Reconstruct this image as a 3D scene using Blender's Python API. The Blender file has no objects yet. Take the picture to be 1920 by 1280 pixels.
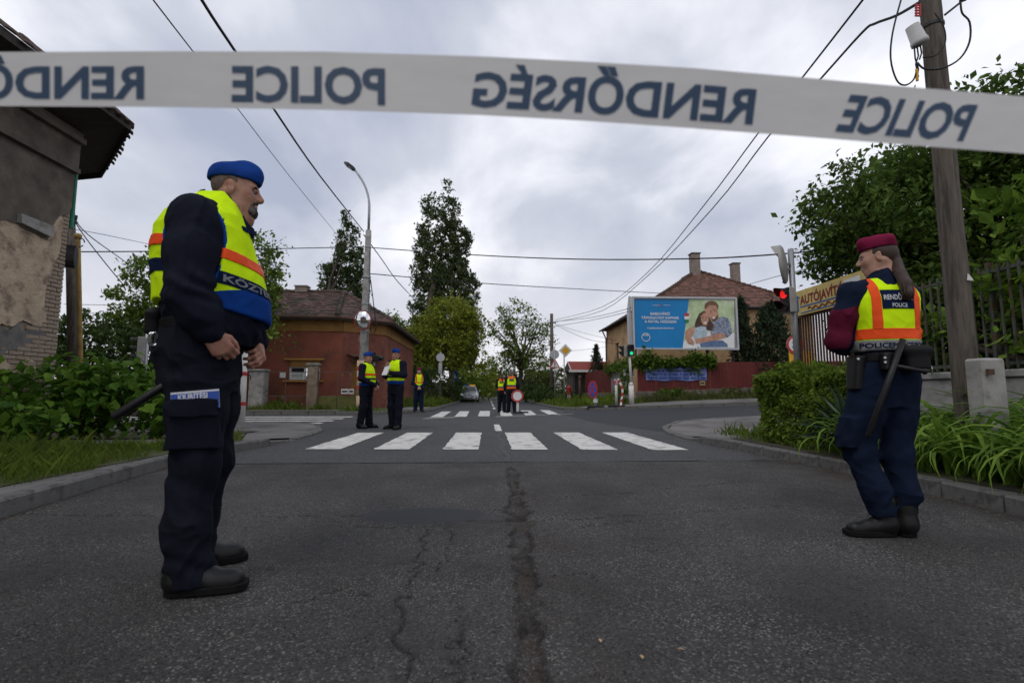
import bpy, bmesh, math, random
import numpy as np
from mathutils import Vector, Matrix, Euler
from mathutils.bvhtree import BVHTree
from mathutils.geometry import tessellate_polygon
random.seed(7); RNG = np.random.default_rng(7)
SC = bpy.context.scene; COL = SC.collection
# ------------------------------------------------------------------ camera
FPX = 933.0; TH = math.atan(45/933); PI = math.pi; PITCH = math.atan(97/933); CAMH = 0.82
cam = bpy.data.cameras.new('camera'); camo = bpy.data.objects.new('camera', cam); COL.objects.link(camo)
cam.sensor_width = 36; cam.lens = FPX/1920*36; cam.clip_start = .05; cam.clip_end = 3000
camo.location = (0, 0, CAMH); camo.rotation_euler = (PI/2+PITCH, 0, -TH)
cam.dof.use_dof = True; cam.dof.focus_distance = 4.2; cam.dof.aperture_fstop = 2.6
SC.camera = camo
# ------------------------------------------------------------------ world (overcast)
W = bpy.data.worlds.new('World'); SC.world = W; W.use_nodes = True
wt = W.node_tree; wt.nodes.clear()
def wn(t, **k):
    n = wt.nodes.new(t)
    for a, b in k.items(): setattr(n, a, b)
    return n
SUN_EL, SUN_ROT = math.radians(52), math.radians(218)
sky = wn('ShaderNodeTexSky', sky_type='NISHITA', sun_disc=False, sun_elevation=SUN_EL, sun_rotation=SUN_ROT)
skm = wn('ShaderNodeVectorMath', operation='SCALE'); skm.inputs['Scale'].default_value = .1
wt.links.new(sky.outputs[0], skm.inputs[0])
tc = wn('ShaderNodeTexCoord'); sx = wn('ShaderNodeSeparateXYZ'); wt.links.new(tc.outputs['Generated'], sx.inputs[0])
zc = wn('ShaderNodeMath', operation='MAXIMUM'); wt.links.new(sx.outputs[2], zc.inputs[0]); zc.inputs[1].default_value = 0
za = wn('ShaderNodeMath', operation='ADD'); wt.links.new(zc.outputs[0], za.inputs[0]); za.inputs[1].default_value = .38
cv = wn('ShaderNodeCombineXYZ')
for i in range(2):
    dv = wn('ShaderNodeMath', operation='DIVIDE'); wt.links.new(sx.outputs[i], dv.inputs[0]); wt.links.new(za.outputs[0], dv.inputs[1])
    wt.links.new(dv.outputs[0], cv.inputs[i])
n1 = wn('ShaderNodeTexNoise'); n1.inputs['Scale'].default_value = 2.3; n1.inputs['Detail'].default_value = 6; n1.inputs['Roughness'].default_value = .52; n1.inputs['Distortion'].default_value = .25
n2 = wn('ShaderNodeTexNoise'); n2.inputs['Scale'].default_value = .9; n2.inputs['Detail'].default_value = 2
mp = wn('ShaderNodeMapping'); mp.inputs['Location'].default_value = (3.3, 1.7, 0); mp.inputs['Scale'].default_value = (1, .8, 1)
wt.links.new(cv.outputs[0], mp.inputs[0]); wt.links.new(mp.outputs[0], n1.inputs[0]); wt.links.new(mp.outputs[0], n2.inputs[0])
ad = wn('ShaderNodeMath', operation='MULTIPLY_ADD'); wt.links.new(n2.outputs[0], ad.inputs[0]); ad.inputs[1].default_value = .8; wt.links.new(n1.outputs[0], ad.inputs[2])
cr = wn('ShaderNodeValToRGB'); el = cr.color_ramp.elements
el[0].position = .62; el[0].color = (.385, .425, .535, 1); el[1].position = 1.2; el[1].color = (.92, .93, .985, 1)
e = cr.color_ramp.elements.new(.88); e.color = (.56, .585, .67, 1)
cr.color_ramp.elements[2].position = 1.0
mr = wn('ShaderNodeMapRange'); mr.inputs['From Min'].default_value = .55; mr.inputs['From Max'].default_value = 1.2
wt.links.new(ad.outputs[0], mr.inputs[0])
el = cr.color_ramp.elements
el[0].position = .2; el[1].position = .5; el[2].position = .8
wt.links.new(mr.outputs[0], cr.inputs[0])
hz = wn('ShaderNodeMapRange', clamp=True); hz.inputs['From Min'].default_value = 0; hz.inputs['From Max'].default_value = .34; hz.inputs['To Min'].default_value = .78; hz.inputs['To Max'].default_value = 0
wt.links.new(zc.outputs[0], hz.inputs[0])
mxh = wn('ShaderNodeMix', data_type='RGBA'); wt.links.new(hz.outputs[0], mxh.inputs[0]); wt.links.new(cr.outputs[0], mxh.inputs[6]); mxh.inputs[7].default_value = (.79, .775, .80, 1)
mxs = wn('ShaderNodeMix', data_type='RGBA'); mxs.inputs[0].default_value = .06; wt.links.new(mxh.outputs[2], mxs.inputs[6]); wt.links.new(skm.outputs[0], mxs.inputs[7])
bg = wn('ShaderNodeBackground'); wt.links.new(mxs.outputs[2], bg.inputs[0]); bg.inputs[1].default_value = 1.17
wo = wn('ShaderNodeOutputWorld'); wt.links.new(bg.outputs[0], wo.inputs[0])
sl = bpy.data.lights.new('sun', 'SUN'); sl.energy = .9; sl.angle = math.radians(25); sl.color = (1, .96, .9)
so = bpy.data.objects.new('sun', sl); COL.objects.link(so); so.location = (0, 0, 30)
so.rotation_euler = (PI/2-SUN_EL, 0, math.radians(-38))
VS = SC.view_settings; VS.view_transform = 'Standard'; VS.look = 'None'; VS.gamma = 1; VS.exposure = 0.0; VS.use_curve_mapping = False
# ------------------------------------------------------------------ pixel -> place
_F = Vector((math.sin(TH)*math.cos(PITCH), math.cos(TH)*math.cos(PITCH), math.sin(PITCH)))
_R = Vector((math.cos(TH), -math.sin(TH), 0)); _U = _R.cross(_F); _FH = Vector((math.sin(TH), math.cos(TH), 0))
def ray(px, py): return _R*((px-960)/FPX) + _U*((640-py)/FPX) + _F
def G(px, py, z=0.0):
    d = ray(px, py); return Vector((0, 0, CAMH)) + d*((z-CAMH)/d.z)
def D(px, py, dep):
    d = ray(px, py); return Vector((0, 0, CAMH)) + d*(dep/d.dot(_FH))
def sstep(a, b, x):
    t = np.clip((np.asarray(x, float)-a)/(b-a), 0, 1); return t*t*(3-2*t)
def gz(x, y):  # the side street on the right climbs a little
    return float(.034*np.clip(x-4.4, 0, 14)*sstep(8.5, 12.5, y))
# ------------------------------------------------------------------ helpers
def tag(o, label=None, cat=None, group=None, kind=None):
    if label: o['label'] = label
    if cat: o['category'] = cat
    if group: o['group'] = group
    if kind: o['kind'] = kind
    return o
def root(name, label, cat, loc=(0, 0, 0), rz=0, group=None):
    o = bpy.data.objects.new(name, None); COL.objects.link(o); o.location = loc; o.rotation_euler = (0, 0, rz)
    o.empty_display_size = .1
    return tag(o, label, cat, group)
def rmat(o):
    m = Matrix.Translation(o.location) @ o.rotation_euler.to_matrix().to_4x4()
    return m if o.parent is None else rmat(o.parent) @ m
def link(name, me, mat=None, parent=None):
    o = bpy.data.objects.new(name, me); COL.objects.link(o)
    if mat is not None and not me.materials:
        for m in (mat if isinstance(mat, (list, tuple)) else [mat]): me.materials.append(m)
    if parent is not None: o.parent = parent
    return o
class MB:
    def __init__(s): s.v = []; s.f = []; s.mi = []; s.cur = 0
    def add(s, vs, fs):
        n = len(s.v); s.v += [tuple(v) for v in vs]; s.f += [tuple(i+n for i in f) for f in fs]; s.mi += [s.cur]*len(fs); return s
    def box(s, c, d, R=None):
        x, y, z = d[0]/2, d[1]/2, d[2]/2; c = Vector(c)
        vs = [Vector((a*x, b*y, e*z)) for a in (-1, 1) for b in (-1, 1) for e in (-1, 1)]
        if R is not None: vs = [R @ v for v in vs]
        return s.add([v+c for v in vs], [(0, 1, 3, 2), (4, 6, 7, 5), (0, 4, 5, 1), (2, 3, 7, 6), (0, 2, 6, 4), (1, 5, 7, 3)])
    def bar(s, a, b, w, h=None, up=(0, 0, 1)):
        a, b = Vector(a), Vector(b); h = w if h is None else h; d = (b-a); L = d.length; d.normalize()
        u = Vector(up)
        if abs(d.dot(u)) > .98: u = Vector((0, 1, 0))
        r = d.cross(u).normalized(); u = r.cross(d); R = Matrix((d, r, u)).transposed()
        return s.box((a+b)/2, (L, w, h), R)
    def tube(s, pts, rad, n=8, cap=True):
        pts = [Vector(p) for p in pts]; rs = rad if isinstance(rad, (list, tuple)) else [rad]*len(pts); rings = []; u = None
        for i, p in enumerate(pts):
            d = (pts[min(i+1, len(pts)-1)]-pts[max(i-1, 0)]).normalized()
            if u is None: u = Vector((0, 0, 1)) if abs(d.z) < .9 else Vector((1, 0, 0))
            r = d.cross(u).normalized(); u = r.cross(d).normalized()
            rings.append([p+(r*math.cos(2*PI*k/n)+u*math.sin(2*PI*k/n))*rs[i] for k in range(n)])
        vs = [v for q in rings for v in q]; fs = []
        for i in range(len(pts)-1):
            for k in range(n): a = i*n+k; b = i*n+(k+1) % n; fs.append((a, b, b+n, a+n))
        if cap: fs += [tuple(range(n))[::-1], tuple((len(pts)-1)*n+k for k in range(n))]
        return s.add(vs, fs)
    def cyl(s, c, r, h, n=12, r2=None): c = Vector(c); return s.tube([c, c+Vector((0, 0, h))], [r, r if r2 is None else r2], n)
    def prism(s, poly, d):   # poly: 3-D loop, extruded by vector d
        n = len(poly); d = Vector(d); vs = [Vector(p) for p in poly]; vs += [v+d for v in vs]
        fs = [tuple(range(n)), tuple(range(2*n-1, n-1, -1))] + [(i, i+n, (i+1) % n+n, (i+1) % n) for i in range(n)]
        return s.add(vs, fs)
    def lathe(s, prof, c=(0, 0, 0), n=16, R=None):
        c = Vector(c); vs = []; fs = []
        for r, z in prof:
            for k in range(n):
                v = Vector((r*math.cos(2*PI*k/n), r*math.sin(2*PI*k/n), z)); vs.append((R @ v if R is not None else v)+c)
        for i in range(len(prof)-1):
            for k in range(n): a = i*n+k; b = i*n+(k+1) % n; fs.append((a, b, b+n, a+n))
        fs += [tuple(range(n))[::-1], tuple((len(prof)-1)*n+k for k in range(n))]
        return s.add(vs, fs)
    def disc(s, c, nrm, r, t=.01, n=24, up=(0, 0, 1), ry=None):
        nrm = Vector(nrm).normalized(); u = Vector(up); a = u.cross(nrm).normalized(); b = nrm.cross(a); ry = r if ry is None else ry
        return s.prism([Vector(c)+a*(r*math.cos(2*PI*k/n))+b*(ry*math.sin(2*PI*k/n)) for k in range(n)], nrm*t)
    def ring(s, c, nrm, r0, r1, t=.004, n=28):
        nrm = Vector(nrm).normalized(); a = Vector((0, 0, 1)).cross(nrm).normalized(); b = nrm.cross(a); c = Vector(c); vs = []
        for off in (0, t):
            for r in (r0, r1): vs += [c+nrm*off+(a*math.cos(2*PI*k/n)+b*math.sin(2*PI*k/n))*r for k in range(n)]
        fs = []
        for k in range(n):
            q = (k+1) % n
            for i, j in ((0, 1), (1, 3), (3, 2), (2, 0)): fs.append((i*n+k, i*n+q, j*n+q, j*n+k))
        return s.add(vs, fs)
    def xf(s, m): s.v = [tuple(m @ Vector(v)) for v in s.v]; return s
    def build(s, name, mat, parent=None, world=False, smooth=False, label=None, bevel=0):
        vs = s.v
        if world and parent is not None:
            mi = rmat(parent).inverted(); vs = [tuple(mi @ Vector(v)) for v in vs]
        me = bpy.data.meshes.new(name); me.from_pydata(vs, [], s.f)
        mats = mat if isinstance(mat, (list, tuple)) else [mat]
        for m in mats: me.materials.append(m)
        if len(mats) > 1: me.polygons.foreach_set('material_index', s.mi)
        bm = bmesh.new(); bm.from_mesh(me)
        bmesh.ops.recalc_face_normals(bm, faces=bm.faces)
        if bevel: bmesh.ops.bevel(bm, geom=[e for e in bm.edges if e.is_manifold and e.calc_face_angle(0) > .5], offset=bevel, segments=1, affect='EDGES', clamp_overlap=True)
        bm.to_mesh(me); bm.free()
        if smooth: me.polygons.foreach_set('use_smooth', [True]*len(me.polygons)); me.update()
        o = link(name, me, None, parent)
        if label: o['label'] = label
        return o
def nmesh(name, V, F, mat, parent=None, smooth=True, attrs=None, cols=None):
    """big mesh from numpy arrays; F is (n,3) or (n,4)"""
    V = np.ascontiguousarray(V, np.float32); F = np.ascontiguousarray(F, np.int32); n, k = F.shape
    me = bpy.data.meshes.new(name); me.vertices.add(len(V)); me.vertices.foreach_set('co', V.ravel())
    me.loops.add(n*k); me.loops.foreach_set('vertex_index', F.ravel())
    me.polygons.add(n); me.polygons.foreach_set('loop_start', np.arange(0, n*k, k, dtype=np.int32))
    me.polygons.foreach_set('use_smooth', np.full(n, smooth))
    me.update(calc_edges=True); me.validate()
    for a, d in (attrs or {}).items():
        at = me.attributes.new(a, 'FLOAT', 'POINT'); at.data.foreach_set('value', np.ascontiguousarray(d, np.float32))
    for m in (mat if isinstance(mat, (list, tuple)) else [mat]): me.materials.append(m)
    return link(name, me, None, parent)
def copy_tree(o, parent=None):
    c = o.copy(); COL.objects.link(c); c.parent = parent
    for ch in list(o.children): copy_tree(ch, c)
    return c
def text_mesh(s, size=1.0, bold=0.0, cx=False, spacing=1.0):
    """flat lettering as (verts2d, faces)"""
    cu = bpy.data.curves.new('t', 'FONT'); cu.body = s; cu.size = size; cu.offset = bold*size; cu.resolution_u = 3; cu.space_character = spacing
    cu.align_x = 'CENTER' if cx else 'LEFT'
    o = bpy.data.objects.new('t', cu); COL.objects.link(o); dg = bpy.context.evaluated_depsgraph_get(); dg.update()
    me = bpy.data.meshes.new_from_object(o.evaluated_get(dg)); vs = [(v.co.x, v.co.y) for v in me.vertices]; fs = [tuple(p.vertices) for p in me.polygons]
    bpy.data.objects.remove(o); bpy.data.curves.remove(cu); bpy.data.meshes.remove(me)
    return vs, fs
def flat_text(s, size, origin, xdir, ydir, bold=0, cx=False, width=None, height=None):
    vs, fs = text_mesh(s, size, bold, cx); xd, yd, o = Vector(xdir), Vector(ydir), Vector(origin); sx_ = sy_ = 1
    if vs:
        xs = [v[0] for v in vs]; ys = [v[1] for v in vs]
        if width: sx_ = width/(max(xs)-min(xs))
        if height: sy_ = height/(max(ys)-min(0, min(ys)))
    return MB().add([o+xd*(x*sx_)+yd*(y*sy_) for x, y in vs], fs)
# ------------------------------------------------------------------ materials
def mat(name, col, rough=.75, var=.18, scale=6, bump=.15, bscale=70, metal=0, col2=None, c2scale=2.5, c2pos=(.5, .62), spec=.3, emit=0, trans=0, alpha=1, stretch=None, detail=5, attr=None, sheen=0, bdist=.01):
    m = bpy.data.materials.new(name); m.use_nodes = True; t = m.node_tree; b = t.nodes['Principled BSDF']
    N = t.nodes.new; L = t.links.new
    b.inputs['Roughness'].default_value = rough; b.inputs['Metallic'].default_value = metal; b.inputs['Specular IOR Level'].default_value = spec
    c = N('ShaderNodeTexCoord'); src = c.outputs['Object']
    if stretch:
        mp = N('ShaderNodeMapping'); mp.inputs['Scale'].default_value = stretch; L(src, mp.inputs[0]); src = mp.outputs[0]
    n = N('ShaderNodeTexNoise'); n.inputs['Scale'].default_value = scale; n.inputs['Detail'].default_value = detail; n.inputs['Roughness'].default_value = .6; L(src, n.inputs[0])
    mx = N('ShaderNodeMix'); mx.data_type = 'RGBA'; mr = N('ShaderNodeMapRange'); mr.inputs['From Min'].default_value = .3; mr.inputs['From Max'].default_value = .7
    L(n.outputs[0], mr.inputs[0]); L(mr.outputs[0], mx.inputs[0])
    mx.inputs[6].default_value = tuple(max(0, q*(1-var)) for q in col)+(1,); mx.inputs[7].default_value = tuple(q*(1+var) for q in col)+(1,)
    out = mx.outputs[2]
    if col2:
        n2 = N('ShaderNodeTexNoise'); n2.inputs['Scale'].default_value = c2scale; n2.inputs['Detail'].default_value = 7; n2.inputs['Roughness'].default_value = .65; L(src, n2.inputs[0])
        r2 = N('ShaderNodeMapRange'); r2.inputs['From Min'].default_value = c2pos[0]; r2.inputs['From Max'].default_value = c2pos[1]; L(n2.outputs[0], r2.inputs[0])
        m2 = N('ShaderNodeMix'); m2.data_type = 'RGBA'; L(r2.outputs[0], m2.inputs[0]); L(out, m2.inputs[6]); m2.inputs[7].default_value = tuple(col2)+(1,); out = m2.outputs[2]
    if attr:   # per-leaf / per-piece variation
        a = N('ShaderNodeAttribute'); a.attribute_name = attr; hs = N('ShaderNodeHueSaturation'); L(out, hs.inputs['Color'])
        r3 = N('ShaderNodeMapRange'); r3.inputs['To Min'].default_value = .62; r3.inputs['To Max'].default_value = 1.5; L(a.outputs['Fac'], r3.inputs[0]); L(r3.outputs[0], hs.inputs['Value'])
        r4 = N('ShaderNodeMapRange'); r4.inputs['To Min'].default_value = .515; r4.inputs['To Max'].default_value = .482; L(a.outputs['Fac'], r4.inputs[0]); L(r4.outputs[0], hs.inputs['Hue']); out = hs.outputs[0]
    L(out, b.inputs['Base Color'])
    if bump:
        nb = N('ShaderNodeTexNoise'); nb.inputs['Scale'].default_value = bscale; nb.inputs['Detail'].default_value = 4; L(src, nb.inputs[0])
        bp = N('ShaderNodeBump'); bp.inputs['Strength'].default_value = bump; bp.inputs['Distance'].default_value = bdist; L(nb.outputs[0], bp.inputs['Height']); L(bp.outputs[0], b.inputs['Normal'])
    if sheen: b.inputs['Sheen Weight'].default_value = sheen
    if emit: L(out, b.inputs['Emission Color']); b.inputs['Emission Strength'].default_value = emit
    if alpha < 1: b.inputs['Alpha'].default_value = alpha
    if trans:
        tr = N('ShaderNodeBsdfTranslucent'); L(out, tr.inputs[0]); ms = N('ShaderNodeMixShader'); ms.inputs[0].default_value = trans
        L(b.outputs[0], ms.inputs[1]); L(tr.outputs[0], ms.inputs[2]); L(ms.outputs[0], t.nodes['Material Output'].inputs[0])
    return m
MT = {}
def M(k, *a, **kw):
    if k not in MT: MT[k] = mat(k, *a, **kw)
    return MT[k]
M('white_paint', (.62, .6, .57), .6, .12, 9, .1, 80, col2=(.3, .29, .27), c2scale=14, c2pos=(.56, .72))
M('galv', (.34, .35, .36), .45, .15, 12, .05, 60, metal=.6)
M('dark_metal', (.03, .03, .032), .5, .2, 10, .05, 60, metal=.3)
M('sign_back', (.42, .43, .44), .5, .12, 6, .03, 50, metal=.4)
M('rust', (.075, .042, .03), .8, .35, 14, .25, 90, col2=(.12, .05, .025), c2scale=6)
M('red_sign', (.42, .03, .03), .5, .1, 8, .02)
M('yellow_sign', (.62, .33, .02), .5, .1, 8, .02)
M('blue_sign', (.03, .08, .36), .5, .1, 8, .02)
M('black_plastic', (.012, .012, .014), .45, .2, 12, .1, 120)
M('concrete', (.27, .26, .245), .88, .22, 5, .3, 45, col2=(.16, .155, .145), c2scale=3.2)
M('wood_pole', (.105, .088, .072), .88, .35, 5, .5, 40, stretch=(6, 6, .5), col2=(.05, .042, .036), c2scale=3)
M('wire', (.012, .012, .014), .6, 0, 5, 0)
M('glass_dark', (.012, .014, .016), .12, .2, 3, 0, spec=.6)
# ================================================================== ground
def vnoise(P, scale, seed=0, octaves=3):
    """value noise, P (n,3) -> (n,) in about -1..1"""
    P = np.asarray(P, np.float32); out = np.zeros(len(P), np.float32); amp = 1; rg = np.random.default_rng(seed)
    for o in range(octaves):
        Q = P*scale*(2**o)+rg.uniform(0, 50, 3).astype(np.float32); T = rg.uniform(-1, 1, 4096).astype(np.float32)
        I = np.floor(Q).astype(np.int64); f = (Q-I).astype(np.float32); f = f*f*(3-2*f); s = np.zeros(len(P), np.float32)
        for dx in (0, 1):
            for dy in (0, 1):
                for dz in (0, 1):
                    h = ((I[:, 0]+dx)*73856093 ^ (I[:, 1]+dy)*19349663 ^ (I[:, 2]+dz)*83492791) & 4095
                    w = (f[:, 0] if dx else 1-f[:, 0])*(f[:, 1] if dy else 1-f[:, 1])*(f[:, 2] if dz else 1-f[:, 2])
                    s += w*T[h]
        out += s*amp; amp *= .5
    return out
def asphalt(name, base, speck, patchcol, var=.25, sscale=85, bump=.6):
    m = bpy.data.materials.new(name); m.use_nodes = True; t = m.node_tree; b = t.nodes['Principled BSDF']; N = t.nodes.new; L = t.links.new
    c = N('ShaderNodeTexCoord'); src = c.outputs['Object']
    n = N('ShaderNodeTexNoise'); n.inputs['Scale'].default_value = .9; n.inputs['Detail'].default_value = 8; n.inputs['Roughness'].default_value = .68; L(src, n.inputs[0])
    mr = N('ShaderNodeMapRange'); mr.inputs['From Min'].default_value = .3; mr.inputs['From Max'].default_value = .7; L(n.outputs[0], mr.inputs[0])
    mx = N('ShaderNodeMix'); mx.data_type = 'RGBA'; L(mr.outputs[0], mx.inputs[0]); mx.inputs[6].default_value = tuple(q*(1-var) for q in base)+(1,); mx.inputs[7].default_value = tuple(q*(1+var) for q in base)+(1,)
    v = N('ShaderNodeTexVoronoi'); v.inputs['Scale'].default_value = sscale; L(src, v.inputs[0])
    sp = N('ShaderNodeSeparateColor'); L(v.outputs['Color'], sp.inputs[0])
    st = N('ShaderNodeMapRange'); st.inputs['From Min'].default_value = .78; st.inputs['From Max'].default_value = 1.0; L(sp.outputs[0], st.inputs[0])
    n3 = N('ShaderNodeTexNoise'); n3.inputs['Scale'].default_value = 1.7; n3.inputs['Detail'].default_value = 3; L(src, n3.inputs[0])
    wr = N('ShaderNodeMapRange'); wr.inputs['From Min'].default_value = .35; wr.inputs['From Max'].default_value = .68; wr.inputs['To Min'].default_value = .15; L(n3.outputs[0], wr.inputs[0])
    ml = N('ShaderNodeMath'); ml.operation = 'MULTIPLY'; L(st.outputs[0], ml.inputs[0]); L(wr.outputs[0], ml.inputs[1])
    m2 = N('ShaderNodeMix'); m2.data_type = 'RGBA'; L(ml.outputs[0], m2.inputs[0]); L(mx.outputs[2], m2.inputs[6]); m2.inputs[7].default_value = tuple(speck)+(1,)
    out = m2.outputs[2]
    dk = N('ShaderNodeMapRange'); dk.inputs['From Min'].default_value = .0; dk.inputs['From Max'].default_value = .3; L(sp.outputs[1], dk.inputs[0]); dk.inputs['To Min'].default_value = .3
    m3 = N('ShaderNodeMix'); m3.data_type = 'RGBA'; m3.blend_type = 'MULTIPLY'; m3.inputs[0].default_value = 1; L(out, m3.inputs[6]); cmb = N('ShaderNodeCombineColor')
    for i in range(3): L(dk.outputs[0], cmb.inputs[i])
    L(cmb.outputs[0], m3.inputs[7]); out = m3.outputs[2]
    rough = None
    for an, cc, fm in (('patch', patchcol, 1), ('dirt', (.052, .036, .027), .8), ('crack', (.012, .0115, .011), .75)):
        a = N('ShaderNodeAttribute'); a.attribute_name = an; k = N('ShaderNodeMath'); k.operation = 'MULTIPLY'; L(a.outputs['Fac'], k.inputs[0]); k.inputs[1].default_value = fm
        q = N('ShaderNodeMix'); q.data_type = 'RGBA'; L(k.outputs[0], q.inputs[0]); L(out, q.inputs[6]); q.inputs[7].default_value = tuple(cc)+(1,); out = q.outputs[2]
    L(out, b.inputs['Base Color']); b.inputs['Roughness'].default_value = .8; b.inputs['Specular IOR Level'].default_value = .2
    nb = N('ShaderNodeTexNoise'); nb.inputs['Scale'].default_value = 160; nb.inputs['Detail'].default_value = 3; L(src, nb.inputs[0])
    hs = N('ShaderNodeMath'); hs.operation = 'SUBTRACT'; L(nb.outputs[0], hs.inputs[0]); L(v.outputs['Distance'], hs.inputs[1])
    bp = N('ShaderNodeBump'); bp.inputs['Strength'].default_value = bump; bp.inputs['Distance'].default_value = .009; L(hs.outputs[0], bp.inputs['Height']); L(bp.outputs[0], b.inputs['Normal'])
    return m
MT['asphalt_near'] = asphalt('asphalt_near', (.064, .0615, .060), (.3, .285, .26), (.05, .052, .058), sscale=150, bump=.9, var=.38)
MT['asphalt_mid'] = asphalt('asphalt_mid', (.064, .064, .068), (.135, .13, .125), (.05, .05, .05), var=.16, sscale=60, bump=.4)
MT['asphalt_new'] = asphalt('asphalt_new', (.039, .040, .045), (.075, .075, .08), (.05, .05, .05), var=.12, sscale=60, bump=.35)
M('pavement', (.155, .145, .138), .9, .2, 1.3, .35, 60, col2=(.1, .094, .088), c2scale=1.1)
M('soil', (.062, .05, .036), .95, .35, 6, .6, 50, col2=(.05, .06, .022), c2scale=4)
M('verge', (.06, .072, .025), .95, .35, 4, .6, 40, col2=(.07, .055, .035), c2scale=2)
M('kerb_stone', (.125, .122, .118), .88, .22, 6, .45, 55, col2=(.075, .07, .064), c2scale=7)
M('road_paint', (.58, .565, .53), .7, .1, 3, .3, 90, col2=(.12, .118, .115), c2scale=4, c2pos=(.53, .68))
M('joint_concrete', (.2, .195, .185), .9, .15, 5, .3, 60)
M('land', (.06, .065, .03), .95, .3, .2, 0)

g = MB(); g.add([(-900, -60, -.12), (900, -60, -.12), (900, 1600, -.12), (-900, 1600, -.12)], [(0, 1, 2, 3)])
tag(g.build('ground', MT['land']), kind='structure')

# near carriageway: cracked, with an open middle joint --------------------------------
JY = 6.08
def poly_dist(P, pts):
    d = np.full(len(P), 9., np.float32); pts = np.asarray(pts, np.float32)
    for a, b in zip(pts[:-1], pts[1:]):
        ab = b-a; t = np.clip(((P-a)@ab)/max(1e-9, ab@ab), 0, 1); q = P-(a+t[:, None]*ab); d = np.minimum(d, np.sqrt((q*q).sum(1)))
    return d
def crack_line(pix, jit, rg, n=8):
    w = [np.array(G(*p)[:2]) for p in pix]; out = []
    for a, b in zip(w[:-1], w[1:]):
        for k in range(n): out.append(a+(b-a)*k/n+rg.normal(0, jit, 2))
    return out+[w[-1]]
rg = np.random.default_rng(3)
CR = [(crack_line([(-100, 962), (200, 966), (440, 968), (690, 966)], .012, rg), .010),
      (crack_line([(860, 975), (1010, 976), (1150, 968), (1320, 958), (1520, 946)], .012, rg), .011),
      (crack_line([(1010, 995), (1110, 985), (1200, 975)], .012, rg), .008),
      (crack_line([(1060, 930), (1200, 922), (1330, 908), (1420, 902)], .012, rg), .009),
      (crack_line([(770, 1290), (752, 1180), (762, 1110), (782, 1060), (786, 1020), (800, 990)], .02, rg), .013),
      (crack_line([(855, 1300), (850, 1240), (872, 1190), (862, 1130)], .02, rg), .009),
      (crack_line([(835, 985), (850, 1010), (830, 1045), (812, 1090)], .018, rg), .009),
      (crack_line([(620, 985), (760, 990), (850, 984)], .015, rg), .008),
      (crack_line([(950, 955), (760, 962)], .012, rg), .008),
      (crack_line([(560, 1130), (640, 1100), (700, 1115)], .02, rg), .007),
      (crack_line([(1030, 1080), (1080, 1075), (1140, 1088)], .02, rg), .007)]
ys = [.7]
while ys[-1] < JY: ys.append(ys[-1]+max(.009, .0052*ys[-1]))
ys[-1] = JY; ys = np.array(ys)
xs = np.unique(np.concatenate([np.arange(-4.1, -1.6, .022), np.arange(-1.6, 1.6, .012), np.arange(1.6, 4.1, .022)]))
X, Y = np.meshgrid(xs, ys); P2 = np.stack([X.ravel(), Y.ravel()], 1).astype(np.float32); P3 = np.concatenate([P2, np.zeros((len(P2), 1), np.float32)], 1)
z = vnoise(P3, 2.2, 1, 3)*.004 + vnoise(P3, 38, 2, 2)*.0016
dirt = np.zeros(len(P2), np.float32); crk = np.zeros(len(P2), np.float32)
for pts, wd in CR:
    d = poly_dist(P2, pts); wd = wd*(.22+.42*np.clip(vnoise(P3, 6, 21, 2)+.6, 0, 1.4)); z -= .014*np.exp(-(d/wd)**2); crk = np.maximum(crk, np.exp(-(d/(wd*.8))**2))
cx = np.interp(P2[:, 1], [.5, 1.5, 2.47, 3.55, 5.3, 6.1], [.12, .14, .18, .225, .25, .245])+vnoise(P3*np.array([.2, 1, 1]), 4, 5, 2)*.018
hw = np.interp(P2[:, 1], [.5, 1.5, 2.4, 3.2, 3.7, 4.2, 4.8, 5.4, 5.7], [.035, .04, .045, .055, .085, .05, .06, .05, 0.0])*(1+.5*vnoise(P3, 7, 6, 3))
dj = np.abs(P2[:, 0]-cx)+.03*vnoise(P3, 14, 7, 3); jm = 1-sstep(.75, 1.15, dj/np.maximum(hw, 1e-3)); jm *= (P2[:, 1] < 5.72)
isl = np.clip(vnoise(P3, 9, 8, 2), 0, 1); z -= jm*(.024-.03*isl); z += jm*vnoise(P3, 60, 9, 2)*.006
dirt = np.maximum(dirt, jm*np.clip(.75-1.0*isl, .05, .8)); crk = np.maximum(crk, np.exp(-((dj-hw*.9)/.016)**2)*(hw > .02)*np.clip(.55+1.2*vnoise(P3, 6, 22, 3), 0, 1)); crk = np.maximum(crk, jm*np.clip(1.3*vnoise(P3, 11, 24, 3)-.1, 0, .9))
# ravelled shoulder right of the joint
rv = sstep(.33, .0, np.abs(P2[:, 0]-cx-.12))*np.clip(.5+vnoise(P3, 3, 10, 3), 0, 1); z += rv*vnoise(P3, 55, 11, 2)*.004; dirt = np.maximum(dirt, rv*.35)
pc = np.array(G(800, 965)[:2]); e = np.sqrt(((P2[:, 0]-pc[0])/.42)**2+((P2[:, 1]-pc[1])/.25)**2)+.18*vnoise(P3, 3, 12, 3)
patch = 1-sstep(.86, 1.05, e); z = z*(1-.8*patch)+.003*patch; dirt *= (1-.9*patch); crk *= (1-.9*patch)
edge = sstep(3.1, 3.5, np.abs(P2[:, 0])+.25*vnoise(P3, 1.5, 13, 3)); dirt = np.maximum(dirt, edge*.55*np.clip(.6+vnoise(P3, 5, 14, 3), 0, 1))
V = np.concatenate([P2, (z-.0)[:, None]], 1); nx, ny = len(xs), len(ys)
I = (np.arange(ny-1)[:, None]*nx+np.arange(nx-1)[None]).ravel(); Fq = np.stack([I, I+1, I+nx+1, I+nx], 1)
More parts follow.
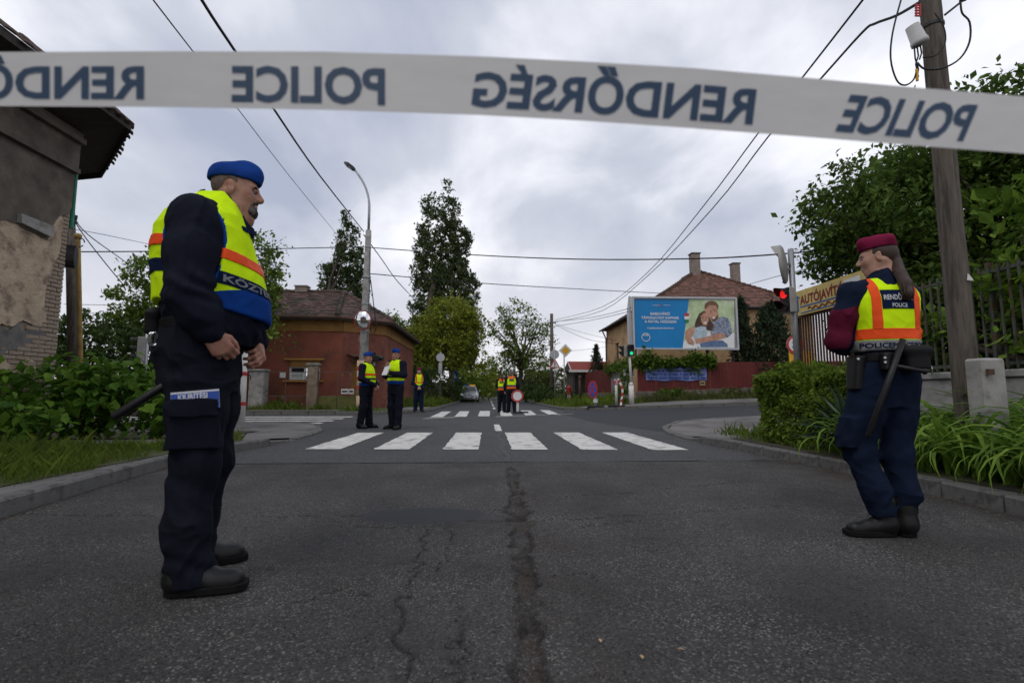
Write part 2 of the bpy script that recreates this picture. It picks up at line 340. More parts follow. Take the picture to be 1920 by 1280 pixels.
near = nmesh('carriageway', V, Fq, MT['asphalt_near'], attrs={'dirt': dirt, 'patch': patch, 'crack': crk}); tag(near, kind='structure')
g = MB(); g.add([(-4.1, -40, 0), (4.1, -40, 0), (4.1, .7, 0), (-4.1, .7, 0)], [(0, 1, 2, 3)]); tag(g.build('carriageway_behind', MT['asphalt_near']), kind='structure')

# junction and main road beyond ---------------------------------------------------------
def grid_sheet(name, xs, ys, m, dz=0.0, zf=gz, noise=0):
    X, Y = np.meshgrid(xs, ys); v = np.stack([X.ravel(), Y.ravel(), np.zeros(X.size)], 1)
    v[:, 2] = [zf(a, b)+dz for a, b in v[:, :2]]
    nx, ny = len(xs), len(ys); I = (np.arange(ny-1)[:, None]*nx+np.arange(nx-1)[None]).ravel()
    return nmesh(name, v, np.stack([I, I+1, I+nx+1, I+nx], 1), m)
tag(grid_sheet('junction', np.concatenate([[-70, -20], np.arange(-8, 22, .75), [40, 70]]), np.concatenate([np.linspace(JY, 24.5, 40)]), MT['asphalt_mid']), kind='structure')
tag(grid_sheet('main_road', np.array([-5, 5.]), np.array([24.5, 60, 120, 260]), MT['asphalt_mid'], zf=lambda a, b: 0), kind='structure')
# new dark asphalt in the side street, with a slanting edge
rows = []
for k in range(9):
    t = k/8; yy = 10.9+t*(22.6-10.9); xl = np.interp(yy, [10.9, 11.6, 13.5, 16, 20, 22.6], [3.7, 3.55, 3.15, 2.95, 3.0, 3.4]); rows.append([(xl+(55-xl)*s, yy) for s in (0, .03, .06, .1, .15, .2, .3, .5, 1)])
g = MB(); n = 9
g.add([(a, b, gz(a, b)+.004) for r in rows for a, b in r], [(i*n+j, i*n+j+1, (i+1)*n+j+1, (i+1)*n+j) for i in range(8) for j in range(8)])
tag(g.build('side_street', MT['asphalt_new']), kind='structure')

# pavements (raised blocks) ---------------------------------------------------------------
KH = .125
NLk = [(-3.1, -30), (-3.1, 1), (-3.16, 3.49), (-3.39, 4.48), (-3.6, 6), (-3.56, 7.2), (-3.42, 7.9), (-3.36, 9.6), (-3.5, 11), (-3.9, 12.0), (-4.7, 12.6), (-6, 12.8), (-60, 12.9)]
NRk = [(3.5, -30), (3.5, 1), (3.56, 3.24), (3.69, 5.03), (3.6, 7.08), (3.5, 8.43), (3.66, 10.2), (4.05, 11.6), (4.9, 12.6), (6.5, 13.1), (9, 13.3), (14, 13.4), (20, 13.4), (50, 13.4)]
FLk = [(-60, 19.4), (-12, 19.4), (-5.5, 19.45), (-4.2, 19.6), (-3.2, 20.2), (-2.65, 21.3), (-2.5, 23), (-2.5, 40), (-2.7, 220)]
FRk = [(3.7, 220), (3.6, 40), (3.55, 26), (3.75, 24.4), (4.3, 23.4), (5.2, 22.9), (6.5, 22.75), (9, 22.7), (12, 22.7), (16, 22.7), (22, 22.7), (50, 22.7)]
def resample(pts, step):
    pts = [np.array(p, float) for p in pts]; out = [pts[0]]; acc = 0
    seg = [np.linalg.norm(b-a) for a, b in zip(pts[:-1], pts[1:])]; tot = sum(seg); n = int(tot/step); cum = np.concatenate([[0], np.cumsum(seg)])
    for k in range(1, n+1):
        s = min(k*tot/n, tot-1e-6); i = int(np.searchsorted(cum, s, side='right')-1); i = min(i, len(seg)-1); out.append(pts[i]+(pts[i+1]-pts[i])*((s-cum[i])/seg[i]))
    return out
def drop(x, y):  # kerbs are lowered at the crossing
    return KH-.085*float(sstep(7.9, 8.8, y)*(1-sstep(11.2, 12.4, y)))
def far_lift(x, y):
    return float(.14*sstep(1.0, 6, x-4)*sstep(23, 26, y)) if y > 22 else 0
def block(name, kerb, back, m, inset=.14):
    fr = []
    for a, b in kerb: fr.append((a, b))
    g = MB(); ts = (0, .02, .05, .09, .14, .2, .3, .5, 1); n = len(ts)
    for (a, b), (c, d) in zip(fr, back):
        dx, dy = c-a, d-b; L = math.hypot(dx, dy) or 1
        for t in ts:
            t2 = inset/L+(1-inset/L)*t if L > 1 else t; x, y = a+dx*t2, b+dy*t2; g.v.append((x, y, gz(x, y)+drop(x, y)-.004+far_lift(x, y)))
    for i in range(len(fr)-1):
        for j in range(n-1): g.f.append((i*n+j, i*n+j+1, (i+1)*n+j+1, (i+1)*n+j)); g.mi.append(0)
    return tag(g.build(name, m), kind='structure')
def dense(k, s=.9): return [tuple(p) for p in resample(k, s)]
NLd = dense([p for p in NLk], 1.0); block('pavement', NLd, [(-60, max(-30, min(13, b))) for a, b in NLd], MT['pavement'])
NRd = dense(NRk, 1.0); block('pavement_right', NRd, [(60, max(-30, min(13.41, b))) for a, b in NRd], MT['pavement'])
FLd = dense(FLk, 1.5); block('pavement_far_left', FLd, [(-60, max(19.4, b)) for a, b in FLd], MT['verge'])
FRd = dense(FRk, 1.5); block('pavement_far_right', FRd, [(60, max(22.7, b)) for a, b in FRd], MT['verge'])
# kerb stones, one by one
def kerb_mesh(L):
    g = MB(); g.box((0, 0, -.13), (L-.012, .15, .26)); o = g.build('kerb_stone', MT['kerb_stone'], bevel=.018); me = o.data; bpy.data.objects.remove(o); return me
def kerb_line(name, line, step, side, ymin, ymax, ext=None):
    st = root(name, None, None); tag(st, kind='structure'); me = kerb_mesh(step); pts = resample(line, step)
    for a, b in zip(pts[:-1], pts[1:]):
        m = (a+b)/2
        if not (ymin < m[1] < ymax) or abs(m[0]) > 24: continue
        d = b-a; o = bpy.data.objects.new('kerb_stone', me); COL.objects.link(o); o.parent = st; nrm = np.array([-d[1], d[0]])/np.linalg.norm(d)*side
        c = m+nrm*.075; o.location = (c[0], c[1], gz(*c)+drop(*c)+far_lift(*m)*0+random.uniform(-.006, .004))
        sl_ = (gz(*b)+drop(*b)-gz(*a)-drop(*a))/np.linalg.norm(d)
        o.rotation_euler = (random.uniform(-.015, .015), -math.atan(sl_), math.atan2(d[1], d[0])+random.uniform(-.008, .008)); o.scale = (np.linalg.norm(d)/step, 1, 1)
kerb_line('kerb_left', NLk, 1.0, 1, .5, 30)
kerb_line('kerb_right', NRk, .52, -1, .5, 30)
kerb_line('kerb_far_left', FLk, 1.0, 1, 15, 60)
kerb_line('kerb_far_right', FRk, 1.0, 1, 15, 60)
def patch_sheet(name, quad, m, dz, nu=8, nv=8, jit=.0, base=None, kind='structure', h=lambda x, y: gz(x, y)+drop(x, y)+far_lift(x, y)):
    g = MB(); q = [np.array(p, float) for p in quad]; r = np.random.default_rng(len(name))
    for i in range(nu+1):
        for j in range(nv+1):
            u, v = i/nu, j/nv; p = q[0]*(1-u)*(1-v)+q[1]*u*(1-v)+q[2]*u*v+q[3]*(1-u)*v
            if jit and (i in (0, nu) or j in (0, nv)): p = p+r.normal(0, jit, 2)
            g.v.append((p[0], p[1], h(*p)+dz))
    n = nv+1; g.f = [(i*n+j, (i+1)*n+j, (i+1)*n+j+1, i*n+j+1) for i in range(nu) for j in range(nv)]; g.mi = [0]*len(g.f)
    return tag(g.build(name, m), kind=kind)
patch_sheet('verge_left', [(-3.3, -6), (-3.72, 6.7), (-9.5, 6.5), (-12, -6)], MT['verge'], .003, 14, 10, .02)
patch_sheet('bed_left', [(-4.6, 8.2), (-4.7, 10.6), (-16, 10.8), (-16, 7.6)], MT['soil'], .012, 8, 8, .03)
patch_sheet('bed_right', [(3.72, -5), (3.78, 7.7), (6.55, 8.0), (6.55, -5)], MT['soil'], .003, 16, 8, .02)
patch_sheet('footpath_far_left', [(-30, 19.6), (-3.4, 20.4), (-3.4, 21.4), (-30, 21.2)], MT['pavement'], .008, 14, 3, .02)
patch_sheet('footpath_far_left_corner', [(-3.9, 20.3), (-2.75, 21.6), (-2.72, 25.5), (-4.0, 25.5)], MT['pavement'], .013, 4, 4, .02)
patch_sheet('footpath_far_right', [(4.6, 23.2), (30, 22.95), (30, 24.6), (4.5, 25.3)], MT['pavement'], .01, 14, 3, .03)
# joints and painted markings --------------------------------------------------------------
def marking(name, quad, parent, m=MT['road_paint'], dz=.008, jit=.007, nu=8, nv=22):
    o = patch_sheet(name, quad, m, dz, nu, nv, jit, h=lambda x, y: gz(x, y)); del o['kind']; o.parent = parent; return o
def zebra(name, label_, quads):
    z_ = root(name, None, None); tag(z_, kind='structure')
    for q in quads: marking('stripe', q, z_)
def g2(x, y): p = G(x, y); return (p.x, p.y)
nz = []
for k in range(6):
    x0 = -2.68+1.012*k+.0; y0 = 7.55-.07*k; y1 = 10.62-.04*k; s = .53
    nz.append([(x0, y0), (x0+s, y0-.02), (x0+s, y1-.02), (x0, y1)])
zebra('zebra_crossing_near', '', nz)
zebra('zebra_crossing_far', '', [[g2(x0, 782-k*.8), g2(x1, 782-k*.8), g2(x3, 771.5-k*.5), g2(x2, 771.5-k*.5)] for k, (x0, x1, x2, x3) in enumerate([(806, 830, 829, 846), (852, 875, 862, 880), (896, 918, 900, 919), (939, 962, 937, 955), (986, 1008, 976, 995), (1030, 1052, 1012, 1030)])])
zebra('zebra_crossing_left', '', [[(-30, y0), (-4.5-.06*k, y0), (-4.55-.06*k, y0+.5), (-30, y0+.5)] for k, y0 in enumerate((13.75, 14.95, 16.2, 17.5))])
zebra('stop_line_right', '', [[g2(1275, 802), g2(1360, 799), g2(1385, 795), g2(1290, 799)]])
ln = root('centre_line', None, None); tag(ln, kind='structure')
marking('dash', [(.17, 10.95), (.32, 10.95), (.30, 13.2), (.16, 13.2)], ln, jit=.01)
for k in range(12): marking('dash', [(.28, 26+k*6), (.41, 26+k*6), (.41, 29+k*6), (.28, 29+k*6)], ln, jit=0.0, nu=2, nv=2)
ee = root('old_edge_strip', None, None); tag(ee, kind='structure')
marking('strip', [g2(790, 786), g2(850, 783.6), g2(862, 781), g2(800, 783.4)], ee, MT['joint_concrete'])
marking('strip', [g2(930, 782), g2(1070, 776.6), g2(1078, 775.4), g2(930, 780.4)], ee, MT['joint_concrete'])
cj = root('sealed_joint', None, None); tag(cj, kind='structure')
M('tar', (.02, .02, .021), .55, .2, 10, .3, 60)
tj = MB(); rr = np.random.default_rng(5); yy = JY; pts = []
for k in range(60):
    yy = JY+.05+k*.27; pts.append((.235+.03*math.sin(k*.9)+rr.normal(0, .012)+.0, yy, .03+abs(rr.normal(0, .012))))
for a, b in zip(pts[:-1], pts[1:]): tj.add([(a[0]-a[2], a[1], .0045), (a[0]+a[2], a[1], .0045), (b[0]+b[2], b[1], .0045), (b[0]-b[2], b[1], .0045)], [(0, 1, 2, 3)])
tj.build('seam', MT['tar'], cj)
tj = MB(); pts = [(-3.4+k*.14, JY+rr.normal(0, .006), .012+abs(rr.normal(0, .006))) for k in range(50)]
for a, b in zip(pts[:-1], pts[1:]): tj.add([(a[0], a[1]-a[2], .0055), (b[0], b[1]-b[2], .0055), (b[0], b[1]+b[2], .0055), (a[0], a[1]+a[2], .0055)], [(0, 1, 2, 3)])
tj.build('seam', MT['tar'], cj)

# grit and plant litter collected along the kerbs
M('litter', (.16, .115, .07), .95, .5, 30, 0, col2=(.3, .25, .17), c2scale=60)
rl_ = np.random.default_rng(17); LV = []; LF = []
for line, sgn, cnt in ((NLk, 1, 900), (NRk, -1, 1100)):
    for k in range(cnt):
        y = rl_.uniform(1.5, 9); x = np.interp(y, [q[1] for q in line[:8]], [q[0] for q in line[:8]])+sgn*abs(rl_.normal(.02, .13)); a = rl_.uniform(0, 6.3); L = .004+.012*rl_.random()**3; w = L*rl_.uniform(.15, .6); c, s_ = math.cos(a), math.sin(a); z0 = .007+rl_.random()*.006; b = len(LV)
        LV += [(x+c*L, y+s_*L, z0), (x-s_*w, y+c*w, z0+.003), (x-c*L, y-s_*L, z0), (x+s_*w, y-c*w, z0+.002)]; LF.append((b, b+1, b+2, b+3))
tag(nmesh('gutter_litter', np.array(LV), np.array(LF), MT['litter'], None, False), 'dry plant litter and grit along both kerbs', 'litter', kind='stuff')
# ================================================================== buildings
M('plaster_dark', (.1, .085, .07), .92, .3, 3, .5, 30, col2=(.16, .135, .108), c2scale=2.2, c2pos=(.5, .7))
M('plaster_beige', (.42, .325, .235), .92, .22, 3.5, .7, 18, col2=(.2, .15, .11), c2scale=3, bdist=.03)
M('plaster_grey', (.13, .12, .115), .92, .3, 6, .6, 30)
M('brick_wash', (.28, .225, .175), .92, .2, 7, .5, 40, col2=(.25, .17, .125), c2scale=3, c2pos=(.54, .68))
M('mortar', (.215, .18, .145), .95, .25, 10, .6, 50)
M('soffit_wood', (.05, .043, .038), .85, .3, 4, .3, 40, stretch=(1, 8, 1))
M('tile_old', (.10, .058, .045), .9, .35, 5, .4, 40, attr='var', col2=(.055, .05, .04), c2scale=1.5)
M('tile_house', (.125, .083, .07), .9, .3, 3, .3, 30, attr='var', col2=(.075, .062, .052), c2scale=.8)
M('tile_right', (.135, .07, .052), .9, .25, 3, .3, 30, attr='var')
M('green_pipe', (.02, .17, .1), .5, .2, 8, .05)
M('red_wall', (.19, .06, .036), .9, .2, 1.2, .25, 30, col2=(.12, .046, .032), c2scale=.9)
M('red_wall_worn', (.17, .06, .042), .92, .25, 2.5, .4, 30, col2=(.3, .2, .15), c2scale=2.2, c2pos=(.56, .66))
M('ochre', (.24, .125, .036), .88, .15, 2, .2, 30, col2=(.17, .085, .03), c2scale=1.5)
M('ochre_bright', (.36, .19, .05), .85, .12, 4, .1)
M('paper', (.6, .6, .58), .8, .06, 6, .03)
M('ink', (.03, .03, .035), .8, .1, 6, 0)
M('pillar', (.2, .15, .105), .92, .28, 4, .5, 30, col2=(.3, .25, .19), c2scale=3)
M('green_sheet', (.10, .10, .025), .7, .25, 3, .15, 30, col2=(.06, .07, .02), c2scale=2)
M('wire_mesh', (.1, .075, .06), .7, .1, 8, 0)
M('house_yellow', (.46, .3, .16), .9, .12, 1.2, .2, 25, col2=(.3, .19, .1), c2scale=.8)
M('chimney', (.2, .165, .14), .92, .25, 5, .4, 30)
M('fence_red', (.115, .018, .016), .6, .16, 1.6, .08, 30, stretch=(1, 1, .3), col2=(.08, .016, .014), c2scale=1.2)
M('fence_base', (.15, .125, .105), .92, .3, 3, .4, 25, col2=(.09, .08, .065), c2scale=2)
M('grey_door', (.23, .225, .215), .8, .15, 2, .1, 30, col2=(.17, .16, .145), c2scale=2)
M('banner_blue', (.13, .18, .44), .7, .1, 3, .1, 20, col2=(.2, .25, .5), c2scale=2)
M('banner_ink', (.045, .07, .22), .8, .1, 3, 0)
M('garage_roof', (.21, .04, .03), .8, .12, 2, .1)
M('garage_wall', (.09, .078, .068), .9, .2, 2, .2)
M('trim_white', (.6, .58, .56), .7, .1, 5, .05)

def tiled(name, a, b, rb, ra, m, parent, cw=.2, ch=.19, seed=1, stuff=True):
    """roof slope: eave a->b, ridge ra->rb; every tile its own little slab, joined"""
    a, b, rb, ra = [np.array(q, float) for q in (a, b, rb, ra)]; r = np.random.default_rng(seed); L = np.linalg.norm((ra+rb)/2-(a+b)/2); rows = max(2, int(L/ch)); V = []; Fc = []; A = []
    n = np.cross(b-a, ra-a); n /= np.linalg.norm(n); n = n if n[2] > 0 else -n
    W_ = max(np.linalg.norm(b-a), np.linalg.norm(rb-ra)); ud = (b-a)/np.linalg.norm(b-a); ref = a
    for i in range(rows):
        t0, t1 = i/rows, min(1, (i+1.25)/rows); l0, r0 = a+(ra-a)*t0, b+(rb-b)*t0; l1, r1 = a+(ra-a)*t1, b+(rb-b)*t1
        s0, s1 = (l0-ref)@ud, (r0-ref)@ud; k0, k1 = math.floor(s0/cw-.5), math.ceil(s1/cw+.5); sag = .02*math.sin(i*1.3)
        q0, q1 = (l1-ref)@ud, (r1-ref)@ud
        for k in range(k0, k1+1):
            o_ = .5*cw*(i % 2); u0, u1 = k*cw+o_, (k+.96)*cw+o_
            c0, c1 = max(u0, s0), min(u1, s1); e0, e1 = max(u0, q0), min(u1, q1)
            if c1-c0 < .02 : continue
            if e1 < e0: e0 = e1 = min(max((u0+u1)/2, q0), q1)
            j = r.normal(0, .007); h0 = .045+j; h1 = .012+j*.3
            base0 = l0-ud*s0; base1 = l1-ud*q0; nv = len(V)
            V += [base0+ud*c0+n*h0, base0+ud*c1+n*h0, base1+ud*e1+n*h1, base1+ud*e0+n*h1, base0+ud*c0+n*(h0-.03), base0+ud*c1+n*(h0-.03)]
            Fc += [(nv, nv+1, nv+2, nv+3), (nv+4, nv+5, nv+1, nv)]; A += [float(r.uniform(0, 1))]*6
    o = nmesh(name, np.array(V), np.array(Fc), m, parent, smooth=False, attrs={'var': np.array(A)})
    if parent is not None:
        mi = rmat(parent).inverted(); o.data.transform(mi)
    if stuff: o['kind'] = 'stuff'
    return o
def wall(g, o, u, w, h, holes=(), th=.3, nrm=None, reveal=.18):
    """wall sheet with openings; o origin, u along, z up, nrm outwards. holes: (u0,u1,z0,z1)"""
    o, u = Vector(o), Vector(u).normalized(); nrm = Vector(nrm).normalized(); us = sorted({0, w, *[q for hh in holes for q in hh[:2]]}); zs = sorted({0, h, *[q for hh in holes for q in hh[2:]]})
    P = lambda a, z, d=0: o+u*a+Vector((0, 0, z))-nrm*d
    for u0, u1 in zip(us[:-1], us[1:]):
        for z0, z1 in zip(zs[:-1], zs[1:]):
            c = ((u0+u1)/2, (z0+z1)/2)
            if any(hh[0] < c[0] < hh[1] and hh[2] < c[1] < hh[3] for hh in holes): continue
            g.add([P(u0, z0), P(u1, z0), P(u1, z1), P(u0, z1)], [(0, 1, 2, 3)])
    for u0, u1, z0, z1 in holes:
        for a, b in (((u0, z0), (u1, z0)), ((u1, z0), (u1, z1)), ((u1, z1), (u0, z1)), ((u0, z1), (u0, z0))):
            g.add([P(*a), P(*b), P(*b, reveal), P(*a, reveal)], [(0, 1, 2, 3)])
    return g
# ------------------------------------------------------------------ old house at the left edge
CX, CY = -7.86, 9.0
oh = root('old_house', 'crumbling plastered old house with tiled eaves at the left edge', 'house', (CX, CY, 0))
XW = CX
def WL(px, py, off=0):
    d = ray(px, py); t = (XW+off)/d.x; return Vector((0, 0, CAMH))+d*t
corner = WL(113, 560); CY = corner.y
back = Vector((CX-5.5, CY+4.2, 0)); WH = 5.7
g = MB(); g.add([(CX, -8, 0), (CX, CY, 0), (CX, CY, WH), (CX, -8, WH)], [(0, 1, 2, 3)]); g.add([(CX, CY, 0), tuple(back), (back.x, back.y, WH), (CX, CY, WH)], [(0, 1, 2, 3)])
wl = g.build('wall', MT['mortar'], oh, world=True)
def slab(poly, m, name, th, off=0.0, n=3):
    """broken-edged layer of render on the wall, outline in picture points"""
    r = np.random.default_rng(len(poly)+int(th*1000)); pts = []
    for i, p in enumerate(poly):
        q = poly[(i+1) % len(poly)]
        for k in range(n): pts.append((p[0]+(q[0]-p[0])*k/n+r.normal(0, 1.1 if k else 0), p[1]+(q[1]-p[1])*k/n+r.normal(0, 1.6 if k else 0)))
    g = MB(); P = [WL(*p, off) for p in pts]; P = [Vector((XW+off, min(p.y, CY), p.z)) for p in P]
    tri = tessellate_polygon([P]); top = [p+Vector((th, 0, 0)) for p in P]; nP = len(P)
    g.add(P+top, [(a+nP, b+nP, c+nP) for a, b, c in tri]+[(i, (i+1) % nP, (i+1) % nP+nP, i+nP) for i in range(nP)])
    return g.build(name, m, oh, world=True)
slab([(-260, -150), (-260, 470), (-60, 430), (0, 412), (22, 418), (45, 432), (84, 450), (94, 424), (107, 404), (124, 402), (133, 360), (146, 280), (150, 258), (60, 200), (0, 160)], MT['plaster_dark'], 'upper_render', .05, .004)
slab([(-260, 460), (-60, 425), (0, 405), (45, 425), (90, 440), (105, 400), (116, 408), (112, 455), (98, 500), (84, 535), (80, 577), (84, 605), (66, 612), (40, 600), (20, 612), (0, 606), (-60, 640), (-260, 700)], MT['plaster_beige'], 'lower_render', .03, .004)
slab([(-200, 650), (-60, 620), (0, 612), (15, 620), (28, 606), (45, 622), (62, 606), (80, 612), (86, 632), (70, 655), (58, 640), (45, 668), (25, 655), (0, 668), (-80, 700)], MT['plaster_grey'], 'patch', .022, .003)
slab([(-200, 700), (-40, 690), (0, 676), (30, 688), (52, 672), (72, 690), (60, 712), (34, 704), (14, 724), (-40, 740), (-200, 770)], MT['plaster_beige'], 'patch', .024, .0045)
slab([(28, 400), (90, 424), (91, 436), (84, 444), (28, 417)], MT['concrete'], 'ledge', .11, .02, 1)
r = np.random.default_rng(4); bme = MB().box((0, 0, 0), (.03, .245, .062)).build('brick', MT['brick_wash'], bevel=.006); bmesh_ = bme.data; bpy.data.objects.remove(bme)
hme = MB().box((0, 0, 0), (.03, .118, .062)).build('brick', MT['brick_wash'], bevel=.006); hmesh_ = hme.data; bpy.data.objects.remove(hme)
for c in range(58):
    zz = .06+c*.075; yy = CY-.002-(.0 if c % 2 else .0); k = 0; lim = 1.3 if zz < 1.62 else np.interp(zz, [1.62, 2.2, 3.0, 4.4], [.42, .42, .33, .2])
    first = c % 2
    while CY-yy < lim:
        w = .125 if (first and k == 0) else .25
        b = bpy.data.objects.new('brick', hmesh_ if w < .2 else bmesh_); COL.objects.link(b); b.parent = wl
        b.location = (r.uniform(.004, .014)+.004, yy-w/2+.004-oh.location.y, zz+r.normal(0, .002)); b.rotation_euler = (r.normal(0, .012), r.normal(0, .015), r.normal(0, .015)); yy -= w+.008; k += 1
g = MB()
for z0, z1, pr in ((4.93, 5.02, .1), (5.02, 5.5, .06), (5.5, 5.6, .16), (5.6, 5.72, .1)): g.box((CX+pr/2+.052, (CY-8)/2, (z0+z1)/2), (pr, CY+8, z1-z0-.002))
g.build('cornice', MT['plaster_dark'], oh, world=True)
T1 = D(245, 235, 9.1); T2 = D(190, 327, 11.2); EZ = T1.z
ea = Vector((T1.x, -8, EZ)); T2 = Vector((T2.x, T2.y, EZ)); T3 = Vector((back.x-2, T2.y+1.5, EZ))
g = MB()  # soffit boards and fascia
g.add([ea, T1, (CX-.2, CY-.1, EZ-.28), (CX-.2, -8, EZ-.28)], [(0, 1, 2, 3)]); g.add([T1, T2, (CX-.2, CY-.1, EZ-.28)], [(0, 1, 2)]); g.add([T2, T3, tuple(back+Vector((0, 0, EZ-.28))), (CX-.2, CY-.1, EZ-.28)], [(0, 1, 2, 3)])
for a, b in ((ea, T1), (T1, T2), (T2, T3)): g.bar(a-Vector((0, 0, .05)), b-Vector((0, 0, .05)), .03, .12)
sf = g.build('soffit', MT['soffit_wood'], oh, world=True)
RZ = EZ+3.2; g = MB(); rp = Vector((CX-4, CY-1.5, RZ)); rq = Vector((CX-4, -8, RZ)); up = Vector((0, 0, .04))
g.add([ea+up, T1+up, rp+up, rq+up], [(0, 1, 2, 3)]); g.add([T1+up, T2+up, rp+up], [(0, 1, 2)]); g.add([T2+up, T3+up, rp+up], [(0, 1, 2)])
rf = g.build('roof', MT['tile_old'], oh, world=True)
tm = MB(); tm.prism([(0, -.09, 0), (0, .09, 0), (0, .09, .02), (0, .04, .035), (0, -.04, .035), (0, -.09, .02)], (.4, 0, 0)); to = tm.build('roof_tile', MT['tile_old']); tme = to.data; bpy.data.objects.remove(to)
def tile_row(a, b, inward, drop_=.0, n=None):
    d = b-a; L = d.length; n = n or int(L/.235); d.normalize(); iw = Vector(inward).normalized()
    R = Matrix((iw, d, iw.cross(d))).transposed()
    if (R @ Vector((0, 0, 1))).z < 0: R = Matrix((iw, -d, -(iw.cross(d)))).transposed()
    for k in range(n):
        for row in range(2):
            o = bpy.data.objects.new('roof_tile', tme); COL.objects.link(o); o.parent = rf
            p = a+d*((k+.5)*L/n)-iw*(.09-.3*row+random.uniform(-.05, .04))+Vector((0, 0, .05+.02*row)); o.location = p-oh.location; e = R.to_euler(); o.rotation_euler = (e.x+random.uniform(-.04, .04), e.y+random.uniform(-.05, .05), e.z+random.uniform(-.05, .05))
tile_row(Vector((T1.x, 4, EZ)), T1, (-4/3.6, 0, .9)); tile_row(T1, T2, (-.9, -.55, .8))
g = MB(); g.tube([(CX-.0, CY+.08, 5.0), (CX+.01, CY+.08, 3.9)], .035, 8); g.build('downpipe', MT['green_pipe'], oh, world=True)
# round junction box / lamp on the corner
g = MB(); g.disc((CX-.12, CY+.1, 3.38), (1, .5, 0), .15, .2, 14, ry=.22); g.build('lamp_housing', MT['dark_metal'], oh, world=True)

# ------------------------------------------------------------------ red corner house
rh = root('corner_house', 'single storey dark red plastered corner house with brown tiled roof', 'house', (-6.6, 22.8, .1))
FY, EZ2, AX = 22.8, 4.22, -6.6
def WF(px, py, Y=FY): d = ray(px, py); return Vector((0, 0, CAMH))+d*(Y/d.y)
wa, wb = WF(540, 712), WF(601, 676); X0 = -13.3
g = MB(); wall(g, (X0, FY, 0), (1, 0, 0), AX-X0, 3.62, [(wa.x-X0, wb.x-X0, wa.z, wb.z)], nrm=(0, -1, 0)); g.build('front_wall', MT['red_wall'], rh, world=True)
CB = Vector((-5.0, 24.3, 0)); ca = Vector((AX, FY, 0)); cd = (CB-ca); cl = cd.length; cn = Vector((cd.y, -cd.x, 0)).normalized()
dh = (cl*.22, cl*.66, .05, 2.25)
g = MB(); wall(g, ca, cd, cl, 3.62, [dh], nrm=cn); g.build('corner_wall', MT['red_wall_worn'], rh, world=True)
g = MB(); wall(g, CB, (0, 1, 0), 9.2, 3.62, [(1.2, 2.2, 1.2, 2.5), (4.2, 5.2, 1.2, 2.5)], nrm=(1, 0, 0)); g.build('side_wall', MT['red_wall'], rh, world=True)
for a, b in ((Vector((X0, FY, 0)), ca), (ca, CB), (CB, CB+Vector((0, 9.2, 0)))):
    nn = Vector(((b-a).y, -(b-a).x, 0)).normalized(); g = MB(); g.bar(a+Vector((0, 0, 3.9))+nn*.0, b+Vector((0, 0, 3.9))+nn*.0, .10, .57); g.build('frieze', MT['ochre'], rh, world=True)
    g = MB(); q = (b-a).normalized(); a2 = a+nn*.0; g.bar(a2+nn*.02+Vector((0, 0, .36)), b+nn*.02+Vector((0, 0, .36)), .05, .72); g.build('plinth', MT['red_wall_worn'], rh, world=True)
g = MB(); g.prism([(X0, FY, 0), (X0, 30, 0), (X0, 30, 4.2), (X0, 26.4, 6.0), (X0, FY, 4.2)], (.2, 0, 0)); g.build('end_wall', MT['red_wall'], rh, world=True)
# door in the chamfer, awning
pt = lambda t, z, o=0: ca+cd*t+cn*o+Vector((0, 0, z))
g = MB(); g.add([pt(.22, .05, -.17), pt(.66, .05, -.17), pt(.66, 2.25, -.17), pt(.22, 2.25, -.17)], [(0, 1, 2, 3)]); dr = g.build('door', MT['ochre'], rh, world=True)
g = MB(); g.bar(pt(.44, .1, -.15), pt(.44, 2.2, -.15), .05, .03); g.build('door_stile', MT['rust'], dr, world=True)
g = MB(); N_ = 18
for k in range(N_):
    t0, t1 = .1+.8*k/N_, .1+.8*(k+1)/N_; zz = .03*(k % 2); g.add([pt(t0, 2.62, .02), pt(t1, 2.62, .02), pt(t1, 2.44+.03-zz, .75), pt(t0, 2.44+zz, .75)], [(0, 1, 2, 3)])
g.build('awning', MT['rust'], rh, world=True)
# window: frame, panes, lintel, sill, shutter box
fx0, fx1, fz0, fz1 = wa.x, wb.x, wa.z, wb.z
wn_ = MB(); Yf = FY+.13
for x in (fx0+.04, (fx0+fx1)/2, fx1-.04): wn_.box((x, Yf, (fz0+fz1)/2), (.08, .06, fz1-fz0))
for zq in (fz0+.03, fz1-.3): wn_.box(((fx0+fx1)/2, Yf-.002, zq), (fx1-fx0-.17, .05, .06))
win = wn_.build('window', MT['trim_white'], rh, world=True)
for x0, x1 in ((fx0, (fx0+fx1)/2), ((fx0+fx1)/2, fx1)):
    g = MB(); g.add([(x0+.08, Yf+.03, fz0), (x1-.05, Yf+.03, fz0), (x1-.05, Yf+.03, fz1), (x0+.08, Yf+.03, fz1)], [(0, 1, 2, 3)]); g.build('pane', MT['glass_dark'], win, world=True)
g = MB(); g.box(((fx0+fx1)/2, FY+.06, fz1-.14), (fx1-fx0-.05, .1, .28)); g.build('roller_box', MT['ochre'], win, world=True)
g = MB(); g.box(((fx0+fx1)/2, FY-.05, fz1+.06), (fx1-fx0+.35, .14, .07)); g.build('lintel', MT['ochre_bright'], win, world=True)
g = MB(); g.box(((fx0+fx1)/2, FY-.06, fz0-.05), (fx1-fx0+.35, .2, .07)); g.build('sill', MT['ochre_bright'], win, world=True)
for yo in (1.2, 4.2):
    g = MB(); g.box((CB.x-.12, CB.y+yo+.5, 1.85), (.05, .98, 1.28)); sw = g.build('window', MT['glass_dark'], rh, world=True)
    g = MB(); g.box((CB.x-.08, CB.y+yo+.5, 1.85), (.05, .07, 1.25)); g.box((CB.x+.03, CB.y+yo+.5, 1.16), (.12, 1.2, .07)); g.build('frame', MT['ochre_bright'], sw, world=True)
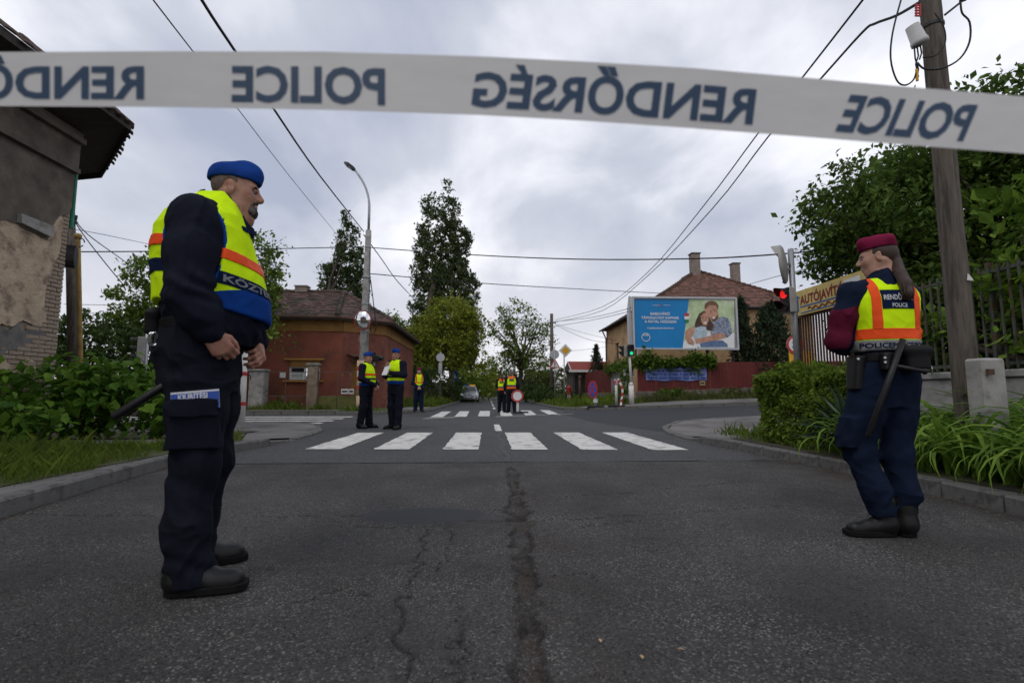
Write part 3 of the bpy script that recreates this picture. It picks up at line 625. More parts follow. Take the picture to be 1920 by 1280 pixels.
# roof
EA = (X0-1, FY-.45, EZ2); ap = Vector((-7.65, 26.4, 6.12)); EBf = Vector((-6.75, FY-.45, EZ2)); EC = Vector((-4.55, 24.1, EZ2)); EDr = Vector((-4.55, 33.9, EZ2)); rend = Vector((-7.65, 33.9, 6.12)); rl = Vector((X0-1, 26.4, 6.12))
tiled('front_tiles', EA, EBf, ap, rl, MT['tile_house'], rh, .2, .17, 1); tiled('corner_tiles', EBf, EC, ap+Vector((.01, 0, 0)), ap, MT['tile_house'], rh, .2, .17, 2); tiled('side_tiles', EC, EDr, rend, ap, MT['tile_house'], rh, .2, .17, 3)
g = MB(); g.add([EA, EBf, EC, EDr, rend, ap, rl], [(0, 1, 5, 6), (1, 2, 5), (2, 3, 4, 5)]); g.add([Vector(EA)-Vector((0, 0, .1)), EBf-Vector((0, 0, .1)), EC-Vector((0, 0, .1)), EDr-Vector((0, 0, .1)), (-5.1, 33.9, EZ2-.1), (-5.1, 24.3, EZ2-.1), (AX, FY+.1, EZ2-.1), (X0-1, FY+.1, EZ2-.1)], [(0, 1, 6, 7), (1, 2, 5, 6), (2, 3, 4, 5)])
rfh = g.build('roof', MT['soffit_wood'], rh, world=True)
g = MB()
for a, b in ((Vector(EA), EBf), (EBf, EC), (EC, EDr)): g.bar(a+Vector((0, .02, -.06)), b+Vector((0, .02, -.06)), .03, .14)
g.build('fascia', MT['soffit_wood'], rh, world=True)
g = MB(); g.add([rl, ap, rend, (-7.65, 33.9, 6.12), (-11.5, 33.9, 4.1), (-11.5, 30.6, 4.1), (X0-1, 30.6, 4.1)], [(0, 1, 5, 6), (1, 2, 4, 5)]); g.build('back_slope', MT['tile_house'], rh, world=True)
g = MB()
for a, b in ((Vector(EA), EBf), (EBf, EC), (EC, EDr)): g.tube([a+Vector((0, 0, -.02)), b+Vector((0, 0, -.02))], .065, 7)
g.build('gutter', MT['rust'], rh, world=True)
for nm_, a, b in (('ridge_tile', rl, ap), ('ridge_tile', ap, rend), ('hip_tile', EBf+Vector((0, 0, .03)), ap), ('hip_tile', EC+Vector((0, 0, .03)), ap)):
    g = MB(); d = b-a; n = int(d.length/.36)
    for k in range(n): p = a+d*(k/n); q = a+d*((k+1.12)/n); g.tube([p+Vector((0, 0, .05)), q+Vector((0, 0, .02+random.uniform(0, .03)))], [.12, .095], 7)
    o = g.build(nm_, MT['tile_house'], rh, world=True)
cp = D(568, 553, 26.0); g = MB(); g.box((cp.x, 26.4, 6.25), (.6, .5, .3)); g.box((cp.x, 26.4, 6.42), (.68, .58, .06)); g.build('chimney', MT['chimney'], rfh, world=True)
g = MB(); p = WF(685, 650, 24.2); g.tube([(p.x-.2, 23.85, 4.1), (p.x-.18, 23.8, 3.2), (p.x-.05, 23.85, 2.8)], .025, 6); g.build('cable', MT['wire'], rh, world=True)
# notices on the house
def notice(name, label, p0, p1, Y, par=None, lines=0, ink=MT['ink'], m=MT['paper'], cat='sign'):
    a, b = WF(*p0, Y), WF(*p1, Y); r_ = root(name, label, cat, ((a.x+b.x)/2, Y, min(a.z, b.z))); g = MB(); g.box(((a.x+b.x)/2, Y, (a.z+b.z)/2), (abs(b.x-a.x), .02, abs(b.z-a.z))); g.build('board', m, r_, world=True)
    h = abs(b.z-a.z); w = abs(b.x-a.x); zt = max(a.z, b.z); rr = random.Random(lines)
    for k in range(lines):
        g = MB(); zz = zt-h*(k+.8)/(lines+.6); x = a.x+w*.1
        while x < b.x-w*.12:
            ww = rr.uniform(.03, .1)*w; g.box((x+ww/2, Y-.013, zz), (ww, .004, h*(.5 if k == lines//2 else .3)/lines)); x += ww+.025*w
        g.build('lettering', ink, r_, world=True)['kind'] = 'stuff'
    return r_
notice('window_sign', 'white lettered board hung on the window of the red corner house', (545, 697), (571, 711), FY-.1, lines=3)
notice('paper_notice', 'small white paper on the red wall left of the window', (525, 698), (536, 708), FY-.03)
# garden front: pillars, mesh, green sheet gate
PY_ = 21.75
for px, w, top, lab, m in ((483, .62, 692, 'weathered grey concrete gate pillar nearest the striped post', 'concrete'), (585, .42, 681, 'peeling ochre gate pillar in front of the red house window', 'pillar')):
    p = WF(px, 760, PY_); zt = WF(px, top, PY_).z; r_ = root('gate_pillar', lab, 'pillar', (p.x, PY_, .1), group='garden gate pillars')
    g = MB(); g.box((0, 0, (zt-.2)/2), (w, w*.8, zt-.2)); g.build('shaft', MT[m], r_, bevel=.03); g = MB(); g.box((0, 0, zt-.15), (w+.1, w*.8+.1, .1)); g.build('cap', MT['concrete'], r_, bevel=.03)
def mesh_fence(name, label, xa, xb, z1, bottom=None):
    r_ = root(name, label, 'fence', ((xa+xb)/2, PY_, .1)); g = MB(); n = max(2, int((xb-xa)/.9))
    for k in range(n+1): x = xa+(xb-xa)*k/n; q = MB(); q.tube([(x, PY_, .1), (x, PY_, z1)], .02, 6); q.build('post', MT['wire_mesh'], r_, world=True)
    for zz in (.7, z1-.03): q = MB(); q.tube([(xa, PY_+.03, zz), (xb, PY_+.03, zz)], .016, 6); q.build('rail', MT['wire_mesh'], r_, world=True)
    if bottom:
        for k in range(n):
            x0, x1 = xa+(xb-xa)*k/n, xa+(xb-xa)*(k+1)/n; q = MB(); q.box(((x0+x1)/2, PY_-.03, .1+bottom/2), (x1-x0-.03, .02, bottom)); q.build('panel', MT['green_sheet'], r_, world=True)
    return r_
a, b, c = WF(492, 750, PY_).x, WF(576, 750, PY_).x, WF(596, 750, PY_).x; dd = WF(668, 750, PY_).x
mesh_fence('wire_fence', 'low rusty wire fence between the two gate pillars', a, b, 1.75)
mesh_fence('sheet_gate', 'faded green sheet metal gate under mesh beside the ochre pillar', c, dd, 1.75, .6)
notice('gate_notice', 'white notice board split in two hung on the green gate', (640, 729), (653, 738), PY_-.1, lines=1)
notice('gate_notice', 'narrow white notice hung right of the split board on gate', (654.5, 729), (663, 738), PY_-.1, lines=1)

gw = root('garden_wall', 'low weathered brown garden wall beyond the red corner house', 'wall', (-5.0, 40, .1))
for k in range(12): g = MB(); g.box((-5.0, 34.6+k*2.0, .95), (.25, 1.985, 1.75+.05*(k % 2))); g.build('wall_panel', MT['fence_base'], gw, world=True, bevel=.02)
# ------------------------------------------------------------------ yellow house with hipped roof
yh = root('hip_roof_house', 'yellow two storey house with brown hipped roof behind the billboard', 'house', (15.5, 36, 0))
hx0, hx1, hy0, hy1, hz = 10.5, 21.4, 31.6, 43.5, 6.35; ov = .5
g = MB(); wins = [(1.6, 2.8, 3.6, 5.2), (4.9, 6.1, 3.6, 5.2)]
wall(g, (hx0, hy0, 0), (1, 0, 0), hx1-hx0, hz, wins, nrm=(0, -1, 0)); wall(g, (hx0, hy1, 0), (0, -1, 0), hy1-hy0, hz, [(3, 4.2, 3.4, 4.9), (8, 9.2, 3.4, 4.9)], nrm=(-1, 0, 0)); g.build('wall', MT['house_yellow'], yh, world=True)
for u0 in (3, 8): g = MB(); g.box((hx0+.16, hy1-u0-.6, 4.15), (.04, 1.2, 1.5)); g.build('window', MT['glass_dark'], yh, world=True)
for a in wins:
    g = MB(); g.box((hx0+(a[0]+a[1])/2, hy0+.16, (a[2]+a[3])/2), (a[1]-a[0], .04, a[3]-a[2])); w_ = g.build('window', MT['glass_dark'], yh, world=True); g = MB(); g.box((hx0+(a[0]+a[1])/2, hy0+.12, (a[2]+a[3])/2), (.08, .05, a[3]-a[2])); g.build('mullion', MT['trim_white'], w_, world=True)
A_, B_, C_, D_ = (hx0-ov, hy0-ov, hz), (hx1+ov, hy0-ov, hz), (hx1+ov, hy1+ov, hz), (hx0-ov, hy1+ov, hz); R1 = Vector((15.75, 36.2, 10.0)); R2 = Vector((15.75, 39.2, 10.0))
tiled('front_tiles', A_, B_, R1+Vector((.01, 0, 0)), R1, MT['tile_right'], yh, .22, .24, 5); tiled('left_tiles', D_, A_, R1, R2, MT['tile_right'], yh, .22, .24, 6); tiled('right_tiles', B_, C_, R2, R1, MT['tile_right'], yh, .22, .24, 7)
g = MB(); g.add([A_, B_, C_, D_, R1, R2], [(0, 1, 4), (1, 2, 5, 4), (3, 0, 4, 5), (2, 3, 5), (3, 2, 1, 0)]); yr = g.build('roof', MT['soffit_wood'], yh, world=True)
g = MB(); g.tube([A_, B_], .08, 7); g.tube([D_, A_], .08, 7); g.build('gutter', MT['dark_metal'], yh, world=True)
g = MB(); g.tube([(hx0-.4, hy1-.2, hz-.05), (hx0-.1, hy1-.2, hz-.7), (hx0-.1, hy1-.2, .3)], .06, 6); g.build('downpipe', MT['dark_metal'], yh, world=True)
for a, b in ((Vector(A_), R1), (Vector(B_), R1), (R1, R2)):
    g = MB(); d = b-a; n = int(d.length/.36)
    for k in range(n): g.tube([a+d*(k/n)+Vector((0, 0, .06)), a+d*((k+1.1)/n)+Vector((0, 0, .03))], [.13, .1], 6)
    g.build('hip_tile', MT['tile_right'], yh, world=True)
for px, py, dp, w, h in ((1303.5, 520, 36.5, .62, 1.75), (1378, 506, 38.5, .58, .45)):
    p = D(px, py, dp); g = MB(); g.box((p.x, p.y, p.z+h/2-.6), (w, w, h+1.2)); ch = g.build('chimney', MT['chimney'], yr, world=True, bevel=.03); g = MB(); g.box((p.x, p.y, p.z+h+.03), (w+.1, w+.1, .07)); g.build('cap', MT['dark_metal'], ch, world=True)

# ------------------------------------------------------------------ small garage with red roof
gr = root('garage', 'small garage with red sheet roof behind the dark red fence', 'garage', (8.6, 43, .2))
gx0, gx1, gy0, gy1 = 7.0, 12.5, 42, 46.2; gzt, gzr = 2.75, 3.5
g = MB(); wall(g, (gx0+.3, gy0, 0), (1, 0, 0), gx1-gx0, gzt, [(.0+.05, .95, .0, 2.3)], nrm=(0, -1, 0)); wall(g, (gx0+.3, gy1, 0), (0, -1, 0), gy1-gy0, gzt, nrm=(-1, 0, 0)); g.build('wall', MT['garage_wall'], gr, world=True)
ym = (gy0+gy1)/2-.6
g = MB(); g.box((gx0+.8, gy0+.2, 1.2), (1.1, .05, 2.4)); g.build('door', MT['dark_metal'], gr, world=True)  # added dark back panel in the garage opening, stands in for its unlit inside
g = MB(); g.prism([(gx0, gy0-.3, gzt), (gx0, ym, gzr), (gx0, gy1, gzt)], (.04, 0, 0)); g.build('gable', MT['garage_wall'], gr, world=True)
g = MB(); g.prism([(gx0, gy0-.35, gzt), (gx1+.5, gy0-.35, gzt), (gx1+.5, ym, gzr+.05), (gx0, ym, gzr+.05)], (0, 0, .06)); g.prism([(gx0, gy1+.2, gzt), (gx1+.5, gy1+.2, gzt), (gx1+.5, ym+.01, gzr+.05), (gx0, ym+.01, gzr+.05)], (0, 0, .06)); g.build('roof', MT['garage_roof'], gr, world=True)
g = MB(); g.box(((gx0+gx1)/2, gy0-.38, gzt-.06), (gx1-gx0+.4, .05, .2)); g.bar((gx0-.02, gy0-.35, gzt+.03), (gx0-.02, ym, gzr+.1), .04, .12); g.build('fascia', MT['trim_white'], gr, world=True)
g = MB(); g.box((gx0+1.35, gy0-.1, 1.2), (.22, .18, 2.4)); g.build('pillar', MT['trim_white'], gr, world=True)

# ------------------------------------------------------------------ dark red fence round the yard
def fz(x, y): return gz(x, y)+KH+far_lift(x, y)
def corr(a, b, z0, z1, name, m, parent, pitch=.16, amp=.018):
    """one corrugated sheet"""
    a, b = Vector(a), Vector(b); d = b-a; L = d.length; d.normalize(); n = Vector((d.y, -d.x, 0)); k = max(2, int(L/pitch)); P = []
    for i in range(k):
        for t, o in ((.0, 0), (.12, 1), (.5, 1), (.62, 0)): P.append((a+d*((i+t)/k*L)+n*(o*amp), ))
    P.append((b,)); g = MB(); m_ = len(P)
    for (p,) in P: g.v += [(p.x, p.y, z0), (p.x, p.y, z1)]
    g.f = [(2*i, 2*i+2, 2*i+3, 2*i+1) for i in range(m_-1)]; g.mi = [0]*len(g.f)
    return g.build(name, m, parent, world=True)
FT = 2.5; fy = 27.2; fxc = 8.25
ff = root('sheet_fence', 'dark red corrugated sheet fence under the billboard along the side street', 'fence', (fxc, fy, .3))
x = fxc
while x < 24:
    z0 = fz(x+.5, fy); corr((x, fy, 0), (x+1.02, fy, 0), z0+.5, FT+.012*(x-fxc)+random.uniform(-.012, .012), 'panel', MT['fence_red'], ff); x += 1.03
x = fxc-.1
while x < 24: z0 = fz(x+1, fy); g = MB(); g.box((x+1, fy-.02, z0+.22), (1.99, .2, .58)); g.build('base_block', MT['fence_base'], ff, world=True, bevel=.02); x += 2.0
fs_ = root('sheet_fence', 'dark red sheet fence receding along the main road beside the garage', 'fence', (8.1, 38, .3))
y = 33.2
while y < 44.5: corr((fxc-.02, y+1.02, 0), (fxc, y, 0), .85, FT+.02*(y-33)*0+random.uniform(-.01, .01), 'panel', MT['fence_red'], fs_); y += 1.03
y = 33.2
while y < 44.5: g = MB(); g.box((fxc-.02, y+1, .55), (.2, 1.99, .6)); g.build('base_block', MT['fence_base'], fs_, world=True, bevel=.02); y += 2.0
gd = root('grey_gate', 'plain grey sheet gate with a number plate between the red fences', 'gate', (fxc, 31, .3))
for y0, y1 in ((28.9, 31), (31.03, 33.1)): corr((fxc, y1, 0), (fxc, y0, 0), .3, 2.35, 'leaf', MT['grey_door'], gd, .3, .01)
g = MB(); g.box((fxc-.1, 28.72, 1.25), (.34, .34, 2.3)); g.build('post', MT['concrete'], gd, world=True, bevel=.03)
p = D(1172, 697, 28.3); g = MB(); g.box((fxc-.1, 28.5, p.z), (.62, .02, .42)); np_ = g.build('number_plate', MT['paper'], gd, world=True)
g = MB(); g.box((fxc-.1, 28.485, p.z), (.4, .006, .1)); g.build('digits', MT['ink'], np_, world=True)
# low white-slatted fence further along
lf = root('slat_fence', 'white slatted garden fence beyond the give way sign', 'fence', (6.6, 44, .3))
for k in range(14):
    y0 = 44+k*.45; g = MB()
    for s in range(5): q = MB(); q.box((6.4, y0+.2, .75+s*.24), (.03, .36, .1)); q.build('slat', MT['trim_white'], lf, world=True)
for k in range(5): q = MB(); q.box((6.44, 44+k*1.6, .85), (.06, .08, 1.6)); q.build('post', MT['concrete'], lf, world=True)
# banner and note on the fence
def FW(px, py, Y=fy-.06): return WF(px, py, Y)
a, b = FW(1211, 713), FW(1324, 684); bn = root('banner', 'washed out blue printed banner stretched on the red fence', 'banner', ((a.x+b.x)/2, fy-.06, a.z))
g = MB(); nx = 24; rr = random.Random(4)
for i in range(nx+1):
    for j in range(5): g.v.append((a.x+(b.x-a.x)*i/nx, fy-.06-.02*math.sin(i*1.1)-rr.uniform(0, .008), a.z+(b.z-a.z)*j/4+.03*math.sin(i/nx*PI*5)*(j in (0, 4))))
g.f = [(i*5+j, (i+1)*5+j, (i+1)*5+j+1, i*5+j+1) for i in range(nx) for j in range(4)]; g.mi = [0]*len(g.f); g.build('cloth', MT['banner_blue'], bn, world=True, smooth=True)
for k, (t0, t1, hh) in enumerate(((.02, .9, .1), (.22, .8, .1), (.1, .95, .12), (.04, .97, .13))):
    g = MB(); x = a.x+(b.x-a.x)*t0; zz = b.z-(b.z-a.z)*(.16+.225*k)
    while x < a.x+(b.x-a.x)*t1:
        ww = rr.uniform(.04, .11); g.box((x+ww/2, fy-.105, zz), (ww, .006, hh*rr.uniform(.7, 1))); x += ww+rr.choice((.03, .03, .12))
    g.build('lettering', MT['banner_ink'] if k != 1 else MT['ink'], bn, world=True)['kind'] = 'stuff'
M('note', (.42, .32, .14), .8, .1, 5, .05)
notice('fence_note', 'small yellow note under the blue banner on the fence', (1312, 714), (1322, 722), fy-.05, m=MT['note'], lines=1)
# ------------------------------------------------------------------ billboard
M('poster_blue', (.006, .19, .46), .5, .1, .5, 0)
M('poster_white', (.7, .7, .7), .5, .03, 3, 0)
M('poster_green', (.42, .52, .3), .5, .3, 1.2, 0, col2=(.62, .65, .52), c2scale=.9)
M('poster_skin', (.46, .25, .165), .5, .3, 4.5, 0, col2=(.3, .14, .09), c2scale=5, c2pos=(.52, .75))
M('poster_hair', (.07, .035, .024), .5, .6, 9, 0)
M('poster_hair2', (.16, .08, .045), .5, .25, 5, 0)
M('poster_shirt', (.17, .2, .27), .5, .7, 11, 0, col2=(.42, .45, .5), c2scale=13, c2pos=(.55, .6))
M('poster_top', (.38, .47, .53), .5, .35, 8, 0)
M('poster_jeans', (.1, .16, .28), .5, .3, 5, 0)
M('poster_red', (.42, .04, .04), .5, .05, 3, 0); M('poster_flag_green', (.03, .2, .08), .5, .05, 3, 0)
BY = 28.0
def BB(px, py, o=0): return WF(px, py, BY-o)
bl, br_ = BB(1190, 652), BB(1377, 561); bb = root('billboard', 'large blue billboard poster with a smiling couple on steel posts', 'billboard', ((bl.x+br_.x)/2, BY, .4))
w, h = br_.x-bl.x, br_.z-bl.z
g = MB(); g.box(((bl.x+br_.x)/2, BY+.1, (bl.z+br_.z)/2), (w, .16, h)); g.build('board', MT['galv'], bb, world=True)
g = MB()
for c, d in ((((bl.x+br_.x)/2, BY-.01, br_.z+.05), (w+.2, .2, .1)), (((bl.x+br_.x)/2, BY-.01, bl.z-.05), (w+.2, .2, .1)), ((bl.x-.05, BY-.01, (bl.z+br_.z)/2), (.1, .2, h)), ((br_.x+.05, BY-.01, (bl.z+br_.z)/2), (.1, .2, h))): g.box(c, d)
g.build('frame', MT['sign_back'], bb, world=True)
for px in (1217, 1328, 1376): p = WF(px, 700, BY+.25); g = MB(); g.box((p.x, BY+.25, 2.2), (.14, .14, 3.6)); g.build('post', MT['dark_metal'], bb, world=True)
def poster(poly, m, name, lay, label=None):
    g = MB(); P = [BB(x, y, .024+.004*lay) for x, y in poly]; tri = tessellate_polygon([P]); g.add(P, [tuple(t) for t in tri]); return g.build(name, m, bb, world=True, label=label)
poster([(1190, 561), (1292, 561), (1280, 652), (1190, 652)], MT['poster_blue'], 'poster_ground', 0)
poster([(1292, 561), (1377, 561), (1377, 652), (1280, 652)], MT['poster_green'], 'photo_ground', 0)
poster([(1282, 640), (1300, 628), (1340, 622), (1377, 624), (1377, 652), (1280, 652)], MT['poster_white'], 'sofa', 1)
Z = lambda pts: [(1130+x/4, 460+y/4) for x, y in pts]   # picture points measured in an enlarged crop
poster(Z([(822, 570), (850, 548), (900, 533), (940, 545), (962, 590), (970, 660), (940, 690), (870, 690), (815, 700), (805, 620)]), MT['poster_shirt'], 'man_shirt', 2)
poster(Z([(690, 600), (700, 560), (725, 510), (760, 490), (795, 500), (800, 540), (835, 600), (820, 640), (700, 625)]), MT['poster_hair'], 'woman_hair', 3)
poster(Z([(770, 500), (762, 460), (775, 430), (810, 415), (850, 425), (868, 455), (862, 490), (870, 530), (850, 565), (825, 572), (800, 545)]), MT['poster_skin'], 'man_face', 4)
poster(Z([(764, 475), (766, 440), (790, 420), (820, 414), (852, 424), (870, 452), (864, 482), (850, 450), (800, 448), (780, 470)]), MT['poster_hair2'], 'man_hair', 5)
poster(Z([(815, 545), (845, 535), (862, 520), (868, 545), (845, 570), (822, 570)]), MT['poster_hair2'], 'man_beard', 5)
poster(Z([(735, 530), (760, 505), (790, 515), (795, 560), (780, 600), (755, 600), (740, 570)]), MT['poster_skin'], 'woman_face', 5)
[poster(Z([(x-5, y), (x, y-4), (x+5, y), (x, y+3)]), MT['poster_hair'], 'eye', 6) for x, y in ((752, 548), (776, 545), (812, 500), (842, 492))]; [poster(Z([(x-8, y+2), (x+8, y-2), (x+8, y-5), (x-8, y-1)]), MT['poster_hair'], 'brow', 6) for x, y in ((751, 540), (776, 537), (811, 491), (842, 483))]
poster(Z([(762, 556), (768, 556), (772, 567), (758, 567)]), MT['poster_hair2'], 'nose', 6) if False else None
poster(Z([(755, 578), (782, 570), (775, 585), (762, 588)]), MT['poster_white'], 'smile', 6); poster(Z([(822, 542), (846, 530), (842, 545), (828, 552)]), MT['poster_white'], 'smile', 6)
poster(Z([(690, 620), (735, 605), (775, 610), (785, 650), (770, 700), (690, 705), (672, 670)]), MT['poster_top'], 'woman_top', 4)
poster(Z([(650, 620), (690, 605), (690, 650), (665, 690), (690, 730), (680, 748), (640, 735), (618, 690), (620, 640)]), MT['poster_skin'], 'woman_arm', 5)
poster(Z([(690, 700), (760, 690), (860, 660), (918, 660), (922, 690), (860, 710), (770, 725), (700, 735)]), MT['poster_skin'], 'man_arm', 6)
poster(Z([(730, 735), (820, 715), (900, 712), (935, 740), (940, 760), (735, 762)]), MT['poster_jeans'], 'jeans', 7)
for k, m in enumerate((MT['poster_red'], MT['poster_white'], MT['poster_flag_green'])): poster(Z([(612, 508+24*k), (648, 508+24*k), (646-3*(k == 2), 530+24*k), (614+6*(k == 2), 530+24*k)]), m, 'flag_stripe', 8)
sc_ = BY/FPX
def btext(s, px, py, hpx, wpx, bold=.02, m=MT['poster_white']):
    o = BB(px, py, .06); t = flat_text(s, 1, o, (1, 0, 0), (0, 0, 1), bold, True, wpx*sc_, None)
    vs, fs = text_mesh(s, 1, bold, True); xs = [v[0] for v in vs]; k = wpx*sc_/(max(xs)-min(xs)); kz = hpx*sc_/.73
    t = MB().add([o+Vector((x*k, 0, y*kz)) for x, y in vs], fs); return t.build('lettering', m, bb, world=True)
btext('BABAVÁRÓ', 1238, 590.5, 5.2, 38, .015); btext('TÁMOGATÁST KAPNAK', 1238, 598, 5.2, 74, .015); btext('A FIATAL HÁZASOK', 1239, 605.2, 5.2, 63, .015); btext('Családvédelmi Akcióterv', 1239, 616.5, 3.6, 52, .005); btext('MAGYARORSZÁG', 1230, 573, 1.6, 15, 0); btext('KORMÁNYA', 1250.5, 573, 1.6, 14, 0)
g = MB(); g.ring(BB(1211, 632, .05), (0, -1, 0), 7.2*sc_, 8.2*sc_, .006); g.build('logo_ring', MT['poster_white'], bb, world=True); btext('KVP', 1211, 630, 4.2, 11, .02)
g = MB(); g.disc(BB(1238, 572.5, .05), (0, -1, 0), 1.6*sc_, .006, 10, ry=2.4*sc_); g.build('crest', MT['poster_red'], bb, world=True)
g = MB(); p = WF(1183, 560, BY-.2); g.bar((p.x+.02, BY+.1, (bl.z+br_.z)/2+.05), (p.x+1.3, BY+5, (bl.z+br_.z)/2+.05), .14, h+.2); g.build('side_board', MT['galv'], bb, world=True)
# ------------------------------------------------------------------ far lattice pylon
py_ = D(1150, 700, 320); r_ = root('power_pylon', 'tiny grey lattice power pylon on the horizon left of the billboard', 'pylon', (py_.x, py_.y, 0))
g = MB(); HT = 37
for sx_ in (-1, 1):
    for sy_ in (-1, 1): g.bar((sx_*3.2, sy_*3.2, 0), (sx_*.5, sy_*.5, HT), .5)
for k in range(10):
    z0, z1 = HT*k/10, HT*(k+1)/10; w0, w1 = 3.2-2.7*k/10, 3.2-2.7*(k+1)/10; g.bar((-w0, -w0, z0), (w1, -w1, z1), .3); g.bar((w0, -w0, z0), (-w1, -w1, z1), .3)
g.build('tower', MT['galv'], r_)
for zz, ww in ((17, 6.5), (23, 5), (29, 4)): g = MB(); g.bar((-ww, 0, zz), (ww, 0, zz), .5, .5); g.build('cross_arm', MT['galv'], r_)
# ================================================================== street furniture
M('peach_paint', (.45, .33, .22), .85, .2, 6, .2); M('stripe_red', (.33, .035, .025), .8, .25, 8, .2)
M('post_white', (.58, .56, .53), .75, .12, 6, .1); M('lamp_glass', (.3, .3, .3), .3, .1, 6, 0)
M('mirror', (.8, .8, .8), .04, 0, 3, 0, metal=1); M('yellow_pipe', (.42, .29, .1), .6, .15, 6, .05, col2=(.3, .2, .07), c2scale=4)
M('sig_grey', (.3, .29, .27), .7, .15, 6, .1); M('sig_black', (.012, .012, .013), .55, .1, 6, .05)
M('lens_off', (.03, .008, .008), .3, 0, 3, 0); M('lens_red', (.9, .02, .02), .4, 0, 3, 0, emit=.8); M('lens_green', (.03, .75, .35), .4, 0, 3, 0, emit=.9)
M('sign_white', (.62, .62, .62), .5, .05, 5, .02); M('sign_cream', (.55, .42, .14), .6, .12, 3, .05, col2=(.45, .36, .16), c2scale=5); M('sign_maroon', (.17, .012, .015), .6, .1, 5, 0); M('sign_blue', (.03, .11, .3), .6, .1, 5, 0)
M('fence_iron', (.07, .075, .062), .7, .3, 10, .1, 60, col2=(.085, .05, .03), c2scale=6)
M('rubber', (.022, .022, .024), .8, .2, 8, .3); M('hydrant_red', (.3, .025, .02), .55, .15, 8, .05)
M('canister', (.42, .42, .41), .5, .08, 6, .02)
def fzl(p, extra=0): return gz(p.x, p.y)+KH+far_lift(p.x, p.y)+extra
def post_on(px, dep): p = D(px, 740, dep); return Vector((p.x, p.y, fzl(p) if abs(p.x) > 3 or p.y > 23 else 0))
UPV = Vector((0, 0, 1))
def to_cam(p): v = Vector((-p.x, -p.y, 0)); return v.normalized()
# ---- street lamp
LD = 19.9; lb = D(678, 780, LD); lb.z = .12; lt = D(682, 432, LD)
lamp = root('street_lamp', 'concrete lamp pole with curved arm beside the two chatting officers', 'street lamp', lb)
g = MB(); H_ = lt.z-lb.z; g.tube([(0, 0, 0), (.02, 0, H_*.5), (.05, 0, H_)], [.2, .155, .115], 10); g.build('pole', MT['concrete'], lamp, smooth=True)
g = MB(); g.tube([(0, 0, .01), (0, 0, .6)], .235, 12); g.tube([(0, 0, .6), (-.02, 0, 2.0)], [.235, .225], 12); pb = g.build('painted_base', MT['peach_paint'], lamp, smooth=True)
for zz in (.85, 1.2, 1.6): g = MB(); g.tube([(-.01, 0, zz), (-.01, .0, zz+.16)], .24, 12); g.build('stripe', MT['stripe_red'], pb)
tip = D(666, 320, LD)-lb; pts = [Vector((.05, 0, H_-.1)), Vector((.05, 0, H_+.9))]
for k in range(1, 9):
    t = k/8; a_ = Vector((.05, 0, H_+.9)); pts.append(Vector((a_.x+(tip.x-a_.x)*(t**2.2), 0, a_.z+(tip.z-a_.z)*t)))
g = MB(); g.tube(pts, [.055]*3+[.045]*7, 8); g.build('arm', MT['galv'], lamp, smooth=True)
e = pts[-1]; d = (pts[-1]-pts[-2]).normalized(); dd_ = Vector((-.62, -.1, .42)).normalized(); q = MB(); rr_ = dd_.cross(UPV).normalized(); uu = rr_.cross(dd_)
vs = []
for t, w, h1 in ((0, .06, .05), (.1, .12, .08), (.38, .15, .08), (.52, .09, .035)):
    for a_, b_ in ((-1, -.6), (1, -.6), (.7, 1), (-.7, 1)): vs.append(e+dd_*t+rr_*(w*a_)+uu*(h1*b_))
q.add(vs, [(0, 1, 2, 3), (12, 15, 14, 13)]+[(i*4+k, i*4+(k+1) % 4, (i+1)*4+(k+1) % 4, (i+1)*4+k) for i in range(3) for k in range(4)]); hd = q.build('lamp_head', MT['dark_metal'], lamp)
q = MB(); q.add([e+dd_*.14-rr_*.1-uu*.058, e+dd_*.14+rr_*.1-uu*.058, e+dd_*.46+rr_*.08-uu*.04, e+dd_*.46-rr_*.08-uu*.04], [(0, 1, 2, 3)]); q.build('lens', MT['lamp_glass'], hd)
for zz in (H_*.58, H_*.73, H_*.43): g = MB(); g.ring((.03, 0, zz), (0, 0.001, 1), .12, .175, .05, 12); g.build('strap', MT['galv'], lamp)
g = MB(); g.tube([(.2, -.05, H_*.72), (.4, -.1, H_*.55), (.5, -.1, H_*.45), (.38, -.08, H_*.41), (.26, -.06, H_*.44), (.32, -.06, H_*.5)], .02, 6); g.tube([(.14, -.06, H_*.9), (.2, -.08, H_*.7), (.16, -.08, H_*.55), (.17, -.07, H_*.4)], .01, 5); g.build('cable_loop', MT['wire'], lamp)
mc = D(680, 600, LD-.35); mr_ = root('traffic_mirror', 'round convex traffic mirror clamped to the concrete lamp pole', 'mirror', mc); nd = (to_cam(mc)*.8+Vector((-.55, -.3, -.12))).normalized(); Rm = nd.to_track_quat('Z', 'Y').to_matrix()
g = MB(); g.lathe([(.375*math.sin(t*.1)/math.sin(1.0), .14*(math.cos(t*.1)-math.cos(1.0))/(1-math.cos(1.0))) for t in range(10, 0, -1)]+[(.004, .14)], n=32, R=Rm); g.build('glass', MT['mirror'], mr_, smooth=True)
g = MB(); g.lathe([(.35, -.03), (.385, -.01), (.39, .018), (.372, .02), (.372, .0)], n=32, R=Rm); g.build('rim', MT['stripe_red'], mr_, smooth=True)
g = MB(); g.bar((0, 0, 0), tuple(Vector((lb.x, lb.y, mc.z))-mc), .05); g.build('bracket', MT['galv'], mr_)
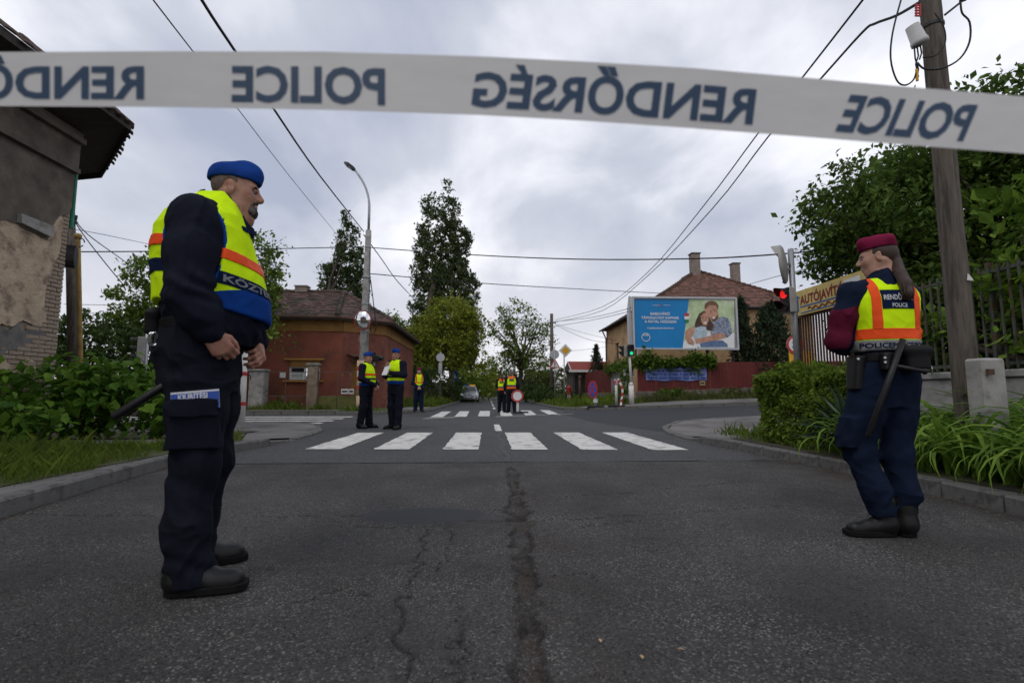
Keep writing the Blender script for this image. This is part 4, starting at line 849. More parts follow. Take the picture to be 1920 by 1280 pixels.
# ---- striped post behind the big officer
pb_ = D(449, 798, 12.2); r_ = root('striped_post', 'pale round post with a red band behind the large officer', 'post', (pb_.x, pb_.y, .1))
g = MB(); g.tube([(0, 0, 0), (0, 0, 1.75)], [.12, .1], 14); g.build('shaft', MT['post_white'], r_, smooth=True)
for zz in (.42, 1.15): g = MB(); g.tube([(0, 0, zz), (0, 0, zz+.09)], .119, 14); g.build('band', MT['red_sign'], r_)
g = MB(); g.tube([(0, 0, 0), (0, 0, .03)], .3, 14); g.build('base', MT['concrete'], r_)
g = MB(); g.bar((.08, 0, 1.35), (.3, -.05, 1.55), .05); g.tube([(.1, 0, 1.2), (.2, 0, 1.15), (.2, 0, 1.05)], .015, 6); g.build('cable_bracket', MT['dark_metal'], r_)
# ---- signals
def signal_head(parent, c, face, n, lit=None, w=.24, h=.25, dpt=.2, box=MT['sig_grey']):
    """n sections stacked; face = direction the lenses look"""
    f = Vector(face).normalized(); s = UPV.cross(f).normalized(); R = Matrix((s, f, UPV)).transposed(); c = Vector(c)
    g = MB(); g.box(c-f*dpt*.5, (w, dpt, n*h), R); hb = g.build('signal_head', box, parent, bevel=.015)
    g = MB(); g.box(c+f*.006, (w-.02, .012, n*h-.02), R); g.build('front_plate', MT['sig_black'], hb)
    for k in range(n):
        z0 = c+UPV*((n-1)/2-k)*h; g = MB(); g.disc(z0+f*.02, f, .085, .012, 16); m = MT['lens_off']
        if lit and lit[0] == k: m = MT[lit[1]]
        g.build('lens', m, hb); g = MB(); V_ = []; nn = 12
        for i in range(nn+1):
            a_ = -.35+(PI+.7)*i/nn; o_ = s*math.cos(a_)*.105+UPV*math.sin(a_)*.105; V_ += [z0+o_+f*.01, z0+o_+f*(.1+.13*max(0, math.sin(a_)))]
        g.add(V_, [(2*i, 2*i+1, 2*i+3, 2*i+2) for i in range(nn)]); g.build('visor', MT['sig_black'], hb)
    return hb
tb = D(268, 745, 15.0); tb.z = .1; tl = root('traffic_light', 'grey three lamp traffic light seen side on above the left shrubs', 'traffic light', tb)
g = MB(); g.tube([(0, 0, 0), (0, 0, 3.1)], .055, 10); g.build('post', MT['galv'], tl, smooth=True)
hz_ = D(262, 655, 15).z-tb.z; signal_head(tl, (-.22, -.05, hz_), (-1, -.35, 0), 3, box=MT['sig_grey'])
g = MB(); g.bar((0, 0, hz_+.2), (-.2, -.04, hz_+.2), .05); g.build('bracket', MT['galv'], tl)
# pedestrian light with green man, corner of the fence
tp = D(1184, 750, 25.2); tp.z = fzl(tp); tl = root('traffic_light', 'pedestrian light showing green by the blue banner fence', 'traffic light', tp)
g = MB(); g.tube([(0, 0, 0), (0, 0, .95)], [.13, .13], 10); g.tube([(0, 0, .95), (0, 0, 1.1)], [.13, .075], 10); g.tube([(0, 0, 1.1), (-.05, 0, 2.75)], .06, 10); g.build('post', MT['post_white'], tl, smooth=True)
p = D(1182, 657, 25.2)-tp; signal_head(tl, (p.x+.0, -.16, p.z), (.0, -1, 0), 2, (1, 'lens_green'), .3, .29, box=MT['sig_black']); signal_head(tl, (p.x-.38, .05, p.z-.02), (-1, -.25, 0), 2, None, .26, .28, box=MT['sig_grey'])
# right hand signal with mirror and hood
sp = D(1498, 735, 9.3); sp.z = .13; tl = root('traffic_light', 'pedestrian light glowing red on the pole behind the hedge', 'traffic light', sp); Hs = D(1486, 467, 9.3).z-sp.z
g = MB(); g.tube([(0, 0, 0), (0, 0, .78)], .085, 12); g.tube([(0, 0, .78), (0, 0, .86)], [.085, .055], 12); g.build('base', MT['post_white'], tl, smooth=True); g = MB(); g.tube([(0, 0, .8), (0, 0, Hs)], .052, 12); g.build('post', MT['galv'], tl, smooth=True)
p = D(1472, 563, 9.25)-sp; signal_head(tl, (p.x, p.y, p.z), (-.95, -.2, 0), 2, (0, 'lens_red'), .24, .24, .16)
g = MB(); g.bar((0, 0, p.z+.15), (p.x+.1, p.y, p.z+.15), .04); g.bar((0, 0, p.z-.15), (p.x+.1, p.y, p.z-.15), .04); g.build('bracket', MT['galv'], tl)
mc = D(1468, 496, 9.25); mm = root('traffic_mirror', 'hooded round mirror seen from behind above the red signal', 'mirror', mc); nd = Vector((-.78, .628, -.06)).normalized(); Rm = nd.to_track_quat('Z', 'Y').to_matrix()
g = MB(); g.lathe([(.05, -.07), (.2, -.06), (.33, -.035), (.37, -.01), (.375, .02), (.36, .025)], n=30, R=Rm); g.build('shell', MT['sig_grey'], mm, smooth=True)
g = MB(); g.lathe([(.355, .022), (.3, .035), (.15, .055), (.01, .062)], n=30, R=Rm); g.build('glass', MT['mirror'], mm, smooth=True)
g = MB(); vs = []; nn = 14
for i in range(nn+1):
    a_ = PI*.12+PI*.76*i/nn; o_ = Rm @ Vector((0, 0, 0)); sd = UPV.cross(nd).normalized(); up_ = nd.cross(sd); o_ = sd*math.cos(a_)*.375+up_*math.sin(a_)*.375; vs += [o_, o_*1.02+nd*(.17*math.sin(a_))]
g.add(vs, [(2*i, 2*i+1, 2*i+3, 2*i+2) for i in range(nn)]); g.build('hood', MT['sig_grey'], mm)
g = MB(); c0 = sp-mc; g.bar(tuple(-nd*.06), (c0.x, c0.y, .02), .035); g.bar(tuple(-nd*.06+UPV*-.1), (c0.x, c0.y, -.1), .03); g.build('bracket', MT['galv'], mm)
# ---- wooden pole and yellow gas pipe by the old house
wp = D(146, 740, 13.0); wp.z = .1; r_ = root('utility_pole', 'weathered wooden utility pole beside the yellow pipe near old house', 'pole', wp); ht = D(133, 398, 13).z-.1
tq = D(133, 398, 13)-wp; g = MB(); g.tube([(0, 0, 0), (tq.x, 0, ht)], [.15, .11], 10); g.build('shaft', MT['wood_pole'], r_, smooth=True)
for s in (-1, 1): g = MB(); g.tube([(tq.x+s*.16, 0, ht-.28), (tq.x+s*.16, 0, ht-.1)], [.03, .045], 8); g.build('insulator', MT['dark_metal'], r_)
g = MB(); g.bar((tq.x-.22, 0, ht-.3), (tq.x+.22, 0, ht-.3), .05); g.build('cross_arm', MT['dark_metal'], r_)
yp = D(157, 745, 12.6); yp.z = .1; r_ = root('yellow_pipe', 'pale yellow capped pipe standing against the wooden utility pole', 'pipe', yp); pt_ = D(148, 440, 12.6)-yp
g = MB(); g.tube([(0, 0, 0), (pt_.x, 0, pt_.z-.05), (pt_.x, 0, pt_.z)], [.06, .055, .055], 10); g.build('pipe', MT['yellow_pipe'], r_, smooth=True)
g = MB(); g.lathe([(.075, -.12), (.09, -.03), (.06, .02), (.02, .03)], (pt_.x, 0, pt_.z), 12); g.build('cap', MT['yellow_pipe'], r_, smooth=True)
g = MB(); ang = [k*.5 for k in range(12)]; g.tube([(pt_.x+.1+.09*math.cos(a_), -.02, pt_.z-.22+.11*math.sin(a_)) for a_ in ang], .014, 6); g.build('cable_coil', MT['wire'], r_)
# ---- signs
def sign_post(name, label, px, dep, topz, r=.032, m='galv', group=None):
    p = D(px, 740, dep); p.z = fzl(p); R_ = root(name, label, 'sign', p, group=group); g = MB(); g.tube([(0, 0, 0), (0, 0, topz-p.z)], r, 8); g.build('post', MT[m], R_, smooth=True); return R_, p
R_, p = sign_post('road_sign', 'grey back of a round sign with a plate below it, left verge', 825, 35, D(825, 660, 35).z, .04)
c = D(825, 670, 35)-p; g = MB(); g.disc((0, -.06, c.z), (0, -1, 0), .3, .02, 24); g.ring((0, -.082, c.z), (0, -1, 0), .285, .3, .01); g.build('disc', MT['sign_back'], R_)
c = D(825, 690, 35)-p; g = MB(); g.box((0, -.06, c.z), (.25, .02, .75)); g.build('plate', MT['sign_back'], R_)
R_, p = sign_post('priority_sign', 'yellow diamond priority road sign on a grey post', 1058.5, 33, D(1060, 657, 33).z, .045)
c = D(1060, 657, 33)-p; c.y = -.06
for nm_, s, m, o in (('plate', .44, 'sign_back', 0), ('border', .41, 'sign_white', .02), ('diamond', .29, 'yellow_sign', .027)): g = MB(); g.prism([(c.x+a_*s, c.y-o, c.z+b_*s) for a_, b_ in ((0, 1), (1, 0), (0, -1), (-1, 0))], (0, .015, 0)); g.build(nm_, MT[m], R_)
R_, p = sign_post('warning_sign', 'red edged warning triangle with exclamation mark and plate', 1040.5, 34.5, D(1040, 650, 34.5).z, .035)
c = D(1040, 681, 34.5)-p; c.y = -.08
for nm_, s, m, o in (('plate', .45, 'red_sign', 0), ('field', .32, 'sign_white', .012)): g = MB(); g.prism([(c.x+s*math.sin(a_), c.y-o, c.z-.1+s*math.cos(a_)) for a_ in (0, 2*PI/3, 4*PI/3)], (0, .01, 0)); g.build(nm_, MT[m], R_)
g = MB(); g.box((c.x, c.y-.02, c.z-.0), (.06, .008, .24)); g.box((c.x, c.y-.02, c.z-.19), (.06, .008, .06)); g.build('mark', MT['ink'], R_)
g = MB(); g.box((c.x+.02, c.y-.012, c.z-.45), (.34, .015, .14)); g.build('text_plate', MT['sign_white'], R_)
c = D(1040, 664, 34.5)-p; g = MB(); g.disc((c.x, .05, c.z), (0, -1, 0), .32, .015, 24); g.build('round_back', MT['sign_back'], R_)
wp = D(1035, 740, 38); wp.z = fzl(wp); r_ = root('utility_pole', 'tall thin dark wooden pole behind the warning triangle', 'pole', wp); hh = D(1036, 588, 38).z-wp.z
g = MB(); g.tube([(0, 0, 0), (.02, 0, hh)], [.17, .12], 10); g.build('shaft', MT['wood_pole'], r_, smooth=True)
g = MB(); g.bar((-.3, 0, hh-.7), (.35, 0, hh-.7), .08); g.build('cross_arm', MT['wood_pole'], r_)
hp = D(1067, 745, 34.5); hp.z = fzl(hp); r_ = root('fire_hydrant', 'red fire hydrant with a white band by the priority sign', 'hydrant', hp)
g = MB(); g.lathe([(.13, 0), (.13, .3), (.11, .32), (.11, .75), (.14, .77), (.14, .95), (.17, .97), (.17, 1.03), (.12, 1.1), (.05, 1.2), (.02, 1.22)], n=14); g.build('barrel', MT['hydrant_red'], r_, smooth=False)
g = MB(); g.tube([(0, 0, .34), (0, 0, .5)], .118, 14); g.build('band', MT['sign_white'], r_); g = MB(); g.tube([(-.22, 0, .86), (.22, 0, .86)], .06, 10); g.build('outlet', MT['hydrant_red'], r_)
dp = D(1088, 745, 33); dp.z = fzl(dp); r_ = root('dark_pipe', 'dark capped vent pipe standing before the red fence', 'pipe', dp); g = MB(); g.tube([(0, 0, 0), (-.03, 0, 1.6)], .07, 10); g.build('pipe', MT['rust'], r_, smooth=True); g = MB(); g.lathe([(.1, 1.55), (.12, 1.68), (.08, 1.78), (.02, 1.8)], n=10); g.build('cap', MT['rust'], r_)
# portable stands
def stand(name, label, px, dep, h, lean=0, group=None):
    p = D(px, 768, dep); p.z = gz(p.x, p.y)+KH if p.y > 22.7 else gz(p.x, p.y)+.004; R_ = root(name, label, 'sign', p, group=group); g = MB(); g.box((0, 0, .05), (.75, .42, .1)); g.build('foot', MT['rubber'], R_, bevel=.03); g = MB(); g.tube([(0, 0, .08), (lean, 0, h)], .06, 10); g.build('post', MT['post_white'], R_, smooth=True); return R_, p
R_, p = stand('no_parking_stand', 'portable blue and red no stopping sign on a rubber foot', 1117, 23.6, 1.2, -.1)
n_ = Vector((-.86, -.5, 0)).normalized(); c = D(1114, 730, 23.6)-p
g = MB(); cc_ = Vector((c.x, 0, c.z))+n_*.09; g.disc(cc_, n_, .33, .012, 28, ry=.42); g.build('rim', MT['red_sign'], R_); g = MB(); g.disc(cc_+n_*.013, n_, .26, .006, 28, ry=.34); g.build('field', MT['blue_sign'], R_)
sd = UPV.cross(n_)
for s in (-1, 1): g = MB(); g.bar(cc_+n_*.022+sd*.2+UPV*.24*s, cc_+n_*.022-sd*.2-UPV*.24*s, .006, .07, up=n_.cross(sd*.2+UPV*.24*s)); g.build('cross_bar', MT['red_sign'], R_)
g = MB(); g.box((c.x+.04, -.08, c.z-.52), (.2, .02, .18)); g.build('plate', MT['paper'], R_)
R_, p = stand('barrier_post', 'portable white post wrapped in loose red and white tape', 1156, 23.6, 1.3)
g = MB(); rnd = random.Random(2); path = [(-.1, -.08, 1.1), (-.06, -.09, 1.3), (.06, -.09, 1.34), (.14, -.1, 1.22), (.22, -.12, 1.0), (.27, -.14, .75), (.25, -.14, .5), (.18, -.15, .28), (.16, -.2, .08), (.05, -.3, .02)]
P_ = []
for a_, b_ in zip(path[:-1], path[1:]):
    for k in range(3): P_.append(Vector(a_).lerp(Vector(b_), k/3))
for i in range(len(P_)-1):
    w_ = Vector((.045, -.01, .015)); g.cur = (i//2) % 2; g.add([P_[i]-w_, P_[i]+w_, P_[i+1]+w_, P_[i+1]-w_], [(0, 1, 2, 3)])
g.cur = 0
for k in range(5): g.cur = k % 2; g.tube([(0, 0, 1.05+k*.05), (0, 0, 1.1+k*.05)], .075, 10)
g.build('tape_end', [MT['red_sign'], MT['sign_white']], R_)
p = D(977, 769, 20.7); p.z = .006; R_ = root('no_entry_stand', 'portable round white sign with red ring beside the far officers', 'sign', p); g = MB(); g.box((0, .1, .03), (.6, .4, .06)); g.build('foot', MT['rubber'], R_); g = MB(); g.box((-.14, .06, .4), (.1, .05, .7)); g.build('post', MT['post_white'], R_)
c = D(970, 742, 20.7)-p; g = MB(); g.disc((c.x, 0, c.z), (0, -1, 0), .25, .012, 28); g.build('disc', MT['sign_white'], R_); g = MB(); g.ring((c.x, -.014, c.z), (0, -1, 0), .185, .248, .006); g.build('ring', MT['red_sign'], R_)
# roadworks board in the side street
p = D(1501, 715, 24); p.z = fzl(p); R_ = root('roadworks_board', 'yellow temporary board with a round speed limit sign behind the gate', 'sign', p); s_ = 24/FPX
a, b = D(1481, 706, 24)-p, D(1522, 657, 24)-p
g = MB(); g.box(((a.x+b.x)/2, 0, (max(.3, a.z)+b.z)/2), (b.x-a.x, .03, b.z-max(.3, a.z))); g.build('board', MT['yellow_sign'], R_)
for x in (a.x+.1, b.x-.1): g = MB(); g.tube([(x, .05, 0), (x, .05, b.z+.6)], .03, 8); g.build('leg', MT['galv'], R_)
c = D(1490, 646, 24)-p; g = MB(); g.disc((c.x, -.05, c.z), (0, -1, 0), .45, .012, 28); g.build('disc', MT['sign_white'], R_); g = MB(); g.ring((c.x, -.064, c.z), (0, -1, 0), .34, .45, .006); g.build('ring', MT['red_sign'], R_)
flat_text('30', .42, (c.x+.02, -.075, c.z-.16), (1, 0, 0), (0, 0, 1), .02, True).build('digits', MT['ink'], R_)
c = D(1507, 690, 24)-p; g = MB(); g.prism([(c.x+.34*math.sin(a_), -.03, c.z+.34*math.cos(a_)) for a_ in (0, 2*PI/3, 4*PI/3)], (0, -.012, 0)); g.build('triangle', MT['red_sign'], R_); g = MB(); g.prism([(c.x+.24*math.sin(a_), -.05, c.z+.24*math.cos(a_)) for a_ in (0, 2*PI/3, 4*PI/3)], (0, -.006, 0)); g.build('triangle_field', MT['sign_white'], R_)
# ---- gate with repair-shop board, iron fence on concrete plinth
FX = 6.6
def WX(px, py, X=FX): d = ray(px, py); return Vector((0, 0, CAMH))+d*(X/d.x)
gt = root('bar_gate', 'rusty vertical bar gate under the yellow repair shop board', 'gate', (FX, 9.9, .3)); y0, y1 = WX(1618, 600).y, WX(1493, 600).y; n = 22
for k in range(n+1): yy = y0+(y1-y0)*k/n; g = MB(); g.box((FX+.03, yy, 1.55), (.028, .03, 2.0)); g.build('bar', MT['rust'], gt, world=True)
for zz in (.6, 2.42): g = MB(); g.box((FX, (y0+y1)/2, zz), (.03, y1-y0, .05)); g.build('rail', MT['rust'], gt, world=True)
for yy in (y0, y1): g = MB(); g.box((FX, yy, 1.4), (.09, .09, 2.9)); g.build('post', MT['rust'], gt, world=True)
a = WX(1499, 592, FX-.06); b = WX(1495, 547, FX-.06); ya, yb = b.y, WX(1632, 560, FX-.06).y; zb, zt = a.z, b.z
bs = root('repair_shop_board', 'long yellow board with red AUTÓJAVÍTÓ lettering above the bar gate', 'sign', (FX-.06, (ya+yb)/2, zb))
g = MB(); g.box((FX-.06, (ya+yb)/2, (zb+zt)/2), (.04, ya-yb, zt-zb)); g.build('board', MT['sign_cream'], bs, world=True)
def xt(s, py0, w0, zlo, hh, m, bold=.01, nm_='lettering'):
    vs, fs = text_mesh(s, 1, bold); xs = [v[0] for v in vs]; k = w0/(max(xs)-min(xs)); kz = hh/.73; return MB().add([(FX-.085, py0-(x-min(xs))*k, zlo+y*kz) for x, y in vs], fs).build(nm_, m, bs, world=True)
ty0, ty1 = WX(1507, 560).y, WX(1592, 560).y; H2 = zt-zb
xt('AUTÓJAVÍTÓ', ty0, ty0-ty1, zb+H2*.42, H2*.36, MT['sign_maroon'], .03)
g = MB(); g.bar((FX-.084, ty0, zb+H2*.33), (FX-.084, ty1, zb+H2*.33), .006, .025); g.bar((FX-.084, ty0, zb+H2*.08), (FX-.084, ty1, zb+H2*.08), .006, .02); g.build('lines', MT['sign_blue'], bs, world=True)
g = MB(); yy = ty0-.25; pts = []
for k in range(26): pts.append((FX-.088, yy-k*.045, zb+H2*(.19+.06*math.sin(k*1.5)+.02*math.sin(k*.6))))
g.tube(pts, .012, 5); g.build('script', MT['sign_maroon'], bs, world=True)
yq = WX(1501.5, 570).y; g = MB(); g.prism([(FX-.084, yq+.12, zb+H2*.7), (FX-.084, yq, zb+H2*.84), (FX-.084, yq-.12, zb+H2*.7)], (-.005, 0, 0)); g.box((FX-.086, yq, zb+H2*.42), (.005, .1, H2*.5)); g.build('arrow', MT['sign_blue'], bs, world=True)
g = MB(); yq = WX(1608, 560).y; g.box((FX-.086, yq, zb+H2*.68), (.006, .4, H2*.36)); g.build('small_panel', MT['sign_white'], bs, world=True)
fc = root('iron_fence', 'grey green iron bar fence on a concrete plinth at the right', 'fence', (FX, 5.5, .13)); yy = y0-.12
while yy > 2.6: g = MB(); g.box((FX, yy, 1.82), (.022, .022, 1.36)); g.build('bar', MT['fence_iron'], fc, world=True); yy -= .125
for zz in (1.2, 2.42): g = MB(); g.box((FX+.02, (y0+2.4)/2, zz), (.03, y0-2.4, .045)); g.build('rail', MT['fence_iron'], fc, world=True)
for k in range(4): yy = y0-.3-k*1.9; g = MB(); g.box((FX+.06, yy, 1.8), (.06, .06, 1.5)); g.build('post', MT['fence_iron'], fc, world=True)
for k in range(4): a_ = y0-.1-k*1.75; g = MB(); g.box((FX+.05, a_-.87, .55), (.22, 1.735, .95)); g.build('plinth', MT['concrete'], fc, world=True, bevel=.02); g = MB(); g.box((FX+.05, a_-.87, 1.07), (.3, 1.74, .1)); g.build('coping', MT['concrete'], fc, world=True, bevel=.015)
# ---- big wooden pole on its concrete stub
WD = 4.75; pb = D(1812, 720, WD); pb.z = .12; top = D(1740, -30, WD); r_ = root('utility_pole', 'thick weathered wooden utility pole strapped to a concrete stub', 'pole', pb); tp = top-pb; tp = tp*1.12
g = MB(); n = 12; rr = random.Random(3); g.tube([tuple(tp*(k/n)+Vector((rr.uniform(-.004, .004), 0, 0))) for k in range(n+1)], [.108-.022*k/n for k in range(n+1)], 16); sh = g.build('shaft', MT['wood_pole'], r_, smooth=True)
def at_pole(px, py, o=0): q = D(px, py, WD-.1); return q-pb
cs = D(1846, 690, 4.35)-pb; zt_ = D(1846, 672, 4.35).z-pb.z; g = MB(); g.box((cs.x, cs.y, zt_/2-.05), (.21, .18, zt_+.1)); g.build('stub', MT['concrete'], r_, bevel=.02)
q = D(1858, 697, 4.22)-pb; g = MB(); g.box((q.x, cs.y-.12, q.z), (.05, .03, .05)); g.build('bolt_plate', MT['rust'], r_)
q = at_pole(1816, 522); g = MB(); g.prism([q+Vector((-.03, -.01, -.02)), q+Vector((.035, -.01, -.025)), q+Vector((.02, -.01, .0)), q+Vector((-.015, -.01, .045))], (0, -.006, 0)); g.build('tag', MT['paper'], r_)
c0 = D(1718, 66, WD-.15); cn_ = root('antenna_canister', 'pale grey cylinder with dangling cables on the wooden pole top', 'antenna', c0)
g = MB(); ax = Vector((.16, 0, -.42)).normalized(); Rc = ax.to_track_quat('Z', 'Y').to_matrix(); g.lathe([(.03, -.105), (.058, -.1), (.068, .06), (.074, .062), (.074, .1), (.05, .11)], n=18, R=Rc); g.build('shell', MT['canister'], cn_, smooth=True)
g = MB(); g.bar((.04, .05, -.02), (.14, .1, .0), .03); g.build('bracket', MT['galv'], cn_)
for k, pts in enumerate(([(1714, 85), (1716, 110), (1722, 130), (1719, 150)], [(1719, 84), (1722, 105), (1717, 120), (1722, 145)], [(1725, 82), (1728, 100), (1724, 112)])): g = MB(); g.tube([D(*q, WD-.15)-c0 for q in pts], .007, 6); g.build('cable', MT['wire'], cn_)
a, b = D(1718.5, 130, WD-.15)-c0, D(1720, 152, WD-.15)-c0; g = MB(); g.tube([a, b], .012, 8); g.build('weight', MT['yellow_sign'], cn_)
g = MB()
for k in range(5): q = D(1721, 10+k*5, WD-.16)-pb; g.bar(q+Vector((-.03, 0, 0)), q+Vector((.03, 0, 0)), .012)
a, b = D(1718, 8, WD-.16)-pb, D(1718, 31, WD-.16)-pb; g.bar(a, b, .012); a, b = D(1725, 8, WD-.16)-pb, D(1725, 31, WD-.16)-pb; g.bar(a, b, .012); g.build('red_bracket', MT['red_sign'], r_)
g = MB(); q = tp*((at_pole(1750, 40).z)/tp.z); g.ring(q, tp, .09, .1, .03, 16); g.build('strap', MT['dark_metal'], r_)
g = MB(); a, b = at_pole(1772, 28), at_pole(1805, 2); g.bar(a, b, .02); g.tube([b-Vector((.02, 0, 0)), b+Vector((.03, 0, .02))], .02, 8); g.build('cable_bracket', MT['dark_metal'], r_)
# ---- low dark block on the left pavement
p = D(298, 806, 10.9); r_ = root('rubber_block', 'low dark worn rubber block on the left pavement', 'block', (p.x, p.y, .115)); g = MB(); g.box((0, 0, .06), (.36, .25, .12)); g.box((0, 0, .14), (.3, .2, .05)); g.build('block', MT['rubber'], r_, bevel=.03)
# small signs by the road on the left, further on
R_, p = sign_post('blue_sign', 'small blue rectangular sign on a post under the left trees', 852, 42, D(852, 695, 42).z, .04); c = D(853, 704, 42)-p; g = MB(); g.box((c.x, -.05, c.z), (.5, .02, .75)); g.build('plate', MT['blue_sign'], R_); g = MB(); g.prism([(c.x-.16, -.065, c.z-.2), (c.x+.16, -.065, c.z-.2), (c.x, -.065, c.z+.2)], (0, -.006, 0)); g.build('triangle', MT['sign_white'], R_)
lp2 = D(848, 745, 41); lp2.z = fzl(lp2); r_ = root('concrete_pole', 'grey concrete pole half hidden in the left roadside tree', 'pole', lp2); g = MB(); g.tube([(0, 0, 0), (.02, 0, D(848, 600, 41).z)], [.16, .1], 8); g.build('shaft', MT['concrete'], r_, smooth=True)
# ---- parked patrol car
M('car_silver', (.42, .44, .47), .28, .04, 3, 0, metal=.55, spec=.6); M('car_black', (.012, .012, .013), .5, .1, 6, 0); M('headlight', (.55, .57, .6), .12, .05, 4, 0, metal=.3); M('plate_white', (.6, .6, .6), .5, .03, 5, 0); M('blue_lamp', (.03, .09, .42), .25, .05, 4, 0); M('amber_lamp', (.75, .36, .02), .3, .05, 4, 0, emit=.5)
car = root('patrol_car', 'silver hatchback patrol car with roof light bar parked on the left', 'car', (-1.75, 46, .004))
def loft(secs):
    g = MB(); n = len(secs[0][1])
    for y, pr in secs: g.v += [(x, y, z) for x, z in pr]
    for i in range(len(secs)-1):
        for k in range(n): g.f.append((i*n+k, i*n+(k+1) % n, (i+1)*n+(k+1) % n, (i+1)*n+k))
    g.f += [tuple(range(n))[::-1], tuple((len(secs)-1)*n+k for k in range(n))]; g.mi = [0]*len(g.f); return g
def sec(w, z0, zb, zt, wt): return [(-w, z0), (-w*1.0, zb), (-wt, zt), (wt, zt), (w, zb), (w, z0)]
loft([(0, sec(.62, .28, .45, .62, .5)), (.1, sec(.78, .22, .5, .72, .6)), (.35, sec(.86, .2, .6, .82, .68)), (1.1, sec(.88, .2, .72, .98, .74)), (2.6, sec(.88, .2, .75, 1.0, .8)), (3.9, sec(.87, .2, .75, 1.0, .78)), (4.25, sec(.8, .28, .7, .92, .68))]).build('body', MT['car_silver'], car, smooth=False, bevel=.03)
def csec(w, z, wt, zt): return [(-w, z), (-wt, zt), (wt, zt), (w, z)]
loft([(1.1, csec(.74, .97, .72, .985)), (1.75, csec(.79, .98, .58, 1.42)), (2.5, csec(.8, .99, .58, 1.47)), (3.4, csec(.79, .99, .56, 1.43)), (4.1, csec(.72, .98, .66, 1.0))]).build('cabin', MT['car_silver'], car, bevel=.02)
g = MB(); g.add([(-.66, 1.12, 1.0), (.66, 1.12, 1.0), (.54, 1.66, 1.38), (-.54, 1.66, 1.38)], [(0, 1, 2, 3)]); g.xf(Matrix.Translation((0, -.03, .02))); g.build('windscreen', MT['glass_dark'], car)
for s in (-1, 1):
    g = MB(); g.prism([(s*.78, 1.5, 1.02), (s*.6, 1.85, 1.38), (s*.6, 3.3, 1.38), (s*.77, 3.7, 1.02)], (s*.02, 0, .01)); g.build('side_window', MT['glass_dark'], car)
    g = MB(); g.prism([(s*.45, .055, .6), (s*.78, .17, .62), (s*.8, .36, .78), (s*.56, .17, .74)], (0, -.03, .01)); g.build('headlight', MT['headlight'], car)
    g = MB(); g.prism([(s*.92, 1.35, .98), (s*1.06, 1.35, 1.0), (s*1.06, 1.35, 1.1), (s*.92, 1.35, 1.1)], (0, .08, 0)); g.build('mirror', MT['car_silver'], car, bevel=.02)
    g = MB(); g.box((s*.6, .04, .4), (.24, .03, .1)); g.build('fog_lamp', MT['car_black'], car)
    for y in (.8, 3.45):
        g = MB(); g.tube([(s*.7, y, .31), (s*.9, y, .31)], .31, 20); wh = g.build('wheel', MT['rubber'], car, smooth=False); g = MB(); g.tube([(s*.88, y, .31), (s*.905, y, .31)], .2, 14); g.build('rim', MT['galv'], wh)
g = MB(); g.box((0, .005, .63), (.7, .03, .07)); g.box((0, .0, .4), (.72, .03, .14)); g.box((0, .05, .24), (1.3, .06, .07)); g.build('grille', MT['car_black'], car)
g = MB(); g.box((0, -.03, .46), (.5, .015, .1)); g.build('number_plate', MT['plate_white'], car)
g = MB(); g.box((0, 2.0, 1.5), (1.1, .3, .06)); lbar = g.build('light_bar', MT['galv'], car); g = MB(); g.box((-.28, 2.0, 1.56), (.5, .28, .1)); g.build('blue_lamp', MT['blue_lamp'], lbar); g = MB(); g.box((.28, 2.0, 1.56), (.5, .28, .1)); g.build('amber_lamp', MT['amber_lamp'], lbar)
# ================================================================== plants
def leafmat(k, col, trans=.3, var=.25, rough=.55): return M(k, col, rough, var, 3, 0, trans=trans, attr='var', spec=.12)
leafmat('leaf_big_tree', (.072, .122, .022)); leafmat('leaf_poplar', (.064, .092, .036), .3); leafmat('leaf_lime', (.17, .2, .024)); leafmat('leaf_mid', (.1, .155, .022))
leafmat('leaf_sparse', (.085, .1, .03), .25); leafmat('leaf_shrub', (.085, .175, .02), .38); leafmat('leaf_hedge', (.11, .17, .022), .35); leafmat('leaf_conifer', (.026, .042, .02), .12); leafmat('leaf_ivy', (.075, .13, .016), .32)
leafmat('leaf_dark', (.045, .076, .02), .25); leafmat('leaf_strap', (.11, .2, .026), .38); leafmat('leaf_yucca', (.045, .07, .04), .1); leafmat('leaf_dry', (.23, .15, .08), .2); leafmat('grass_blade', (.12, .175, .028), .38); leafmat('leaf_climber', (.11, .19, .024), .4)
M('bark', (.07, .055, .045), .92, .3, 6, .6, 30, stretch=(4, 4, 1)); M('twig', (.06, .045, .032), .9, .25, 8, .2)
def leaves(P, size, aspect=.55, seed=0, up=.3, outc=None, droop=.25, sv=.35):
    r = np.random.default_rng(seed); P = np.asarray(P, float); n = len(P); d = r.normal(0, 1, (n, 3))
    if outc is not None: o = P-np.asarray(outc); o /= np.linalg.norm(o, axis=1)[:, None]+1e-6; d += o*.9
    d[:, 2] += -droop; d /= np.linalg.norm(d, axis=1)[:, None]; u = r.normal(0, .6, (n, 3)); u[:, 2] += up*3
    s = np.cross(d, u); s /= np.linalg.norm(s, axis=1)[:, None]+1e-6; nn = np.cross(s, d); L = (size*np.exp(r.normal(0, sv, n)))[:, None]
    V = np.stack([P, P+d*L*.5+s*L*aspect*.5+nn*L*.08, P+d*L, P+d*L*.5-s*L*aspect*.5+nn*L*.08], 1).reshape(-1, 3)
    F = np.arange(4*n).reshape(n, 4); return V, F, np.repeat(r.beta(2, 2, n), 4)
